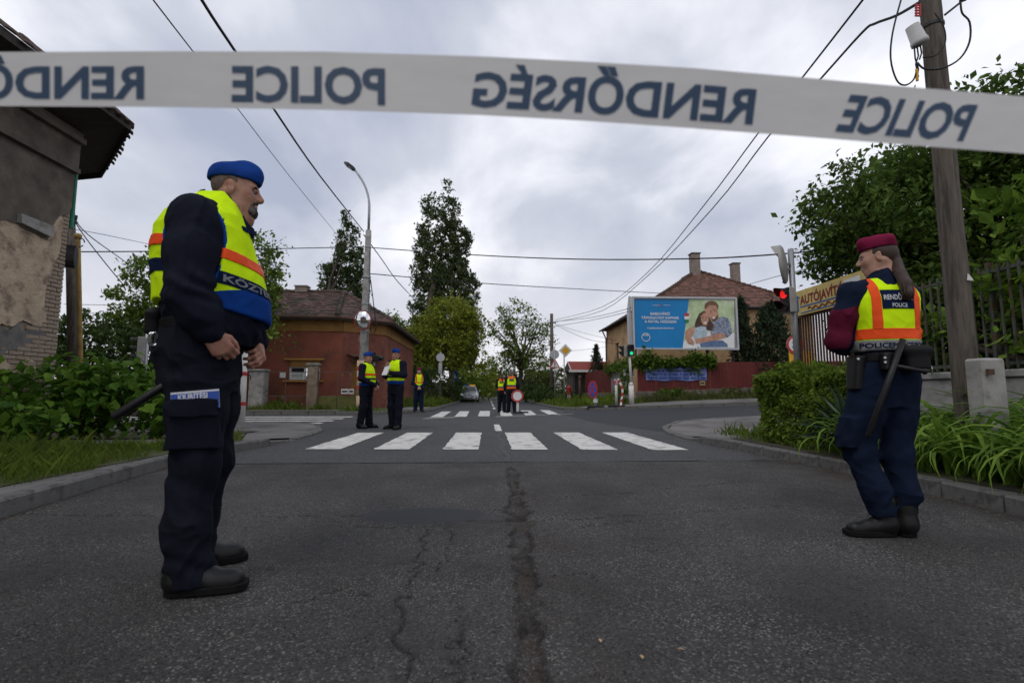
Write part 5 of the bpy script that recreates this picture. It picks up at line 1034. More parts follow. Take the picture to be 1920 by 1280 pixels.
def crown_points(blobs, n, clump, seed, shell=.55, dens=None):
    """clumped points in a union of ellipsoids; returns leaf points and clump centres"""
    r = np.random.default_rng(seed); vol = np.array([b[1][0]*b[1][1]*b[1][2] for b in blobs])**.7; vol = vol/vol.sum(); P = []; C = []
    for b, w in zip(blobs, vol):
        c, rad = np.array(b[0], float), np.array(b[1], float); k = max(4, int(w*n/clump[1])); q = r.normal(0, 1, (k, 3)); q /= np.linalg.norm(q, axis=1)[:, None]; q *= (shell+(1-shell)*r.uniform(0, 1, k)**.5)[:, None]
        q *= (.84+.22*r.uniform(0, 1, k))[:, None]; cc = c+q*rad; C.append(cc); m = int(w*n/k)+1
        for x in cc:
            rr = clump[0]*np.exp(r.normal(0, .35)); P.append(x+np.clip(r.normal(0, 1, (m, 3)), -1.7, 1.7)*rr*np.array([.5, .5, .36]))
    return np.concatenate(P), np.concatenate(C)
def limb(g, a, b, r0, r1, seed, sag=.0):
    r = random.Random(seed); a, b = Vector(a), Vector(b); L = (b-a).length; pts = []
    for k in range(6):
        t = k/5; p = a.lerp(b, t); p.z += math.sin(t*PI)*L*(.06+sag); pts.append(p+Vector((r.uniform(-1, 1), r.uniform(-1, 1), r.uniform(-1, 1)))*L*.03*(0 < k < 5))
    g.tube(pts, [r0+(r1-r0)*k/5 for k in range(6)], 6)
def tree(name, label, base, blobs, n, size, lm, trunk=(3, .15), clump=(.6, 30), seed=1, limbs=14, group=None, aspect=.6, outc=None, twigs=0, cat='tree', shell=.55, up=.3, droop=.25):
    base = Vector(base); T = root(name, label, cat, base, group=group); bl = [((Vector(c)-base)[:], r) for c, r in blobs]; P, C = crown_points(bl, n, clump, seed, shell)
    V, F, A = leaves(P, size, aspect, seed+1, up, outc, droop); o = nmesh('crown', V, F, MT[lm], T, smooth=False, attrs={'var': A}); o['kind'] = 'stuff'
    g = MB(); hh, rr = trunk; top = Vector((.0, 0, hh)); ctr = Vector(np.mean([b[0] for b in bl], axis=0)); ct = Vector((ctr.x*.5, ctr.y*.5, hh)); limb(g, (0, 0, -.1), ct, rr, rr*.7, seed)
    rd = random.Random(seed); idx = list(range(len(C))); rd.shuffle(idx)
    for i in idx[:limbs]:
        t = rd.uniform(.55, 1); st = Vector((0, 0, 0)).lerp(ct, t); limb(g, st, C[i], rr*.45, rr*.06, i)
    for i in idx[limbs:limbs+twigs]:
        j = min(idx[:limbs], key=lambda q: np.linalg.norm(C[q]-C[i])); limb(g, Vector(C[j]).lerp(ct, .35), C[i], rr*.14, rr*.03, i)
    g.build('trunk', MT['bark'], T, smooth=True); return T
def pz(px, py, dep): return D(px, py, dep)
def pb_(px, py, dep, rx, ry, rz): return (tuple(D(px, py, dep)), (rx, ry, rz))
# big tree behind the iron fence, right
tree('broadleaf_tree', 'large dark green broadleaf tree overhanging the iron fence at right', (10.3, 9.4, .1), [((9.6, 9.2, 4.1), (2.9, 2.8, 2.1)), ((8.0, 9.6, 4.6), (1.6, 1.6, 1.2)), ((11.5, 8.0, 4.8), (2.6, 2.6, 2.0)), ((8.6, 8.8, 2.6), (1.7, 2.0, 1.4)), ((9.2, 9.6, 3.2), (2.0, 2.0, 1.6)), ((10.5, 10.5, 4.2), (3.0, 2.0, 2.2)), ((10, 6.6, 2.6), (2.2, 2.2, 1.8)), ((10.8, 6.2, 4.6), (2.0, 2.0, 1.5)), ((9.4, 8.5, 5.6), (1.7, 1.7, .8))], 110000, .105, 'leaf_big_tree', (2.6, .22), (.42, 110), 11, 26, aspect=.55, twigs=30, shell=.35)
# long twig reaching left from it
tw = root('overhanging_branch', 'leafy branch tip reaching out left of the big dark tree', 'branch', D(1600, 420, 9.5)); g = MB(); ps = [D(1680, 430, 9.6), D(1610, 412, 9.5), D(1570, 402, 9.4), D(1522, 398, 9.3)]; b0 = tw.location.copy(); g.tube([p-b0 for p in ps], [.02, .014, .01, .005], 6); p2 = [D(1600, 425, 9.5), D(1560, 428, 9.4), D(1524, 438, 9.3)]; g.tube([p-b0 for p in p2], [.012, .009, .004], 6); g.build('stem', MT['bark'], tw); P = []
for q in (ps, p2):
    for a_, b_ in zip(q[:-1], q[1:]):
        for k in range(48): P.append(np.array(a_.lerp(b_, random.random()))-np.array(b0)+RNG.normal(0, .05, 3))
V, F, A = leaves(P, .085, .55, 3); nmesh('foliage', V, F, MT['leaf_big_tree'], tw, False, {'var': A})['kind'] = 'stuff'
# dense dark planting behind the fence
def bush(name, label, base, blobs, n, size, lm, clump=(.3, 30), seed=1, group=None, cat='bush', aspect=.6, shell=.6, stems=6, up=.3):
    base = Vector(base); T = root(name, label, cat, base, group=group); bl = [((Vector(c)-base)[:], r) for c, r in blobs]; P, C = crown_points(bl, n, clump, seed, shell); P[:, 2] = np.maximum(P[:, 2], .02)
    V, F, A = leaves(P, size, aspect, seed+1, up, np.mean(C, axis=0)-np.array([0, 0, .4])); o = nmesh('foliage', V, F, MT[lm], T, False, {'var': A}); o['kind'] = 'stuff'; g = MB(); rd = random.Random(seed)
    for k in range(stems): limb(g, (rd.uniform(-.15, .15), rd.uniform(-.15, .15), -.03), C[rd.randrange(len(C))], .025+.01*len(blobs), .008, k)
    g.build('stem', MT['twig'], T); return T
bush('shrub', 'dark shrub filling the garden behind the iron bars', (8.2, 6, .1), [((8.0, 6.6, 1.7), (1.0, 1.9, 1.3)), ((7.9, 4.2, 1.6), (.9, 1.6, 1.4)), ((8.2, 8.4, 1.4), (1.0, 1.2, 1.1)), ((10.5, 9.5, 1.5), (2.6, 1.6, 1.6)), ((10.0, 5.2, 2.0), (1.6, 2.2, 1.9))], 34000, .11, 'leaf_dark', (.3, 60), 5)
bush('climber', 'bright green climbing plant growing through the iron fence', (6.8, 5.6, 1.1), [(tuple(WX(1890, 400, 6.75)), (.12, .35, .35)), (tuple(WX(1900, 590, 6.75)), (.12, .4, .45)), (tuple(WX(1740, 620, 6.75)), (.12, .5, .35)), (tuple(WX(1880, 520, 6.75)), (.1, .4, .3))], 520, .15, 'leaf_climber', (.2, 10), 8, aspect=.65)
# street trees
def spires(lst, dep, w):
    out = []
    for px, top, bot in lst:
        zt, zb = D(px, top, dep).z, D(px, bot, dep).z; p = D(px, 700, dep); n = 4
        for k in range(n):
            f0, f1 = k/n, (k+1)/n; zc_ = zb+(zt-zb)*(f0+f1)/2; rw_ = w*(1.0 if f1 < .8 else .72); out.append(((p.x+random.uniform(-.2, .2), p.y+random.uniform(-1, 1), zc_), (rw_, rw_, (zt-zb)/n*.72)))
    return out
tree('poplar_tree', 'tall dark green columnar poplar rising behind the round green tree', (-7.2, 57, 0), spires([(784, 425, 690), (800, 370, 690), (817, 385, 690), (836, 346, 690), (852, 395, 690), (868, 430, 690), (882, 520, 690)], 57, .95), 40000, .25, 'leaf_poplar', (16, .4), (.5, 30), 21, 30, droop=-1.0, aspect=.7, group='poplars', shell=.4)
tree('poplar_tree', 'smaller dark columnar poplar standing behind the corner house roof', (-22, 62, 0), spires([(608, 500, 640), (622, 455, 640), (640, 410, 640), (656, 430, 640), (669, 470, 640)], 64, .95), 20000, .26, 'leaf_poplar', (12, .4), (.5, 30), 22, 24, droop=-1.0, aspect=.7, group='poplars', shell=.4)
tree('roadside_tree', 'full yellow green tree on the left roadside before the poplar', D(848, 748, 40), [pb_(840, 590, 40, 1.9, 1.9, 1.7), pb_(800, 630, 40, 1.8, 1.8, 1.7), pb_(870, 630, 40, 1.6, 1.8, 1.9), pb_(845, 660, 40, 2.0, 2, 1.4), pb_(795, 680, 40, 1.6, 1.6, 1.5), pb_(880, 600, 40, 1.1, 1.2, 1.2)], 17000, .19, 'leaf_lime', (3.4, .2), (.5, 34), 23, 22, group='trees along the main road')
tree('roadside_tree', 'low yellow green tree growing beyond the red house wall', D(745, 745, 41), [pb_(735, 620, 41, 1.5, 1.8, 1.3), pb_(760, 650, 41, 1.6, 1.8, 1.8), pb_(705, 610, 42, 1.2, 1.4, 1.0), pb_(780, 690, 41, 1.4, 1.4, 1.6)], 8000, .19, 'leaf_mid', (2.5, .15), (.5, 34), 24, 14, group='trees along the main road')
tree('bare_tree', 'thin leaved spreading tree right of the road with visible limbs', D(978, 748, 45), [pb_(965, 590, 45, 1.9, 2, 1.2), pb_(940, 620, 45, 1.6, 1.8, 1.3), pb_(1000, 615, 45, 1.7, 2, 1.3), pb_(975, 650, 45, 2.2, 2.2, 1.6), pb_(950, 680, 45, 1.5, 1.6, 1.4), pb_(1005, 680, 45, 1.6, 1.8, 1.5), pb_(1022, 640, 45, .9, 1, 1)], 6000, .19, 'leaf_mid', (4.0, .24), (.5, 16), 25, 34, twigs=60, group='trees along the main road', shell=.35)
tree('garden_tree', 'bright green leafy tree rising behind the large officer', D(400, 745, 20.5), [pb_(300, 520, 20.5, 1.3, 1.3, 1.0), pb_(260, 560, 20.5, 1.0, 1.2, 1.0), pb_(380, 500, 20.5, 1.6, 1.6, 1.4), pb_(480, 470, 20.5, .75, .9, .95), pb_(500, 520, 20.5, .6, .9, .7), pb_(470, 560, 20, 1.1, 1.1, 1.0), pb_(300, 610, 20.5, 1.5, 1.4, 1.0), pb_(240, 620, 20.5, 1.0, 1.2, .8), pb_(505, 625, 19.5, .4, .5, .45)], 15000, .14, 'leaf_mid', (3.0, .2), (.36, 30), 26, 22)
bush('evergreen', 'dark evergreen hedge trees behind the wooden pole at left', D(180, 740, 19), [pb_(180, 650, 19, 1.6, 1.2, 1.4), pb_(240, 660, 19, 1.6, 1.2, 1.2), pb_(130, 640, 19, 1.5, 1.2, 1.2), pb_(290, 670, 19, 1.2, 1.2, 1.1), pb_(200, 700, 19, 2.6, 1.2, 1.0)], 11000, .14, 'leaf_dark', (.3, 40), 27)
far = [(905, 712, 70, 3.0, 2.8, 'leaf_mid', 'rounded green tree far down the left side of the road'), (890, 690, 58, 2.2, 3.0, 'leaf_lime', 'bright green tree behind the patrol car'), (872, 720, 52, 1.4, 2.0, 'leaf_mid', 'green bush tree just left of the patrol car'), (922, 718, 115, 2.6, 3.6, 'leaf_sparse', 'small hazy tree at the far end of the road'), (935, 705, 90, 2.4, 3.8, 'leaf_sparse', 'slim far tree right of the vanishing road'), (990, 715, 64, 3.2, 2.4, 'leaf_dark', 'dark tree mass behind the thin leaved tree'), (1020, 705, 62, 2.6, 2.6, 'leaf_sparse', 'grey green tree behind the warning triangle')]
for k, (px, py, dp, w, h, lm, lab) in enumerate(far):
    c = D(px, py, dp); tree('distant_tree', lab, (c.x, c.y, 0), [(tuple(c), (w, w, h)), ((c.x+w*.5, c.y, c.z-h*.35), (w*.8, w, h*.7)), ((c.x-w*.5, c.y, c.z-h*.4), (w*.8, w, h*.7))], 2600, .3, lm, (max(.8, c.z-h*.4), .16), (.7, 20), 40+k, 8, group='distant trees')
rw = np.random.default_rng(77); n_ = 16000; xw = rw.uniform(-230, 260, n_); hw_ = 7+3*np.sin(xw*.07)+2.2*np.sin(xw*.19+1)+1.2*np.sin(xw*.51); Pw_ = np.stack([xw, 235+rw.normal(0, 3, n_), rw.uniform(0, 1, n_)**.8*hw_], 1)
V, F, A = leaves(Pw_, 1.1, .8, 78, .3); tag(nmesh('distant_wood', V, F, MT['leaf_sparse'], None, False, {'var': A}), 'far off belt of trees closing the horizon', 'trees', kind='stuff')
# hedge-like masses that close the far sides of the street
bush('roadside_hedge', 'dark green hedge along the left kerb by the round sign', D(800, 748, 36), [pb_(795, 715, 36, 1.6, 3, 1.2), pb_(850, 728, 44, 1.0, 5, 1.1), pb_(770, 720, 36, 1.2, 2, 1.3)], 7000, .17, 'leaf_dark', (.4, 40), 61)
bush('roadside_bush', 'low dark bushes right of the road behind the far officers', D(1010, 748, 40), [pb_(1000, 738, 40, 1.3, 1.2, .7), pb_(1030, 740, 38, 1.4, 1.2, .7), pb_(1050, 742, 36, .9, 1, .6), pb_(985, 735, 46, 1.2, 2, .9)], 6000, .15, 'leaf_dark', (.3, 40), 62)
bush('roadside_bush', 'small green bush at the foot of the pedestrian light', D(1163, 750, 25.6), [pb_(1163, 742, 25.6, .35, .3, .5)], 700, .1, 'leaf_ivy', (.15, 30), 63)
for k, (px, w, lab) in enumerate(((1245, .55, 'leafy weed clump at the fence base under the banner'), (1275, .6, 'round dark weed bush at the fence base right of banner middle'), (1370, .7, 'pale weeds at the fence base right of the banner'))): p = WF(px, 748, fy-.5); p.z = fz(p.x, p.y); bush('weed_bush', lab, p, [((p.x, p.y, p.z+.25), (w, .3, .32))], 900, .09, 'leaf_ivy' if k < 2 else 'leaf_sparse', (.14, 30), 64+k, group='weeds along the fence')
# conifers
def conifer(name, label, base, h, r, n, size, lm, seed, pw=.9, group=None):
    T = root(name, label, 'conifer', base, group=group); rg = np.random.default_rng(seed); t = rg.uniform(.02, 1, n)**1.15; a = rg.uniform(0, 2*PI, n); lob = 1+.3*np.sin(a*5+t*23)+.25*rg.normal(0, 1, n)*.6; rr = r*(1-t)**pw*np.clip(lob, .3, 1.6)*np.sqrt(rg.uniform(.25, 1, n)); P = np.stack([rr*np.cos(a), rr*np.sin(a), t*h], 1)
    V, F, A = leaves(P, size, .35, seed, .2, (0, 0, h*.3), -.3); nmesh('crown', V, F, MT[lm], T, False, {'var': A})['kind'] = 'stuff'; g = MB(); g.tube([(0, 0, -.05), (0, 0, h*.9)], [.09, .02], 7); g.build('trunk', MT['bark'], T); return T
p = D(1395, 690, 29.2); conifer('juniper_tree', 'narrow dark juniper right beside the billboard edge', (p.x, p.y, .5), D(1395, 560, 29.2).z-.5, .85, 5000, .2, 'leaf_conifer', 71, .55)
p = D(1450, 690, 28.8); conifer('juniper_tree', 'broad dark juniper behind the fence left of the red signal', (p.x, p.y, .5), D(1450, 572, 28.8).z-.5, 1.6, 9000, .22, 'leaf_conifer', 72, .5)
p = D(1119, 700, 42); conifer('young_conifer', 'small pointed conifer above the receding red fence', (p.x, p.y, .4), D(1119, 648, 42).z-.4, .95, 2600, .2, 'leaf_conifer', 73, .8)
# ivy over the fence
iv = root('ivy', 'green ivy hanging over the top of the red fence', 'ivy', (fxc+2, fy, 2.4)); P = []
for k in range(5200):
    x = RNG.uniform(fxc-.15, fxc+4.35); dens = .17+.07*math.sin(x*2.3)+.05*math.sin(x*5.1); P.append((x-fxc-2, RNG.normal(-.06, .13), .13+.05*math.sin(x*1.7)+RNG.normal(0, dens)))
for k in range(1300): y_ = RNG.uniform(27.2, 33.8); P.append((fxc-.15-fxc-2+RNG.normal(0, .12), y_-fy, .15+RNG.normal(0, .16)-.02*(y_-27)))
for k in range(420): P.append((RNG.normal(-2.2, .12), RNG.normal(1.5, .25), -abs(RNG.normal(0, 1.0))))
V, F, A = leaves(P, .13, .75, 9, .2, (0, 3, -1), .6); nmesh('foliage', V, F, MT['leaf_ivy'], iv, False, {'var': A})['kind'] = 'stuff'
g = MB(); g.tube([(-2.1, -.02, .05), (-1, -.03, .1), (0, -.02, .05), (1.2, -.03, .1), (2.3, -.02, .03)], .025, 6); g.build('stem', MT['twig'], iv)
# ------------------------------------------------------------------ left shrub with large leaves
def leaf_shape(name, pts, lm, fold=.12, curl=.1):
    """midrib leaf of unit length along +x"""
    V = []; n = len(pts)
    for x, w in pts: V += [(x, -w, fold*w*1.5-curl*x*x), (x, 0, -curl*x*x), (x, w, fold*w*1.5-curl*x*x)]
    F = [f for i in range(n-1) for f in ((i*3, i*3+3, i*3+4, i*3+1), (i*3+1, i*3+4, i*3+5, i*3+2))]
    me = bpy.data.meshes.new(name); me.from_pydata(V, [], F); me.materials.append(MT[lm]); return me
def leaf_variants(name, pts, lm, n, **k):
    out = []
    for i in range(n):
        me = leaf_shape(name, [(x, w*random.uniform(.85, 1.15)) for x, w in pts], lm, fold=random.uniform(.1, .35), curl=random.uniform(.05, .35)); at = me.attributes.new('var', 'FLOAT', 'POINT'); at.data.foreach_set('value', [i/(n-1)]*len(me.vertices)); out.append(me)
    return out
BL = leaf_variants('leaf', [(0, .02), (.1, .22), (.3, .36), (.55, .33), (.8, .17), (1, .005)], 'leaf_shrub', 7)
def big_leaf_shrub(name, label, base, blobs, nobj, nstuff, size, seed, group=None):
    base = Vector(base); T = root(name, label, 'shrub', base, group=group); bl = [((Vector(c)-base)[:], r) for c, r in blobs]; rg = np.random.default_rng(seed)
    P, C = crown_points(bl, nstuff, (.28, 14), seed, .45); P = P[P[:, 2] > .05]; V, F, A = leaves(P, size*.9, .7, seed, .9, None, .5); nmesh('foliage', V, F, MT['leaf_shrub'], T, False, {'var': A})['kind'] = 'stuff'
    g = MB()
    for k in range(16): limb(g, (rg.normal(0, .4), rg.normal(0, .2), 0), C[rg.integers(len(C))], .016, .006, k)
    g.build('stem', MT['twig'], T)
    for k in range(nobj):
        c, rad = bl[rg.integers(len(bl))]; q = rg.normal(0, 1, 3); q[1] = -abs(q[1]); q[2] = q[2]*.8+.35; q /= np.linalg.norm(q); p = np.array(c)+q*np.array(rad)*rg.uniform(.85, 1.12)
        if p[2] < .08: continue
        o = bpy.data.objects.new('leaf', BL[rg.integers(len(BL))]); COL.objects.link(o); o.parent = T; o.location = p; s = size*math.exp(rg.normal(0, .25)); o.scale = (s, s, s)
        o.rotation_euler = (rg.normal(0, .35), rg.normal(.35, .3), math.atan2(q[1], q[0])+rg.normal(0, .7))
    return T
big_leaf_shrub('leafy_shrub', 'large leafy green shrub in front of the old house corner', (-6.9, 8.6, .12), [((-6.9, 8.5, .65), (1.1, .7, .65)), ((-5.9, 8.7, .62), (.85, .65, .65)), ((-6.4, 8.7, .98), (.75, .5, .42)), ((-7.6, 8.8, .8), (.7, .5, .55)), ((-5.2, 8.8, .42), (.4, .5, .42))], 290, 2600, .155, 81, 'leafy shrubs by the old house')
big_leaf_shrub('leafy_shrub', 'tall stalked leafy shrub at the left picture edge', (-7.1, 7.6, .12), [((-7.4, 7.5, .75), (.7, .45, .5)), ((-7.0, 7.3, .45), (.7, .4, .35)), ((-6.6, 7.4, .42), (.5, .3, .35)), ((-7.5, 7.2, 1.1), (.5, .35, .22))], 150, 900, .15, 82, 'leafy shrubs by the old house')
# ------------------------------------------------------------------ hedge, yucca and strap leaves on the right
def hedge_box(name, label, cx, cy, sx_, sy_, h, n, size, lm, seed):
    T = root(name, label, 'hedge', (cx, cy, .12)); r = np.random.default_rng(seed); q = r.uniform(-1, 1, (n, 3)); ax = r.integers(0, 3, n); sgn = np.where(r.uniform(0, 1, n) < .5, -1, 1)
    for i in range(n): q[i, ax[i]] = sgn[i]*r.uniform(.72, 1.02) if not (ax[i] == 2 and sgn[i] < 0) else 1
    rad = np.sqrt((q[:, :2]**2).sum(1)); q[:, 0] *= np.where(rad > 1.1, 1.1/rad, 1); q[:, 1] *= np.where(rad > 1.1, 1.1/rad, 1); bul = .96+.3*vnoise(q, 1.3, seed, 3); P = q*np.array([sx_, sy_, h/2])*bul[:, None]+np.array([0, 0, h/2]); P[:, 2] = np.maximum(P[:, 2]-.12*np.clip(rad-.6, 0, 1)*(P[:, 2] > h*.6), .02)
    V, F, A = leaves(P, size, .55, seed, .3, (0, 0, h*.4)); o = nmesh('foliage', V, F, MT[lm], T, False, {'var': A}); o['kind'] = 'stuff'; g = MB(); rd = random.Random(seed)
    for k in range(22): limb(g, (rd.uniform(-.5, .5)*sx_, rd.uniform(-.5, .5)*sy_, 0), (rd.uniform(-.9, .9)*sx_, rd.uniform(-.9, .9)*sy_, h*rd.uniform(.5, .95)), .014, .005, k)
    g.build('stem', MT['twig'], T)
hedge_box('privet_hedge', 'rounded bright green clipped hedge behind the right kerb', 4.5, 6.75, .56, .75, 1.0, 30000, .046, 'leaf_hedge', 91)
YL = leaf_variants('leaf', [(0, .02), (.15, .03), (.5, .028), (.8, .016), (1, .001)], 'leaf_yucca', 5); YD = leaf_variants('leaf', [(0, .02), (.15, .03), (.5, .026), (.8, .015), (1, .001)], 'leaf_dry', 3)
yu = root('yucca', 'dark spiky yucca with dry lower leaves beside the hedge', 'yucca', (4.05, 5.45, .13)); rg = np.random.default_rng(5)
for k in range(150):
    el = rg.uniform(-.05, 1.25); az = rg.uniform(0, 2*PI); o = bpy.data.objects.new('leaf', YD[rg.integers(3)] if el < .12 and k % 2 else YL[rg.integers(5)]); COL.objects.link(o); o.parent = yu; s = rg.uniform(.42, .66); o.scale = (s, s*1.3, s); o.location = (rg.normal(0, .04), rg.normal(0, .05), .1+.22*rg.uniform(0, 1)); o.rotation_euler = (rg.normal(0, .5), -el, az)
g = MB(); g.tube([(0, 0, -.05), (0, 0, .3)], [.07, .05], 8); g.build('stem', MT['twig'], yu)
def strap_mesh(L, bend, w, lm, var):
    V = []; n = 9; x = z = 0; a = 1.35
    for i in range(n):
        t = i/(n-1); ww = w*(1-.15*t)*(1 if t < .6 else max(.03, 1-((t-.6)/.4)**1.6)); V += [(x, -ww, z+ww*.35), (x, 0, z), (x, ww, z+ww*.35)]; a -= bend/(n-1)*(.4+1.4*t); x += math.cos(a)*L/(n-1); z += math.sin(a)*L/(n-1)
    F = [f for i in range(n-1) for f in ((i*3, i*3+3, i*3+4, i*3+1), (i*3+1, i*3+4, i*3+5, i*3+2))]; me = bpy.data.meshes.new('strap_leaf'); me.from_pydata(V, [], F); me.materials.append(MT[lm]); at = me.attributes.new('var', 'FLOAT', 'POINT'); at.data.foreach_set('value', [var]*len(V)); me.polygons.foreach_set('use_smooth', [True]*len(F)); return me
SLv = [strap_mesh(random.uniform(.6, .95), random.uniform(1.3, 2.8), random.uniform(.011, .019), 'leaf_strap', random.random()) for _ in range(14)]
pl = root('daylily_bed', 'thick bed of arching strap leaves behind the right kerb', 'plant', (4.5, 4.2, .13)); rg = np.random.default_rng(6); bm_all = []
spots = []
while len(spots) < 175:
    x, y = rg.uniform(3.86, 5.6), rg.uniform(2.2, 5.3)
    if abs(x-4.34) < .16 and abs(y-4.2) < .2: continue
    spots.append((x, y))
spots.sort(key=lambda s: s[0]); cnt = 0; VV = []; FF = []; AA = []; nv = 0
for (x, y) in spots:
    for k in range(13):
        me = SLv[rg.integers(14)]; az = rg.uniform(0, 2*PI); s = rg.uniform(.8, 1.2)*(1.05 if x < 4.6 else 1.3); rot = Euler((rg.normal(0, .2), rg.normal(0, .12), az)); lc = Vector((x-4.5+rg.normal(0, .035), y-4.2+rg.normal(0, .035), .0))
        if cnt < 300 and y > 2.6 and x < 4.5:
            o = bpy.data.objects.new('strap_leaf', me); COL.objects.link(o); o.parent = pl; o.location = lc; o.rotation_euler = rot; o.scale = (s, s, s); cnt += 1
        else:
            mm_ = np.array(Matrix.LocRotScale(lc, rot, (s, s, s))); co = np.array([v.co[:] for v in me.vertices]); VV.append(co@mm_[:3, :3].T+mm_[:3, 3]); FF.append(np.array([p.vertices[:] for p in me.polygons])+nv); nv += len(co); AA.append(np.full(len(co), rg.uniform(0, 1)))
nmesh('strap_leaves', np.concatenate(VV), np.concatenate(FF), MT['leaf_strap'], pl, True, {'var': np.concatenate(AA)})['kind'] = 'stuff'
ir = root('iris', 'clump of upright sword leaves beside the concrete pole stub', 'plant', tuple(D(1885, 760, 4.6))[:2]+(.13,)); IL = [strap_mesh(.85, .25, .014, 'leaf_strap', .7), strap_mesh(.7, .5, .014, 'leaf_strap', .9)]
for k in range(16): o = bpy.data.objects.new('strap_leaf', IL[k % 2]); COL.objects.link(o); o.parent = ir; o.location = (rg.normal(0, .07), rg.normal(0, .07), 0); o.rotation_euler = (rg.normal(0, .1), rg.normal(.1, .1), rg.uniform(0, 6)); o.scale = (1, 1.2, rg.uniform(.8, 1.15))
# ------------------------------------------------------------------ grass
def grass(name, label, xr, yr, n, h, seed, hf, lm='grass_blade', mask=None, w=.006):
    r = np.random.default_rng(seed); P = np.stack([r.uniform(*xr, n), r.uniform(*yr, n), np.zeros(n)], 1); d = vnoise(P, 1.3, seed, 3); keep = d+r.uniform(-.6, .9, n) > 0
    if mask is not None: keep &= mask(P)
    P = P[keep]; d = d[keep]; n = len(P); P[:, 2] = [hf(a, b) for a, b in P[:, :2]]; hh = h*np.exp(r.normal(0, .4, n))*(1+.5*d); a = r.uniform(0, 2*PI, n); ln = r.uniform(.05, .55, n); dv = np.stack([np.cos(a)*ln, np.sin(a)*ln, np.ones(n)], 1); s = np.stack([-np.sin(a), np.cos(a), np.zeros(n)], 1)*w*(1+hh[:, None]*2); mid = P+dv*hh[:, None]*.55; tip = P+dv*hh[:, None]*np.array([1.6, 1.6, .95])
    V = np.stack([P-s, P+s, mid+s*.8, tip, mid-s*.8], 1).reshape(-1, 3); F = np.arange(5*n).reshape(n, 5); o = nmesh(name, V, F, MT[lm], None, False, {'var': np.repeat(r.beta(2, 2, n), 5)}); return tag(o, label, 'grass', kind='stuff')
kx = lambda y: np.interp(y, [p[1] for p in NLk[:8]], [p[0] for p in NLk[:8]])
grass('grass', 'rough green grass on the verge behind the left kerb', (-9, -3.2), (2.2, 6.75), 90000, .075, 101, lambda x, y: KH+.008, mask=lambda P: P[:, 0] < kx(P[:, 1])-.17+.06*np.sin(P[:, 1]*7), w=.0019)
grass('grass', 'tuft of grass at the end of the left verge', (-5, -3.6), (7.2, 8.5), 1500, .1, 102, lambda x, y: KH, mask=lambda P: (P[:, 0]+3.95)**2/.12+(P[:, 1]-7.55)**2/.1 < 1)
grass('grass', 'grass strip before the red corner house fence', (-16, -6.7), (21.3, 22.3), 9000, .17, 103, lambda x, y: KH, w=.012)
grass('grass', 'weeds round the lamp pole foot', (lb.x-.9, lb.x+1.2), (lb.y-.4, lb.y+.5), 900, .14, 104, lambda x, y: .12, w=.012)
grass('grass', 'tall grass along the far left roadside', (-6.5, -2.75), (25.5, 44), 16000, .2, 105, lambda x, y: KH, w=.016)
grass('grass', 'rough grass verge by the hydrant and priority sign', (3.8, 8.1), (25.4, 42), 15000, .17, 106, lambda x, y: gz(x, y)+KH+far_lift(x, y), w=.016)
grass('grass', 'dry mixed grass along the red fence base', (8, 22), (25.3, 27), 9000, .2, 107, lambda x, y: gz(x, y)+KH+far_lift(x, y), lm='leaf_sparse', w=.012)
grass('grass', 'thin grass and litter at the hedge foot', (3.75, 5.2), (5.2, 8.2), 2200, .1, 108, lambda x, y: KH+.02, lm='leaf_mid', w=.004)
# fallen scraps on the road and gutter
M('scrap', (.4, .27, .15), .8, .2, 8, .1)
for k, (px, py) in enumerate(((1298, 1058), (1536, 1153), (1758, 1108), (1283, 886), (1185, 845), (790, 955))):
    p = G(px if px < 1290 else 700+(px)*.328 if px > 1500 else 700+px*.328, py if py < 1000 else 860+py*.328) if k < 3 else G(px, py); g = MB(); a_ = random.uniform(0, 3); s = .014
    g.add([(p.x+math.cos(a_)*s, p.y+math.sin(a_)*s, .012), (p.x-math.sin(a_)*s*.5, p.y+math.cos(a_)*s*.5, .016), (p.x-math.cos(a_)*s, p.y-math.sin(a_)*s, .012), (p.x+math.sin(a_)*s*.5, p.y-math.cos(a_)*s*.5, .014)], [(0, 1, 2, 3)])
    if k < 3: tag(g.build('dry_leaf', MT['scrap']), ['tan dry leaf scrap on the asphalt right of the joint', 'largest tan leaf scrap on the near right asphalt', 'tan leaf scrap furthest right on the near asphalt'][k], 'leaf')
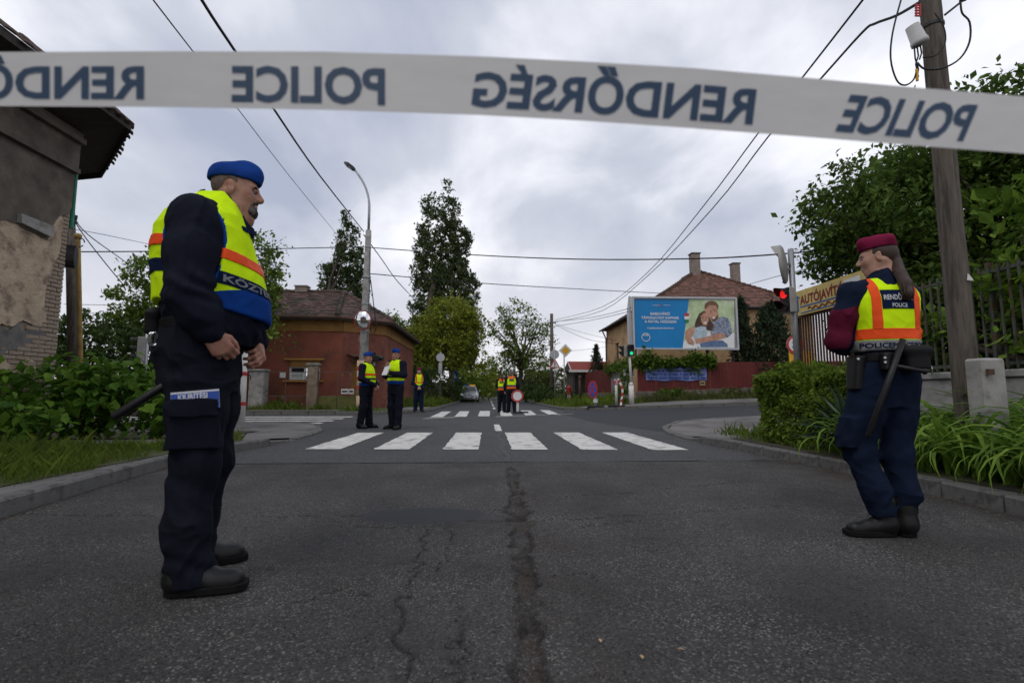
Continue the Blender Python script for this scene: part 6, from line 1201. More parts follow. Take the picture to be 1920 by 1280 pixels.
# ================================================================== people
def surf_nets(D_, org, h):
    """naive surface nets on a scalar grid (negative inside)"""
    nx, ny, nz = D_.shape; S = D_ < 0
    c = S[:-1, :-1, :-1].astype(np.int8)
    tot = np.zeros((nx-1, ny-1, nz-1), np.int8)
    for a in (0, 1):
        for b in (0, 1):
            for e in (0, 1): tot += S[a:nx-1+a, b:ny-1+b, e:nz-1+e]
    act = (tot > 0) & (tot < 8); I, J, K = np.nonzero(act); n = len(I); idx = np.full(act.shape, -1, np.int32); idx[I, J, K] = np.arange(n)
    acc = np.zeros((n, 3), np.float32); cnt = np.zeros(n, np.float32); cor = {}
    for a in (0, 1):
        for b in (0, 1):
            for e in (0, 1): cor[a, b, e] = D_[I+a, J+b, K+e]
    for ax in range(3):
        for u in (0, 1):
            for v in (0, 1):
                p = [u, v]; p.insert(ax, 0); q = [u, v]; q.insert(ax, 1); d0, d1 = cor[tuple(p)], cor[tuple(q)]; m = (d0 < 0) != (d1 < 0); t = np.where(m, d0/np.where(m, d0-d1, 1), 0)
                pos = np.zeros((n, 3), np.float32); pos[:] = p; pos[:, ax] = t; acc[m] += pos[m]; cnt[m] += 1
    V = (np.stack([I, J, K], 1)+acc/cnt[:, None])*h+np.asarray(org, np.float32); F = []
    for ax in range(3):
        sl0 = [slice(None)]*3; sl1 = [slice(None)]*3; sl0[ax] = slice(0, -1); sl1[ax] = slice(1, None); A, B = S[tuple(sl0)], S[tuple(sl1)]; ch = A != B
        o1, o2 = [(1, 2), (2, 0), (0, 1)][ax]; e1 = np.zeros(3, int); e2 = np.zeros(3, int); e1[o1] = 1; e2[o2] = 1; P = np.stack(np.nonzero(ch), 1); ok = (P[:, o1] > 0) & (P[:, o2] > 0) & (P[:, o1] < act.shape[o1]) & (P[:, o2] < act.shape[o2]); P = P[ok]; fl = A[tuple(P.T)]
        g_ = lambda X: idx[X[:, 0], X[:, 1], X[:, 2]]; q = np.stack([g_(P-e1-e2), g_(P-e2), g_(P), g_(P-e1)], 1); q[~fl] = q[~fl][:, ::-1]; F.append(q)
    F = np.concatenate(F); F = F[(F >= 0).all(1)]; return V, F
class SDF:
    def __init__(s): s.pr = []; s.post = None
    def cap(s, a, b, ra, rb, k=.03, op='+', sq=None):
        a, b = np.array(a, np.float32), np.array(b, np.float32); R = max(ra, rb)*(max(1, sq[1]) if sq else 1)
        def f(X, Y, Z):
            ab = b-a; L = float(ab@ab)+1e-9; t = np.clip(((X-a[0])*ab[0]+(Y-a[1])*ab[1]+(Z-a[2])*ab[2])/L, 0, 1); x, y, z = X-(a[0]+t*ab[0]), Y-(a[1]+t*ab[1]), Z-(a[2]+t*ab[2])
            if sq: n, sc = sq; dn = (x*n[0]+y*n[1]+z*n[2])*(1/sc-1); x, y, z = x+dn*n[0], y+dn*n[1], z+dn*n[2]
            return np.sqrt(x*x+y*y+z*z)-(ra+(rb-ra)*t)
        s.pr.append((f, np.minimum(a, b)-R, np.maximum(a, b)+R, k, op)); return s
    def chain(s, pts, rs, k=.03, sq=None):
        for i in range(len(pts)-1): s.cap(pts[i], pts[i+1], rs[i], rs[i+1], k, sq=sq)
        return s
    def ell(s, c, r, R=None, k=.03, op='+'):
        c = np.array(c, np.float32); r = np.array(r, np.float32); Rm = None if R is None else np.array(R, np.float32); m = r.max()
        def f(X, Y, Z):
            x, y, z = X-c[0], Y-c[1], Z-c[2]
            if Rm is not None: x, y, z = Rm[0, 0]*x+Rm[1, 0]*y+Rm[2, 0]*z, Rm[0, 1]*x+Rm[1, 1]*y+Rm[2, 1]*z, Rm[0, 2]*x+Rm[1, 2]*y+Rm[2, 2]*z
            q = np.sqrt((x/r[0])**2+(y/r[1])**2+(z/r[2])**2); q2 = np.sqrt((x/r[0]**2)**2+(y/r[1]**2)**2+(z/r[2]**2)**2)+1e-6; return q*(q-1)/q2
        s.pr.append((f, c-m, c+m, k, op)); return s
    def col(s, rows, k=.03, grow=0.0, p=2.3, R=None, z0=None, z1=None):
        """stack of super-elliptic sections: rows (z, back x, front x, half width, y centre)"""
        rows = sorted(rows); A = np.array([list(q)+[0]*(5-len(q)) for q in rows], np.float32); za, zb = A[0, 0] if z0 is None else z0, A[-1, 0] if z1 is None else z1
        def f(X, Y, Z):
            g_ = lambda i: np.interp(Z, A[:, 0], A[:, i]).astype(np.float32); b_, f_, w, yc = g_(1)-grow, g_(2)+grow, g_(3)+grow, g_(4); cx_, a = (b_+f_)/2, (f_-b_)/2
            q = (np.abs((X-cx_)/a)**p+np.abs((Y-yc)/w)**p)**(1/p); d = (q-1)*np.minimum(a, w); return np.maximum(d, np.maximum(za-Z, Z-zb)) if True else d
        s.pr.append((f, np.array([A[:, 1].min()-grow, (A[:, 4]-A[:, 3]).min()-grow, za]), np.array([A[:, 2].max()+grow, (A[:, 4]+A[:, 3]).max()+grow, zb]), k, '+')); return s
    def inter(s, f): s.pr.append((f, None, None, .003, '&')); return s
    def plane(s, n, d, k=.004):
        n = np.array(n, np.float32); n = n/np.linalg.norm(n); s.pr.append((lambda X, Y, Z: X*n[0]+Y*n[1]+Z*n[2]-d, None, None, k, '&')); return s
    def mesh(s, h, name, m, parent, disp=None, smooth_it=1, link_=True):
        lo = np.min([p[1] for p in s.pr if p[4] == '+'], 0)-3*h; hi = np.max([p[2] for p in s.pr if p[4] == '+'], 0)+3*h; n = np.ceil((hi-lo)/h).astype(int)+1; D_ = np.full(n, .5, np.float32); ax = [lo[i]+h*np.arange(n[i], dtype=np.float32) for i in range(3)]
        for f, a, b, k, op in s.pr:
            if a is None: i0, i1 = np.zeros(3, int), n
            else: pad = k+2*h+.01; i0 = np.clip(((a-pad-lo)/h).astype(int), 0, n); i1 = np.clip(((b+pad-lo)/h).astype(int)+2, 0, n)
            if (i1 <= i0).any(): continue
            X = ax[0][i0[0]:i1[0], None, None]; Y = ax[1][None, i0[1]:i1[1], None]; Z = ax[2][None, None, i0[2]:i1[2]]; sl = tuple(slice(i0[q], i1[q]) for q in range(3)); v = f(X, Y, Z).astype(np.float32); d = D_[sl]; v = np.broadcast_to(v, d.shape)
            if op == '+': hh = np.maximum(k-np.abs(d-v), 0)/k; D_[sl] = np.minimum(d, v)-hh*hh*k*.25
            elif op == '-': hh = np.maximum(k-np.abs(-v-d), 0)/k; D_[sl] = np.maximum(d, -v)+hh*hh*k*.25
            else: hh = np.maximum(k-np.abs(v-d), 0)/k; D_[sl] = np.maximum(d, v)+hh*hh*k*.25
        if disp is not None:
            I = np.nonzero(np.abs(D_) < .045); P = np.stack([ax[q][I[q]] for q in range(3)], 1); D_[I] -= disp(P)
        V, F = surf_nets(D_, lo, h)
        if smooth_it:
            for _ in range(smooth_it):
                acc = np.zeros_like(V); c = np.zeros(len(V), np.float32)
                for i in range(4):
                    a, b = F[:, i], F[:, (i+1) % 4]; np.add.at(acc, a, V[b]); np.add.at(c, a, 1); 
                V = V*.5+.5*acc/np.maximum(c, 1)[:, None]
        return nmesh(name, V, F, m, parent) if link_ else (V, F)
# materials -------------------------------------------------------------------
M('sign_white', (.62, .62, .62), .5, .05, 5, .02)
M('skin', (.36, .185, .125), .55, .14, 25, .12, 260, spec=.35, col2=(.3, .13, .09), c2scale=18, bdist=.002); M('skin_f', (.4, .22, .155), .55, .1, 20, .06, 260, spec=.35, bdist=.002)
M('stubble', (.12, .085, .068), .8, .3, 60, .4, 500, bdist=.002); M('beard', (.045, .036, .031), .9, .45, 70, .6, 400, spec=.1, col2=(.14, .125, .115), c2scale=30, bdist=.004); M('brow', (.02, .014, .011), .8, .3, 90, .4, 400)
M('hair_brown', (.04, .021, .014), .5, .45, 30, .7, 120, stretch=(6, 6, .6), bdist=.004, spec=.4); M('hair_grey', (.12, .11, .1), .7, .3, 60, .5, 300); M('eye_white', (.22, .2, .19), .3, .05, 5, 0); M('eye_dark', (.015, .01, .008), .2, .1, 5, 0)
def cloth(k, col, **kw): return M(k, col, kw.pop('rough', .9), kw.pop('var', .14), kw.pop('scale', 10), kw.pop('bump', .25), kw.pop('bscale', 420), spec=.07, sheen=kw.pop('sheen', 0), bdist=.0015, **kw)
cloth('navy_jacket', (.0105, .012, .021)); cloth('navy_trousers', (.009, .0102, .0165)); cloth('navy_blue', (.0075, .0125, .029)); cloth('black_cloth', (.007, .007, .008)); cloth('lime', (.6, .88, .008), var=.07, sheen=0); cloth('royal_blue', (.006, .042, .21), var=.1); cloth('cap_blue', (.008, .04, .2)); cloth('cap_maroon', (.17, .012, .045)); cloth('maroon', (.085, .008, .024)); cloth('tape_orange', (.8, .085, .018), rough=.4, bump=.35, bscale=90, var=.1, sheen=0); cloth('band_navy', (.006, .013, .04)); cloth('grey_band', (.2, .2, .205), rough=.5, sheen=0); cloth('letter_grey', (.2, .21, .22), sheen=0); cloth('letter_white', (.55, .56, .57), sheen=0); cloth('orange_cloth', (.75, .13, .02), sheen=0)
M('leather', (.008, .008, .008), .45, .25, 12, .4, 90, spec=.28, bdist=.002); M('sole', (.007, .007, .007), .8, .2, 12, .3, 90, spec=.12); M('strap', (.006, .006, .007), .6, .2, 20, .3, 200, spec=.15); M('baton', (.009, .009, .01), .45, .1, 10, .05); M('steel', (.5, .5, .5), .3, .1, 10, 0, metal=1); M('badge_gold', (.4, .28, .06), .5, .2, 10, .1)
def fold_fn(seed, amp=.006, sc=(9, 9, 5), bands=()):
    """cloth folds: stretched noise plus local stacks of creases (z, spread, freq, amp, tilt)"""
    def f(P):
        Q = P*np.array(sc, np.float32); wq = np.stack([vnoise(P, 3, seed+5, 2), vnoise(P, 3, seed+6, 2), vnoise(P, 3, seed+7, 2)], 1); r = 1-np.abs(vnoise(Q+wq*.9, .8, seed, 2)); d = (r*r-.55)*amp*1.3+vnoise(Q, 2.2, seed+3, 2)*amp*.22+((1-np.abs(vnoise(Q+wq*1.5, 1.9, seed+9, 1)))**3-.3)*amp*.45
        w = vnoise(P, 5, seed+1, 2)
        for z0, spr, fr, am, tilt in bands: d += np.sin((P[:, 2]+P[:, 0]*tilt+P[:, 1]*tilt*.6+.05*w)*fr)*am*np.exp(-((P[:, 2]-z0)/spr)**2)*(.6+.6*w)
        return d
    return f
def clip_part(src, planes, name, m, parent, off=.003, keep=None):
    """a band cut out of a garment's own surface by planes (point, normal kept side) and lifted a little"""
    bm = bmesh.new(); bm.from_mesh(src.data)
    for co, no in planes: bmesh.ops.bisect_plane(bm, geom=bm.verts[:]+bm.edges[:]+bm.faces[:], plane_co=co, plane_no=no, clear_inner=True, dist=1e-5)
    if keep:
        bmesh.ops.delete(bm, geom=[f for f in bm.faces if not keep(f.calc_center_median(), f.normal)], context='FACES')
    bm.normal_update(); mv = [(v, v.normal.copy()) for v in bm.verts]
    for v, n in mv: v.co += n*off
    be = [e for e in bm.edges if e.is_boundary]
    if be:
        ex = bmesh.ops.extrude_edge_only(bm, edges=be); nm_ = {v.co.to_tuple(6): n for v, n in mv}
        for v in [q for q in ex['geom'] if isinstance(q, bmesh.types.BMVert)]:
            n = nm_.get(v.co.to_tuple(6))
            if n is not None: v.co -= n*(off+.002)
    me = bpy.data.meshes.new(name); bm.to_mesh(me); bm.free(); me.materials.append(m); me.polygons.foreach_set('use_smooth', [True]*len(me.polygons)); return link(name, me, None, parent)
def wrap_text(s, tgt, origin, xd, yd, nrm, width, height, m, name, parent, bold=.02, off=.004, arc=None):
    """lettering laid onto a garment by casting along -nrm; arc = (axis xy, z) wraps it round the body"""
    bvh = BVHTree.FromPolygons([v.co for v in tgt.data.vertices], [p.vertices for p in tgt.data.polygons]); vs, fs = text_mesh(s, 1, bold); xs = [v[0] for v in vs]; x0, x1 = min(xs), max(xs); V = []
    for x, y in vs:
        u = (x-x0)/(x1-x0)*width; w = y/.73*height
        if arc is None: p = Vector(origin)+Vector(xd)*u+Vector(yd)*w; nn = Vector(nrm).normalized()
        else:
            (ax_, ay_), rad, a0, sgn, tilt = arc; a = a0+sgn*u/rad; nn = Vector((math.cos(a), math.sin(a), 0)); p = Vector((ax_, ay_, Vector(origin).z+w)); h0 = bvh.ray_cast(p+nn, -nn)[0]
            if h0 is not None: p.z += tilt*h0.x
        hit = bvh.ray_cast(p+nn*1.0, -nn); h = hit[0] if hit[0] is not None else p; V.append(h+nn*off)
    g = MB(); g.add(V, fs); return g.build(name, m, parent)
def hand(S, w, d, pn, side, curl=(.5, .6, .5), spread=.06, s=1.0, thumb=.6):
    """palm and five fingers; w wrist, d direction, pn palm normal"""
    w, d, pn = Vector(w), Vector(d).normalized(), Vector(pn).normalized(); pn = (pn-d*pn.dot(d)).normalized(); t = d.cross(pn)*side
    for i, (o, L, fl, r) in enumerate(((.030, .088, (.042, .026, .02), .0092), (.010, .092, (.046, .03, .021), .0098), (-.011, .087, (.042, .028, .02), .0092), (-.030, .078, (.032, .021, .017), .008))):
        k = w+(d*L+t*o)*s; S.cap(w+t*o*.55*s, k, .0165*s, .0135*s, .014); p = k; a = 0; dd = (d+t*(o*spread*20)).normalized()
        for j in range(3): a += curl[j]*(1+.06*i); q = p+(dd*math.cos(a)+pn*math.sin(a))*fl[j]*s; S.cap(p, q, r*s*(1.08-.08*j), r*s*(1-.09*j), .005); p = q
    b = w+(d*.025+t*.024)*s; k = b+(d*.032+t*.03*(1-thumb*.4)+pn*.018)*s; S.cap(b, k, .017*s, .0125*s, .012); q = k+(d*.03+t*.008*(1-thumb)+pn*.012*thumb)*s; S.cap(k, q, .0115*s, .0105*s, .006); S.cap(q, q+(d*.024-t*.004+pn*.008*thumb)*s, .0105*s, .0085*s, .005)
def head_sdf(S, c, R, s=1.0, male=True, k=.02):
    P = lambda x, y, z: np.array(Vector(c)+R @ (Vector((x, y, z))*s)); Rn = np.array(R); E = lambda p, r, kk=.02, op='+': S.ell(P(*p), [q*s for q in r], Rn, kk, op)
    E((-.012, 0, .035), (.098, .077, .09)); E((.03, 0, -.02), (.066, .066, .085), .03)
    jw = .056 if male else .05
    E((.03, 0, -.068), (.052, jw, .045), .03); S.cap(P(.064, -.014, -.098), P(.064, .014, -.098), .02*s, .02*s, .025)
    for y in (-1, 1):
        S.cap(P(-.03, y*.056, -.03), P(.03, y*.046, -.082), .018*s, .018*s, .03); E((.052, y*.04, -.022), (.03, .024, .03), .025); S.cap(P(.083, y*.012, .024), P(.068, y*.046, .026), .0125*s, .011*s, .016)
        E((.088, y*.031, .004), (.018, .018, .0125), .014, '-'); E((-.014, y*.081, -.006), (.021, .0115, .036), .004); E((-.008, y*.093, .002), (.0115, .0075, .021), .004, '-'); E((-.03, y*.086, 0), (.006, .012, .03), .004, '-')
    S.cap(P(.09, 0, .018), P(.113, 0, -.022), .0085*s, .0135*s, .012); E((.104, 0, -.03), (.018, .0185, .011), .008)
    for z, r in ((-.058, .0085), (-.07, .0095)): S.cap(P(.083, -.02, z), P(.083, .02, z), r*s*.7, r*s*.7, .008); S.cap(P(.09, -.006, z), P(.09, .006, z), r*s, r*s, .008)
    S.cap(P(.084, -.016, -.064), P(.094, 0, -.0645), .003*s, .003*s, .004, '-'); S.cap(P(.094, 0, -.0645), P(.084, .016, -.064), .003*s, .003*s, .004, '-')
    S.cap(P(-.025, 0, -.05), P(-.045, 0, -.16), .058*s, .062*s, .03)
    return P
def shoe(name, heel, toe_dir, L, m, parent, boot=False, h=.006, sole_h=.03):
    d = Vector(toe_dir).normalized(); hz = Vector(heel); S = SDF(); W = .047; up = Vector((0, 0, 1)); a = hz+d*.04; s_ = d.cross(up)
    S.cap(a+up*.05, hz+d*(L-.06)+up*.042, .045, .043, .03, sq=(np.array(up), .9)); S.cap(a+up*.07, hz+d*L*.5+up*.062, .046, .038, .04); S.cap(hz+d*(L*.62)+s_*.008+up*.036, hz+d*(L-.05)+up*.034, .044, .04, .02)
    if boot: S.cap(a+up*.08, a+up*.2+d*.01, .056, .064, .04)
    else: S.cap(a+up*.06, a+up*.1, .046, .046, .03)
    S.plane((0, 0, -1), -(hz.z+.018)); o = S.mesh(h, name, m, parent, lambda P: vnoise(P, 45, 3, 2)*.0012)
    g = MB(); n = 10; lo = [];
    for i in range(2*n):
        t = (i if i < n else 2*n-1-i)/(n-1); sd = 1 if i < n else -1; ww = W*(.82+.35*math.sin(min(1, t*1.1)*PI*.75))*(1 if .06 < t < .94 else .62); lo.append(hz+d*(t*(L+.006)-.003)+s_*(sd*ww))
    g.prism([p+up*.002 for p in lo], up*sole_h); g.build('sole', MT['sole'], o, bevel=.004); return o
def cap_boat(name, c, R, m, parent, h, s=1.0, tilt=.1, style=0, lower=.0):
    """soft garrison cap"""
    P = lambda x, y, z: np.array(Vector(c)+R @ (Vector((x, y, z))*s)); S = SDF(); Rn = np.array(R)
    if style == 0:
        S.ell(P(-.012, 0, .064), [.117*s, .089*s, .08*s], Rn, .02); S.ell(P(.04, 0, .108), [.072*s, .042*s, .058*s], Rn, .04); S.ell(P(-.05, 0, .085), [.06*s, .06*s, .045*s], Rn, .03)
        S.cap(P(-.105, 0, .04), P(-.118, 0, .028), .026*s, .018*s, .02)
    else:
        S.ell(P(-.008, 0, .055), [.108*s, .087*s, .075*s], Rn, .01)
        for y in (-.04, .04): S.cap(P(-.068, y, .1), P(.06, y, .104), .043*s, .043*s, .03)
        S.cap(P(-.07, 0, .122), P(.055, 0, .126), .026*s, .027*s, .02)
    n = R @ Vector((tilt, 0, -1)).normalized(); q = Vector(P(0, 0, .052-lower)); S.plane(tuple(n), float(n.dot(q)), .006)
    return S.mesh(h, name, m, parent, lambda Q: vnoise(Q, 16, 5, 2)*.003)
def band_slab(v, z0, z1, tilt=0.0, extra=()):
    """two planes bounding a belt band, tilt = rise per metre of x"""
    return [((0, 0, z0), (-tilt, 0, 1)), ((0, 0, z1), (tilt, 0, -1))]+list(extra)
# ------------------------------------------------------------------ large officer in the left foreground
def Rz(a): return Matrix.Rotation(a, 3, 'Z')
def Ry(a): return Matrix.Rotation(a, 3, 'Y')
def officer_large():
    T = root('person', 'heavy set officer in lime vest and blue cap, facing right, left foreground', 'person', (-1.295, 2.37, .0), math.radians(25)); T.scale = (1.03, 1.03, 1.035)
    h = .0055; HC = Vector((.07, .0, 1.732)); HR = Rz(math.radians(-7)) @ Ry(math.radians(2)); s = .955
    tor = [(1.0, -0.155, 0.18, 0.2), (1.05, -0.174, 0.208, 0.225), (1.12, -0.194, 0.229, 0.238), (1.2, -0.204, 0.224, 0.242), (1.3, -0.213, 0.197, 0.242), (1.4, -0.221, 0.158, 0.24), (1.5, -0.22, 0.13, 0.232), (1.57, -0.19, 0.1, 0.205), (1.62, -0.145, 0.085, 0.15), (1.66, -0.1, 0.075, 0.105), (1.69, -0.07, 0.065, 0.08)]
    sh = {-1: Vector((-.065, -.19, 1.525)), 1: Vector((-.05, .2, 1.535))}; el = {-1: Vector((-.065, -.258, 1.19)), 1: Vector((.0, .31, 1.22))}; wr = {-1: Vector((.012, -.258, 1.035)), 1: Vector((.195, .06, 1.02))}
    legs = {-1: [(-.02, -.105, .98), (-.015, -.125, .72), (-.01, -.14, .5), (-.03, -.15, .26), (.0, -.15, .06)], 1: [(-.02, .1, .98), (.015, .12, .72), (.02, .14, .5), (-.02, .16, .27), (-.03, .165, .06)]}
    # body: one continuous surface
    S = SDF(); head_sdf(S, HC, HR, s); S.cap((.0, 0, 1.5), (.045, 0, 1.63), .07, .062, .05); S.ell((.08, 0, 1.6), (.07, .06, .05), None, .03)
    S.col([(z, b+.05, f-.06, w-.05) for z, b, f, w in tor[:-3]], .04)
    for y in (-1, 1):
        S.chain([sh[y], el[y], wr[y]], [.055, .045, .03], .03); S.chain(legs[y], [.08, .075, .06, .055, .045], .04)
    hand(S, wr[-1], (.62, .18, -.78), (-.05, .95, .25), 1, (.6, .8, .6), .05, 1.03, .7); hand(S, wr[1], (.15, -.88, -.5), (-.75, .05, -.3), 1, (.6, .8, .6), .05, 1.03, .7)
    body = S.mesh(.0046, 'body', MT['skin'], T)
    Pw = lambda x, y, z: Vector(HC)+HR @ (Vector((x, y, z))*s)
    # hair, beard, brows, eyes
    S = SDF(); E = lambda p, r, k=.01, op='+': S.ell(np.array(Pw(*p)), [q*s for q in r], np.array(HR), k, op)
    E((-.014, 0, .034), (.1, .0795, .092)); n = HR @ Vector((1, 0, .25)).normalized(); q = Pw(.02, 0, .02); S.plane(tuple(n), float(n.dot(q))); n = HR @ Vector((.55, 0, -1)).normalized(); q = Pw(-.02, 0, -.04); S.plane(tuple(n), float(n.dot(q)))
    for y in (-1, 1): E((-.02, y*.085, -.008), (.034, .03, .045), .004, '-')
    hr = S.mesh(.005, 'hair', MT['stubble'], T)
    S = SDF(); S.cap(Pw(.064, -.02, -.1), Pw(.064, .02, -.1), .0265*s, .0265*s, .02); S.ell(np.array(Pw(.071, 0, -.092)), [.032*s, .042*s, .032*s], np.array(HR), .02)
    for y in (-1, 1): S.cap(Pw(.092, y*.006, -.047), Pw(.078, y*.03, -.056), .0088*s, .0085*s, .01); S.cap(Pw(.078, y*.03, -.056), Pw(.068, y*.032, -.088), .011*s, .013*s, .01)
    S.mesh(.004, 'beard', MT['beard'], T, lambda P: vnoise(P, 130, 4, 2)*.0022)
    for y in (-1, 1):
        g = MB(); g.tube([Pw(.0925, y*.014, .02), Pw(.088, y*.032, .0275), Pw(.072, y*.052, .019)], [.0055, .0065, .0035], 6); g.build('eyebrow', MT['brow'], T, smooth=True)
        S = SDF(); S.ell(np.array(Pw(.0795, y*.031, .0035)), [.0115*s]*3, None, .004); ey = S.mesh(.0025, 'eye', MT['eye_white'], T); g = MB(); p = Pw(.0895, y*.0305, .0025); g.disc(p, HR @ Vector((1, -.1*y, 0)), .0058, .0022, 12); g.build('iris', MT['eye_dark'], ey)
        g = MB(); g.tube([Pw(.0865, y*.016, .008), Pw(.0915, y*.03, .0125), Pw(.081, y*.045, .007)], [.004, .0062, .004], 6); g.build('eyelid', MT['skin'], ey, smooth=True)
    cap = cap_boat('cap', Pw(0, 0, .0), HR, MT['cap_blue'], T, .005, s*1.0, .03, 0, .002)
    g = MB(); n = 26; ax = HR @ Vector((0, 0, 1))
    # jacket
    S = SDF(); S.col(tor, .05)
    for y in (-1, 1):
        S.chain([sh[y]+Vector((.02, -y*.06, .03)), sh[y], (sh[y]*.5+el[y]*.5)+Vector((-.01, y*.01, 0)), el[y], (el[y]+wr[y])*.5, wr[y]*.93+el[y]*.07], [.065, .086, .083, .079, .071, .056], .04)
    S.chain([(.0, 0, 1.57), (.0, 0, 1.645)], [.1, .084], .03)
    for y in (-1, 1): S.chain([(.06, y*.055, 1.6), (.135, y*.04, 1.545)], [.03, .024], .02)
    q = Pw(0, 0, -.06); S.cap((.0, 0, 1.69), (.1, 0, 1.7), .068, .085, .01, '-')
    jk = S.mesh(h, 'jacket', MT['navy_jacket'], T, fold_fn(3, .0095, (11, 11, 6), ((1.22, .1, 62, .006, .35), (1.06, .05, 80, .0045, .5), (1.42, .07, 50, .004, -.5))))
    # vest
    S = SDF(); S.col([r for r in tor if r[0] >= 1.05], .03, grow=.019, z0=1.07)
    for y in (-1, 1):
        S.ell((-.07, y*.285, 1.42), (.125, .12, .23), None, .012, '-'); S.ell((-.07, y*.2, 1.55), (.085, .06, .09), None, .012, '-'); S.cap((-.08, y*.33, 1.2), (-.06, y*.36, 1.45), .09, .09, .02, '-')
    S.ell((.06, 0, 1.71), (.1, .098, .12), None, .01, '-'); S.cap((.18, 0, 1.42), (.18, 0, 1.75), .008, .1, .01, '-')
    S.plane((-.18, 0, -1), -1.128)
    vs = S.mesh(h, 'vest', MT['lime'], T, fold_fn(8, .0055, (6, 6, 4), ((1.3, .2, 26, .003, .6),)))
    clip_part(vs, band_slab(vs, 1.36, 1.405, -.19), 'reflective_band', MT['tape_orange'], vs, .004)
    tb_ = clip_part(vs, band_slab(vs, 1.252, 1.304, -.2), 'text_band', MT['band_navy'], vs, .003)
    clip_part(vs, [((0, 0, 1.205), (.185, 0, -1))], 'hem_band', MT['royal_blue'], vs, .003)
    wrap_text('KÖZTERÜLET', vs, (0, 0, 1.2635), 0, 0, 0, .4, .029, MT['letter_grey'], 'lettering', tb_, .025, .007, ((-.02, -.02), .235, math.radians(-74), 1, -.2))
    wrap_text('FELÜGYELET', vs, (0, 0, 1.2635), 0, 0, 0, .36, .029, MT['letter_grey'], 'lettering', tb_, .02, .007, ((-.02, .02), .235, math.radians(35), 1, -.2))
    for y in (-1, 1):
        S = SDF(); S.col([r for r in tor if r[0] >= 1.05], .03, grow=.021, z0=1.07)
        def shell(X, Y, Z, y=y): return np.abs(np.sqrt(((X+.07)/.13)**2+((Y-y*.285)/.125)**2+((Z-1.42)/.237)**2)-1)*.13-.006
        S.inter(shell); S.plane((.18, 0, -1), -1.2); S.mesh(.0045, 'piping', MT['royal_blue'], vs)
    g = MB(); p = Vector((.125, -.128, 1.512)); nn = Vector((.75, -.62, .25)).normalized(); sd = Vector((.62, .75, 0)); up = sd.cross(nn)*-1; R = Matrix((sd, nn, nn.cross(sd)*-1)).transposed(); g.box(p+nn*.012, (.085, .006, .022), R); nt = g.build('name_tape', MT['band_navy'], vs)
    # trousers
    S = SDF(); S.col([(.8, -.165, .12, .185), (.88, -.195, .13, .205), (.96, -.205, .135, .21), (1.04, -.2, .155, .213), (1.1, -.19, .18, .215)], .05)
    for y in (-1, 1): S.chain([Vector(p) for p in legs[y]], [.118, .11, .093, .086, .088], .045)
    S.cap((-.0, -.15, .045), (.03, -.15, .03), .084, .082, .03); S.plane((0, 0, -1), -.028)
    tr = S.mesh(h, 'trousers', MT['navy_trousers'], T, fold_fn(12, .012, (7, 7, 3.2), ((.13, .07, 70, .008, .4), (.46, .12, 34, .006, .9), (.86, .08, 40, .004, -.6))))
    S = SDF(); S.col([(.57, -.12, .075, .035, -.212), (.765, -.12, .08, .035, -.215)], .02, p=4); S.mesh(.005, 'cargo_pocket', MT['navy_trousers'], tr, fold_fn(14, .005))
    R = Rz(.04) @ Ry(-.1); c_ = Vector((-.02, -.2385, .765)); g = MB(); g.box(c_, (.165, .008, .075), R); bk = g.build('booklet', MT['sign_white'], T); g = MB(); g.box(c_+R @ Vector((0, -.005, -.003)), (.163, .003, .066), R); g.build('cover', MT['blue_sign'], bk)
    flat_text('KIÜRÍTÉSI', .03, c_+R @ Vector((-.06, -.0075, .006)), R @ Vector((1, 0, 0)), R @ Vector((0, 0, 1)), .03, False, .1).build('lettering', MT['sign_white'], bk)
    flat_text('TERV', .03, c_+R @ Vector((-.01, -.0075, -.024)), R @ Vector((1, 0, 0)), R @ Vector((0, 0, 1)), .03, False, .05).build('lettering', MT['sign_white'], bk)
    S = SDF(); S.col([(.7, -.115, .075, .012, -.249), (.772, -.118, .078, .008, -.2535)], .01, p=4); S.mesh(.004, 'pocket_flap', MT['navy_trousers'], tr, fold_fn(15, .003))
    # belt and kit
    S = SDF(); S.col([(1.055, -.183, .19, .217), (1.105, -.186, .205, .221)], .01, grow=.008); S.mesh(.006, 'belt', MT['strap'], T)
    S = SDF(); S.col([(1.04, -.235, -.175, .045, -.05), (1.13, -.23, -.18, .045, -.05)], .02, p=4); S.ell((-.2, -.05, 1.125), (.035, .045, .03), None, .02); S.mesh(.005, 'pouch', MT['strap'], T)
    for k in range(2): g = MB(); a = PI*2/14; g.tube([(-.2+.01*k+.013*math.cos(i*a), -.1-.01*k, 1.015+.027*math.sin(i*a)) for i in range(15)], .0042, 6, False); g.build('handcuff', MT['steel'], T)
    b0, b1 = Vector((-.1, -.1, .86)), Vector((-.3, -.13, .70)); g = MB(); g.tube([b0+(b0-b1)*.1, b0, b1, b1+(b1-b0)*.02], [.016, .016, .0165, .012], 12); g.build('baton', MT['baton'], T, smooth=True)
    shoe('shoe', (-.085, -.155, 0), (.97, -.2, 0), .29, MT['leather'], T); shoe('shoe', (-.1, .165, 0), (.96, .12, 0), .3, MT['leather'], T)
    return T
officer_large()
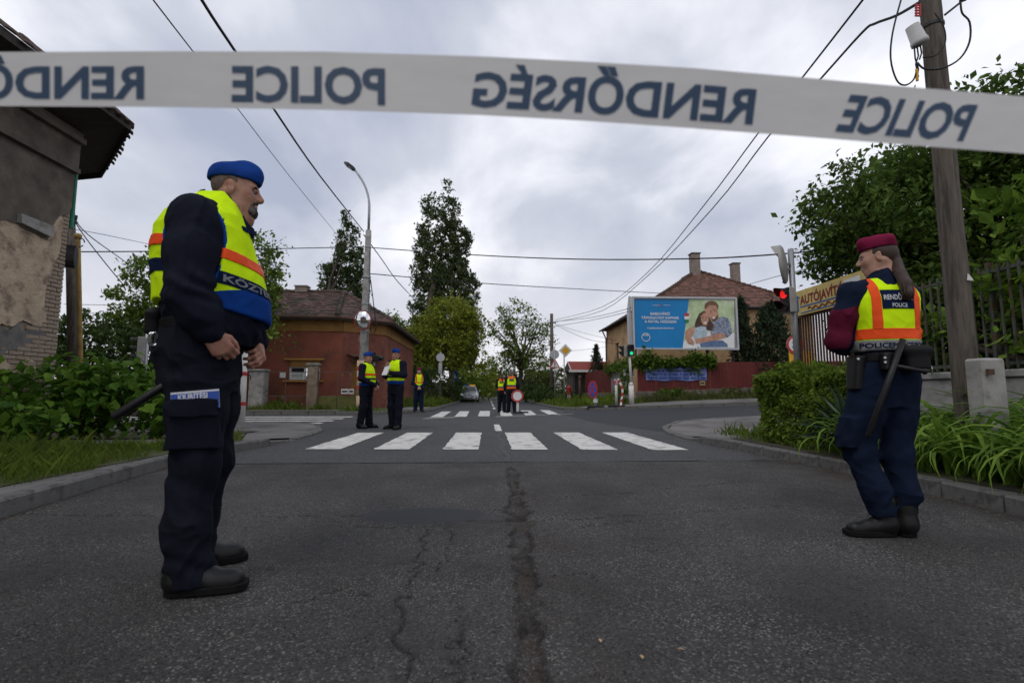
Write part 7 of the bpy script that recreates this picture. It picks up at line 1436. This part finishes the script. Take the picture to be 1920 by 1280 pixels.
# ------------------------------------------------------------------ policewoman, right foreground, seen from behind
def officer_woman():
    yw = math.radians(87); T = root('person', 'policewoman with ponytail and maroon cap seen from behind, right foreground', 'person', (2.35, 2.87, 0), yw); h = .0058
    HC = Vector((.035, -.055, 1.652)); HR = Rz(math.radians(52)) @ Ry(math.radians(4)); s = .9
    tor = [(.98, -.115, .115, .17), (1.05, -.11, .11, .16), (1.12, -.105, .105, .155), (1.2, -.108, .11, .158), (1.3, -.115, .125, .168), (1.38, -.11, .115, .178), (1.44, -.09, .09, .16), (1.48, -.065, .07, .115), (1.51, -.045, .06, .075)]; tor = [(r[0], r[1], r[2], r[3]*(1.1 if r[0] > 1.1 else 1.03), -.038) for r in tor]
    sh = {1: Vector((.005, .145, 1.425)), -1: Vector((.03, -.2, 1.42))}; el = {1: Vector((.03, .225, 1.135)), -1: Vector((.16, -.225, 1.17))}; wr = {1: Vector((.225, .05, 1.1)), -1: Vector((.25, -.06, 1.13))}
    legs = {1: [(-.0, .085, .92), (.0, .12, .7), (.035, .14, .47), (-.01, .09, .25), (-.005, .055, .1)], -1: [(.0, -.085, .92), (.01, -.085, .7), (.03, -.075, .47), (-.0, -.085, .25), (.02, -.09, .1)]}
    S = SDF(); head_sdf(S, HC, HR, s, False); S.cap((.01, -.045, 1.42), (.02, -.045, 1.52), .055, .05, .04); S.col([(z, b+.03, f-.03, w-.03, yc) for z, b, f, w, yc in tor[:-2]], .04)
    for y in (-1, 1): S.chain([sh[y], el[y], wr[y]], [.042, .036, .026], .03); S.chain(legs[y], [.07, .065, .05, .045, .038], .04)
    hand(S, wr[1], (.3, -.9, .1), (-.6, 0, -.2), 1, (.4, .5, .4), .03, .95); hand(S, wr[-1], (.3, .85, .05), (-.6, 0, -.2), -1, (.4, .5, .4), .03, .95)
    S.mesh(.0052, 'body', MT['skin_f'], T); Pw = lambda x, y, z: Vector(HC)+HR @ (Vector((x, y, z))*s)
    for y in (-1, 1):
        S = SDF(); S.ell(np.array(Pw(.0795, y*.031, .0035)), [.0115*s]*3, None, .004); ey = S.mesh(.003, 'eye', MT['eye_white'], T); g = MB(); g.disc(Pw(.0895, y*.0305, .0025), HR @ Vector((1, -.1*y, 0)), .0058, .0022, 12); g.build('iris', MT['eye_dark'], ey)
        g = MB(); g.tube([Pw(.091, y*.014, .021), Pw(.087, y*.032, .027), Pw(.072, y*.05, .02)], [.003, .0035, .002], 6); g.build('eyebrow', MT['brow'], T, smooth=True)
    # hair: cap of hair and long ponytail
    S = SDF(); E = lambda p, r, k=.02, op='+': S.ell(np.array(Pw(*p)), [q*s for q in r], np.array(HR), k, op)
    E((-.022, 0, .03), (.1, .083, .095)); n = HR @ Vector((1, 0, .42)).normalized(); q = Pw(.025, 0, .045); S.plane(tuple(n), float(n.dot(q)), .01); n = HR @ Vector((.5, 0, -1)).normalized(); q = Pw(-.03, 0, -.055); S.plane(tuple(n), float(n.dot(q)), .01)
    for y in (-1, 1): E((-.006, y*.086, -.01), (.024, .02, .036), .004, '-')
    tail = [Pw(-.095, .0, .01), Pw(-.1, 0, -.055), Vector((-.075, -.098, 1.535)), Vector((-.118, -.095, 1.46)), Vector((-.135, -.09, 1.4)), Vector((-.137, -.085, 1.36))]
    S.chain(tail, [.022, .026, .029, .028, .022, .008], .02)
    hm = S.mesh(.0048, 'hair', MT['hair_brown'], T, lambda P: vnoise(P*np.array((60, 60, 5), np.float32), 1, 6, 2)*.0018); rdn = random.Random(2); g = MB()
    for k in range(150):
        a_, q_ = rdn.uniform(0, 6.28), rdn.uniform(.6, 1.0)**.5; pts = []; L_ = rdn.uniform(.75, 1.05)
        for i in range(7):
            t = i/6*L_*(len(tail)-1.01); j = min(int(t), len(tail)-2); c_ = tail[j].lerp(tail[j+1], t-j); rr_ = [.022, .027, .031, .031, .028, .022][j]*q_; pts.append(c_+Vector((math.cos(a_)*rr_*.8, math.sin(a_)*rr_*1.1, 0))+Vector((rdn.uniform(-1, 1), rdn.uniform(-1, 1), 0))*.002)
        g.tube(pts, [.0034]*5+[.0026, .0012], 5)
    g.build('ponytail', MT['hair_brown'], hm, smooth=True)['kind'] = 'stuff'
    cap_boat('cap', Pw(0, 0, 0), HR, MT['cap_maroon'], T, .005, s*1.03, .0, 1, -.002)
    S = SDF(); S.col(tor, .04)
    for y in (-1, 1): S.chain([sh[y]+Vector((0, -y*.06, .02)), sh[y], (sh[y]+el[y])*.5+Vector((-.01, y*.012, 0)), el[y], (el[y]+wr[y])*.5, wr[y]], [.055, .068, .066, .062, .056, .045], .035)
    S.chain([(.0, -.045, 1.46), (.012, -.045, 1.535)], [.078, .066], .03); S.cap((.03, -.045, 1.57), (.07, -.01, 1.6), .06, .07, .01, '-')
    jk = S.mesh(h, 'jacket', MT['navy_blue'], T, fold_fn(31, .0065, (11, 11, 6), ((1.2, .1, 55, .004, .4),)))
    sp_ = clip_part(jk, [((0, .165, 1.2), (0, 1, .35)), ((0, .2, 1.34), (.25, -.3, -1)), ((0, 0, 1.085), (0, 0, 1)), ((.16, .2, 1.1), (-1, .2, 0))], 'sleeve_panel', MT['maroon'], jk, .002)
    for c, r1, m in ((Vector((-.0, .272, 1.26)), .036, 'badge_gold'), (Vector((.02, .285, 1.185)), .03, 'sign_white')):
        g = MB(); nn = Vector((-.25, 1, .05)).normalized(); g.disc(c-nn*.012, nn, r1, .006, 16, ry=r1*1.35); b_ = g.build('arm_badge', MT['band_navy'], T); g = MB(); g.disc(c-nn*.005, nn, r1*.6, .003, 14, ry=r1*.85); g.build('emblem', MT[m], b_)
    # vest
    S = SDF(); S.col([r for r in tor if r[0] >= 1.05], .03, grow=.013, z0=1.07)
    for y in (-1, 1): S.ell((.02, y*.24-.045, 1.36), (.09, .08, .2), None, .012, '-'); S.ell((.02, y*.185-.045, 1.45), (.05, .045, .07), None, .012, '-')
    S.ell((.02, -.045, 1.56), (.085, .085, .11), None, .01, '-'); vs = S.mesh(h, 'vest', MT['lime'], T, fold_fn(38, .0055, (8, 8, 5), ((1.25, .15, 34, .003, .5),)))
    for y in (-1, 1): clip_part(vs, [((0, y*.096-.045, 0), (0, y, 0)), ((0, y*.142-.045, 0), (0, -y, 0)), ((0, 0, 1.19), (0, 0, 1))], 'reflective_strap', MT['tape_orange'], vs, .004)
    clip_part(vs, [((0, 0, 1.135), (0, 0, 1)), ((0, 0, 1.196), (0, 0, -1))], 'reflective_band', MT['tape_orange'], vs, .0035)
    bl_ = clip_part(vs, [((0, 0, 1.128), (0, 0, -1))], 'text_belt', MT['grey_band'], vs, .006)
    for a0 in (-258, -204, -150, -97): wrap_text('POLICE', vs, (0, 0, 1.083), 0, 0, 0, .125, .03, MT['band_navy'], 'lettering', bl_, .03, .0085, ((0, -.045), .135, math.radians(a0), 1, 0))
    pn = clip_part(vs, [((0, .047, 0), (0, -1, 0)), ((0, -.137, 0), (0, 1, 0)), ((0, 0, 1.31), (0, 0, 1)), ((0, 0, 1.422), (0, 0, -1)), ((-.02, 0, 0), (-1, 0, 0))], 'back_panel', MT['band_navy'], vs, .005)
    wrap_text('RENDŐRSÉG', vs, (-.2, .04, 1.37), (0, -1, 0), (0, 0, 1), (-1, 0, .1), .17, .031, MT['letter_white'], 'lettering', pn, .02, .008); wrap_text('POLICE', vs, (-.2, -.0, 1.326), (0, -1, 0), (0, 0, 1), (-1, 0, .1), .09, .024, MT['letter_white'], 'lettering', pn, .012, .008)
    # trousers with cargo pockets
    S = SDF(); S.col([(.74, -.1, .11, .15, -.01), (.84, -.125, .11, .158, -.02), (.93, -.123, .11, .16, -.03), (1.02, -.115, .115, .165, -.04), (1.07, -.108, .11, .16, -.045)], .05)
    for y in (-1, 1): S.chain([Vector(p) for p in legs[y]], [.092, .09, .079, .07, .066], .04)
    S.col([(.5, -.06, .1, .03, .222), (.68, -.07, .095, .035, .2)], .03, p=3.5); S.plane((0, 0, -1), -.118)
    S.mesh(h, 'trousers', MT['navy_blue'], T, fold_fn(42, .009, (8, 8, 4), ((.2, .08, 62, .008, .5), (.46, .1, 40, .006, .9), (.75, .08, 44, .004, -.6))))
    # belt and kit
    S = SDF(); S.col([(1.0, -.116, .116, .166, -.04), (1.055, -.112, .112, .164, -.043)], .01, grow=.01); S.mesh(.006, 'belt', MT['strap'], T)
    S = SDF(); S.col([(.955, -.215, -.11, .066, -.075), (1.06, -.205, -.11, .07, -.075)], .02, p=4); S.cap((-.175, -.135, 1.06), (-.175, -.015, 1.06), .032, .032, .02); S.mesh(.005, 'pouch', MT['strap'], T)
    S = SDF(); S.col([(.84, -.06, .035, .03, .175), (1.04, -.07, .045, .035, .15)], .02, p=3.5); S.mesh(.005, 'holster', MT['leather'], T)
    S = SDF(); S.col([(.95, -.175, -.115, .03, .07), (1.05, -.17, -.115, .03, .07)], .02, p=3.5); S.mesh(.005, 'small_pouch', MT['leather'], T)
    for c in ((-.075, .185, 1.02), (-.17, .1, 1.02), (-.17, .1, .995)): g = MB(); g.disc(c, (-1, .25, 0), .007, .006, 10); g.build('stud', MT['steel'], T)
    b0, b1 = Vector((-.2, .01, 1.12)), Vector((-.15, .21, .58)); g = MB(); g.tube([b0, b0.lerp(b1, .5), b1, b1+(b1-b0)*.01], [.0165, .0165, .0165, .012], 12); bt = g.build('baton', MT['baton'], T, smooth=True); q = b0.lerp(b1, .27); g = MB(); g.tube([q, q+Vector((-.02, -.14, -.03)), q+Vector((-.02, -.15, -.032)), q+Vector((-.02, -.16, -.035))], [.013, .013, .018, .018], 10); g.build('side_handle', MT['baton'], bt, smooth=True)
    g = MB(); g.tube([(-.1, -.205, 1.0), (-.11, -.21, .96), (-.105, -.215, .93), (-.1, -.208, .955)], .006, 6); g.build('key_clip', MT['steel'], T)
    shoe('boot', (-.0, -.005, 0), (.08, 1, 0), .27, MT['leather'], T, True); shoe('boot', (-.04, -.085, 0), (.97, .25, 0), .28, MT['leather'], T, True)
    return T
officer_woman()
# ------------------------------------------------------------------ the five officers further off
def small_officer(label, px, dep, z, yaw, H=1.8, wide=1.0, belly=0.0, vest='lime', cap='cap_blue', arms='clasp', head_yaw=0.0, vox=.012, trousers='navy_trousers', hair='stubble', pony=False, capstyle=0, stride=.1, group='officers on the junction', jacket='navy_jacket'):
    p = D(px, 740, dep); T = root('person', label, 'person', (p.x, p.y, z), yaw, group=group); k = H/1.8; HC = Vector((.03, 0, 1.655)); HR = Rz(head_yaw) @ Ry(.08); w = wide
    tor = [(.96, -.115-.02*belly, .12+.06*belly, .175*w), (1.05, -.12-.02*belly, .13+.1*belly, .18*w), (1.2, -.12-.02*belly, .125+.09*belly, .18*w), (1.35, -.12, .13+.04*belly, .195*w), (1.43, -.11, .115, .2*w), (1.48, -.085, .095, .165*w), (1.52, -.06, .075, .1), (1.55, -.05, .07, .075)]
    sh = {y: Vector((0, y*.19*w, 1.44)) for y in (-1, 1)}
    if arms == 'clasp': el = {y: Vector((.02, y*.27*w, 1.16)) for y in (-1, 1)}; wr = {y: Vector((.2+.1*belly, y*.05, 1.0)) for y in (-1, 1)}; hd = {y: (.4, -y*.7, -.5) for y in (-1, 1)}
    elif arms == 'write': el = {-1: Vector((.06, -.26*w, 1.2)), 1: Vector((.05, .27*w, 1.2))}; wr = {-1: Vector((.26, -.05, 1.36)), 1: Vector((.27, .06, 1.24))}; hd = {-1: (.5, .3, .5), 1: (.7, -.3, .3)}
    elif arms == 'side': el = {y: Vector((-.02, y*.265*w, 1.16)) for y in (-1, 1)}; wr = {y: Vector((.05, y*.27*w, .92)) for y in (-1, 1)}; hd = {y: (.1, 0, -1) for y in (-1, 1)}
    else: el = {y: Vector((.08, y*.255*w, 1.18)) for y in (-1, 1)}; wr = {y: Vector((.24, y*.08, 1.12)) for y in (-1, 1)}; hd = {y: (.3, -y*.8, 0) for y in (-1, 1)}
    legs = {y: [(-.0, y*.095, .92), (.01+.3*stride*y*.3, y*.11, .5), (-.01+stride*y*.5, y*.125, .08)] for y in (-1, 1)}
    S = SDF(); head_sdf(S, HC, HR, .97, not pony); S.cap((.0, 0, 1.46), (.01, 0, 1.56), .06, .055, .04); S.col([(a, b+.03, c-.03, d-.03) for a, b, c, d in tor[:-2]], .04)
    for y in (-1, 1): S.chain([sh[y], el[y], wr[y]], [.045, .04, .028], .03); S.chain(legs[y], [.07, .055, .04], .04); hand(S, wr[y], hd[y], (-.5, 0, -.4) if arms != 'side' else (0, -y, 0), -y if arms != 'side' else y, (.5, .6, .5), .03, 1.0)
    S.mesh(min(vox, .0085), 'body', MT['skin_f' if pony else 'skin'], T, smooth_it=0); Pw = lambda x, y, z_: HC+HR @ (Vector((x, y, z_))*.97)
    S = SDF(); S.ell(np.array(Pw(-.016, 0, .034)), [.1, .08, .094], np.array(HR), .01); n = HR @ Vector((1, 0, .3)).normalized(); S.plane(tuple(n), float(n.dot(Pw(.02, 0, .03))))
    if pony: S.chain([Pw(-.1, 0, .0), Pw(-.13, 0, -.08), Pw(-.12, 0, -.18), Pw(-.11, 0, -.26)], [.03, .04, .038, .015], .03)
    else: n = HR @ Vector((.5, 0, -1)).normalized(); S.plane(tuple(n), float(n.dot(Pw(-.02, 0, -.045))))
    S.mesh(.008, 'hair', MT[hair], T)
    for y in (-1, 1): g = MB(); g.tube([Pw(.092, y*.014, .02), Pw(.086, y*.032, .026), Pw(.07, y*.052, .018)], [.004, .005, .003], 5); g.build('eyebrow', MT['brow'], T); g = MB(); g.disc(Pw(.0855, y*.031, .003), HR @ Vector((1, .25*y, 0)), .008, .003, 8, ry=.005); g.build('eye', MT['eye_dark'], T)
    if cap: cap_boat('cap', Pw(0, 0, 0), HR, MT[cap], T, .009, 1.0, .06, capstyle, 0)
    S = SDF(); S.col(tor, .04)
    for y in (-1, 1): S.chain([sh[y]+Vector((0, -y*.06, .02)), sh[y], el[y], wr[y]*.95+el[y]*.05], [.06, .08, .07, .05], .035)
    S.chain([(0, 0, 1.5), (.01, 0, 1.57)], [.085, .072], .03); S.cap((.03, 0, 1.6), (.1, 0, 1.62), .06, .07, .01, '-')
    S.mesh(vox*.85, 'jacket', MT[jacket], T, fold_fn(3+int(px), .008, (9, 9, 5)))
    S = SDF(); zb = 1.0; S.col([r for r in tor if r[0] >= .96], .03, grow=.014, z0=zb)
    for y in (-1, 1): S.ell((.0, y*.27*w, 1.37), (.115, .1*w, .19), None, .012, '-'); S.ell((.0, y*.2*w, 1.46), (.075, .05, .07), None, .012, '-')
    S.ell((.02, 0, 1.6), (.095, .09, .11), None, .01, '-'); S.cap((.17, 0, 1.32), (.17, 0, 1.6), .008, .085, .01, '-')
    vs = S.mesh(vox*.8, 'vest', MT['lime'], T, fold_fn(9+int(px), .005, (7, 7, 4)))
    B = lambda a, b, nm_, m, off=.004: clip_part(vs, [((0, 0, a), (0, 0, 1)), ((0, 0, b), (0, 0, -1))], nm_, MT[m], vs, off)
    if vest == 'lime': B(1.235, 1.285, 'reflective_band', 'tape_orange'); B(1.14, 1.18, 'navy_band', 'band_navy'); B(.99, 1.075, 'hem_band', 'royal_blue')
    elif vest == 'police': B(1.16, 1.21, 'reflective_band', 'tape_orange'); B(1.0, 1.08, 'text_belt', 'grey_band'); [clip_part(vs, [((0, y*.09, 0), (0, y, 0)), ((0, y*.14, 0), (0, -y, 0)), ((0, 0, 1.2), (0, 0, 1))], 'reflective_strap', MT['tape_orange'], vs, .004) for y in (-1, 1)]
    else:
        B(.99, 1.105, 'hem_band', 'orange_cloth'); B(1.105, 1.12, 'reflective_band', 'grey_band', .005); B(1.12, 1.165, 'navy_band', 'band_navy'); B(1.165, 1.18, 'reflective_band', 'grey_band', .005); B(1.44, 1.6, 'shoulder_yoke', 'orange_cloth')
        pn = clip_part(vs, [((0, .1, 0), (0, -1, 0)), ((0, -.1, 0), (0, 1, 0)), ((0, 0, 1.33), (0, 0, 1)), ((0, 0, 1.43), (0, 0, -1)), ((0, 0, 0), (-1, 0, 0))], 'back_panel', MT['black_cloth'], vs, .005); g = MB(); g.box((-.158, 0, 1.385), (.006, .16, .014)); g.build('lettering', MT['letter_white'], pn)
    S = SDF(); S.col([(.78, -.115, .12+.03*belly, .165*w), (.9, -.13, .125+.05*belly, .18*w), (1.02, -.12, .125+.07*belly, .178*w)], .05)
    for y in (-1, 1): S.chain([Vector(q) for q in legs[y]], [.105, .09, .08], .04); S.cap(legs[y][2], Vector(legs[y][2])+Vector((.02, 0, -.02)), .082, .082, .02)
    S.plane((0, 0, -1), -.035); S.mesh(vox*.85, 'trousers', MT[trousers], T, fold_fn(15+int(px), .01, (7, 7, 3.4), ((.15, .08, 60, .008, .4), (.5, .1, 36, .006, .8))))
    S = SDF(); S.col([(.975, -.122-.02*belly, .125+.07*belly, .18*w), (1.02, -.122-.02*belly, .125+.07*belly, .18*w)], .01, grow=.012); S.mesh(.011, 'belt', MT['strap'], T)
    for y in (-1, 1): a = Vector(legs[y][2]); shoe('shoe', (a.x-.06, a.y, 0), (1, y*.25, 0), .28, MT['leather'], T, h=.01)
    T.scale = (k, k, k); return T
def face(px, dep, deg):  # yaw that shows the camera this many degrees off frontal (positive turns to picture right)
    p = D(px, 740, dep); return math.atan2(-p.y, -p.x)+math.radians(deg)
o1 = small_officer('stout officer in lime vest with clasped hands beside the lamp pole', 686, 11.85, .004, face(686, 11.85, 62), 1.79, 1.05, .7, arms='clasp', head_yaw=-.15, vox=.009)
o2 = small_officer('officer in lime vest holding up papers while talking at the crossing', 742, 11.6, .004, face(742, 11.6, -42), 1.85, 1.02, .15, arms='write', head_yaw=.3, vox=.009)
small_officer('small policewoman in orange and lime vest behind the chatting pair', 785, 19.0, KH, face(785, 19, 5), 1.66, .92, 0, 'police', 'cap_maroon', 'clasp', 0, .013, 'navy_blue', 'hair_brown', True, 1, .12, jacket='navy_blue')
small_officer('officer with dark ponytail and orange vest on the far crossing', 941, 21.4, .004, face(941, 21.4, 170), 1.68, .9, 0, 'orange', None, 'fold', .3, .013, 'navy_trousers', 'hair_brown', True, 0, .14)
small_officer('grey haired officer in orange vest with back turned on far crossing', 959, 20.9, .004, face(959, 20.9, 184), 1.78, 1.05, 0, 'orange', None, 'side', .1, .013, 'navy_trousers', 'hair_grey', False, 0, .2)
# things the chatting pair hold
m = o2.matrix_world; Mo = Matrix.Translation(o2.location) @ o2.rotation_euler.to_matrix().to_4x4() @ Matrix.Scale(o2.scale.x, 4)
p = Mo @ Vector((.37, .04, 1.3)); r_ = root('clipboard', 'white sheet of papers held by the talking officer', 'papers', p, o2.rotation_euler.z); g = MB(); R = Ry(math.radians(-28)); g.box((0, 0, 0), (.01, .15, .26), R); g.build('board', MT['sign_white'], r_); g = MB(); g.box(R @ Vector((.009, 0, .13)), (.01, .08, .03), R); g.build('clip', MT['steel'], r_)
p = D(696, 672, 12.35); r_ = root('video_camera', 'black video camera on a tripod between the chatting officers', 'camera', (p.x, p.y, p.z)); g = MB(); g.box((.06, 0, 0), (.3, .2, .14)); g.build('body', MT['black_plastic'], r_, bevel=.01); g = MB(); g.tube([(.2, 0, .0), (.3, -.03, .0)], [.045, .05], 12); g.build('lens', MT['black_plastic'], r_); g = MB(); g.box((.08, 0, .11), (.08, .08, .06)); g.tube([(-.04, 0, .07), (.03, 0, .11), (.1, 0, .07)], .012, 6); g.build('handle', MT['black_plastic'], r_); g = MB(); g.box((.08, -.02, -.12), (.05, .04, .12)); g.build('grip', MT['sig_grey'] if 'sig_grey' in MT else MT['black_plastic'], r_)
for a_ in (0, 2.1, 4.2): g = MB(); g.bar((.0, 0, -.2), (.14*math.cos(a_+.5)-.06, .14*math.sin(a_+.5), -p.z+.004), .025); g.build('tripod_leg', MT['black_plastic'], r_)
g = MB(); g.bar((0, 0, -.08), (0, 0, -.55), .03); g.build('tripod_column', MT['black_plastic'], r_)
# ================================================================== overhead wires
def wire(label, pts, r=.012, n=4, group='overhead wires', name='overhead_wire'):
    P = [D(*p) for p in pts]; Q = []
    for i in range(len(P)-1):
        p0, p1, p2, p3 = P[max(i-1, 0)], P[i], P[i+1], P[min(i+2, len(P)-1)]
        for k in range(n): t = k/n; Q.append(.5*((2*p1)+(p2-p0)*t+(2*p0-5*p1+4*p2-p3)*t*t+(3*p1-p0-3*p2+p3)*t**3))
    Q.append(P[-1]); b = P[0]; g = MB(); g.tube([q-b for q in Q], r, 6); o = g.build(name, MT['wire'], smooth=True); o.location = b; return tag(o, label, 'wire', group)
wire('thick black cable running from top left down to the lamp pole', [(250, -220, 3.4), (378, 0, 4.9), (440, 95, 5.9), (515, 207, 7.6), (600, 330, 11.6), (682, 434, 19.8)], .019)
wire('black cable falling from the lamp pole top towards the round tree', [(682, 440, 19.8), (715, 485, 22.5), (745, 527, 27), (778, 562, 36)], .022)
wire('thinnest wire crossing the upper left sky down to the garden tree', [(230, -75, 5), (287, 0, 6), (362, 97, 8), (445, 203, 12), (545, 333, 18), (632, 440, 30)], .011)
wire('level cable from the left wooden pole to the lamp pole', [(140, 472, 13), (300, 471, 14.4), (480, 467, 16.6), (680, 463, 19.8)], .017)
wire('long sagging cable from the lamp pole across to the right tree', [(680, 463, 19.8), (890, 478, 16.6), (1090, 486, 14.4), (1300, 485, 12.8), (1440, 478, 11.6), (1590, 465, 11)], .018)
wire('lower cable from the lamp pole to the hip roof house', [(694, 513, 19.8), (890, 530, 22.5), (1070, 541, 26), (1245, 550, 31)], .019)
wire('straight cable from the top right down to the thin far pole', [(1690, -95, 5), (1618, 0, 5.6), (1505, 145, 7.2), (1420, 252, 9.2), (1320, 385, 13.4), (1215, 510, 21), (1130, 575, 29), (1040, 600, 38)], .014)
wire('bent cable from the wooden pole bracket down to the far pole', [(1722, 6, 4.65), (1680, 30, 5), (1640, 45, 5.3), (1615, 63, 5.6), (1537, 150, 7), (1440, 257, 9.2), (1335, 392, 13.6), (1220, 512, 21.5), (1130, 582, 30), (1040, 604, 38)], .015)
wire('upper wire from the far pole to the billboard', [(1038, 603, 38), (1110, 595, 33), (1184, 577, 28.3)], .016)
wire('second wire from the far pole to the billboard', [(1038, 612, 38), (1110, 600, 33), (1184, 583, 28.3)], .016)
wire('slack wire dropping right from the far pole', [(1040, 608, 38), (1075, 625, 38), (1110, 638, 38), (1160, 645, 39)], .015)
wire('slackest wire right of the far pole towards pylon', [(1040, 606, 38), (1070, 617, 38), (1110, 628, 39), (1160, 639, 41)], .012)
wire('thin wire behind the priority sign', [(1040, 658, 60), (1090, 656, 66), (1150, 648, 80)], .02)
wire('drop wire from the house to the big right tree', [(1380, 540, 31), (1450, 520, 22), (1520, 502, 14), (1590, 480, 10)], .014)
wire('wire leaving the left wooden pole down to the right', [(136, 405, 12.9), (165, 440, 13.5), (240, 495, 16), (285, 535, 18)], .013)
wire('steeper wire leaving the left wooden pole', [(138, 412, 12.9), (160, 445, 13), (195, 490, 13.5), (232, 535, 14)], .013)
wire('faint high wire from the left pole to the trees', [(140, 430, 13), (200, 441, 15), (290, 460, 20)], .009)
wire('faint low wire above the left shrubs', [(120, 570, 20), (220, 572, 22), (300, 571, 24)], .012)
wire('cable loop hanging left of the wooden pole top', [(1690, -2, 4.6), (1674, 60, 4.6), (1670, 110, 4.6), (1681, 150, 4.6), (1697, 160, 4.6), (1714, 148, 4.6), (1721, 120, 4.6)], .008, group='cable loops at the wooden pole', name='cable_loop')
wire('cable loop hanging right of the wooden pole top', [(1801, 4, 4.58), (1804, 25, 4.58), (1818, 42, 4.58), (1818, 78, 4.57), (1800, 110, 4.55), (1768, 128, 4.55), (1735, 130, 4.55), (1720, 118, 4.58)], .009, group='cable loops at the wooden pole', name='cable_loop')
wire('short cable loop round the wooden pole front', [(1752, 24, 4.57), (1770, 52, 4.57), (1772, 82, 4.57), (1755, 104, 4.57), (1730, 108, 4.58)], .006, group='cable loops at the wooden pole', name='cable_loop')
wire('thin wire passing behind the tape near the wooden pole', [(1716, 160, 4.7), (1700, 240, 5.5), (1690, 300, 6.5), (1675, 400, 8)], .005)
wire('cable across the far end of the road', [(885, 690, 60), (925, 685, 60), (985, 679, 60)], .022)
wire('lower cable across the far end of the road', [(885, 700, 62), (925, 697, 62), (985, 695, 62)], .022)
# ================================================================== police tape close to the lens
M('tape_film', (.72, .7, .67), .45, .05, 5, .22, 7, trans=.45, spec=.4, bdist=.004, stretch=(1.5, 1, 5)); M('tape_print', (.045, .085, .15), .5, .06, 12, 0, trans=.35)
TX = [-5500, -900, -400, 0, 300, 600, 900, 1100, 1300, 1500, 1700, 1920, 2300, 2900, 7300]; TT = [240, 118, 104, 98, 96.5, 97, 106, 116, 128, 145, 163, 181, 213, 270, 690]; TB = [326, 205, 200, 199, 201, 206, 216, 227, 241, 256, 272, 288, 314, 362, 780]
def tp_(px, v, lift=0):
    t = float(np.interp(px, TX, TT)); b = float(np.interp(px, TX, TB)); dep = .755-.012*math.sin(px*.0021)+.004*math.sin(px*.006)*(v-.5)
    return D(px, t+(b-t)*v, dep-lift)
tape = root('police_tape', 'white barrier tape with mirrored blue POLICE lettering across the top', 'tape', tp_(960, .5)); xs = np.concatenate([np.arange(-5500, -900, 200), np.arange(-900, 2901, 25), np.arange(3100, 7301, 200)]); nv = 13; V = []
for x in xs:
    for j in range(nv): V.append(tp_(float(x), j/(nv-1))-tape.location)
F = [(i*nv+j, (i+1)*nv+j, (i+1)*nv+j+1, i*nv+j+1) for i in range(len(xs)-1) for j in range(nv-1)]
me = MB().add(V, F).build('film', MT['tape_film'], tape, smooth=True)
def tape_word(s, x_right, x_left, v0, v1, shear=0, bold=.03):
    vs, fs = text_mesh(s, 1, bold); xs_ = [q[0] for q in vs]; a, b = min(xs_), max(xs_); W_ = []
    for x, y in vs:
        u = (x-a)/(b-a); v = v1+(v0-v1)*(y/.73); W_.append(tp_(x_right+(x_left-x_right)*u+shear*(.5-v), v, .0011)-tape.location)
    MB().add(W_, fs).build('lettering', MT['tape_print'], tape)
tape_word('RENDŐRSÉG', 270, -258, .25, .84); tape_word('POLICE', 722, 434, .24, .86); tape_word('RENDŐRSÉG', 1416, 888, .25, .84, 14); tape_word('POLICE', 1822, 1582, .2, .84, 44); tape_word('RENDŐRSÉG', 2520, 2000, .22, .84, 30); tape_word('POLICE', -420, -700, .24, .86)
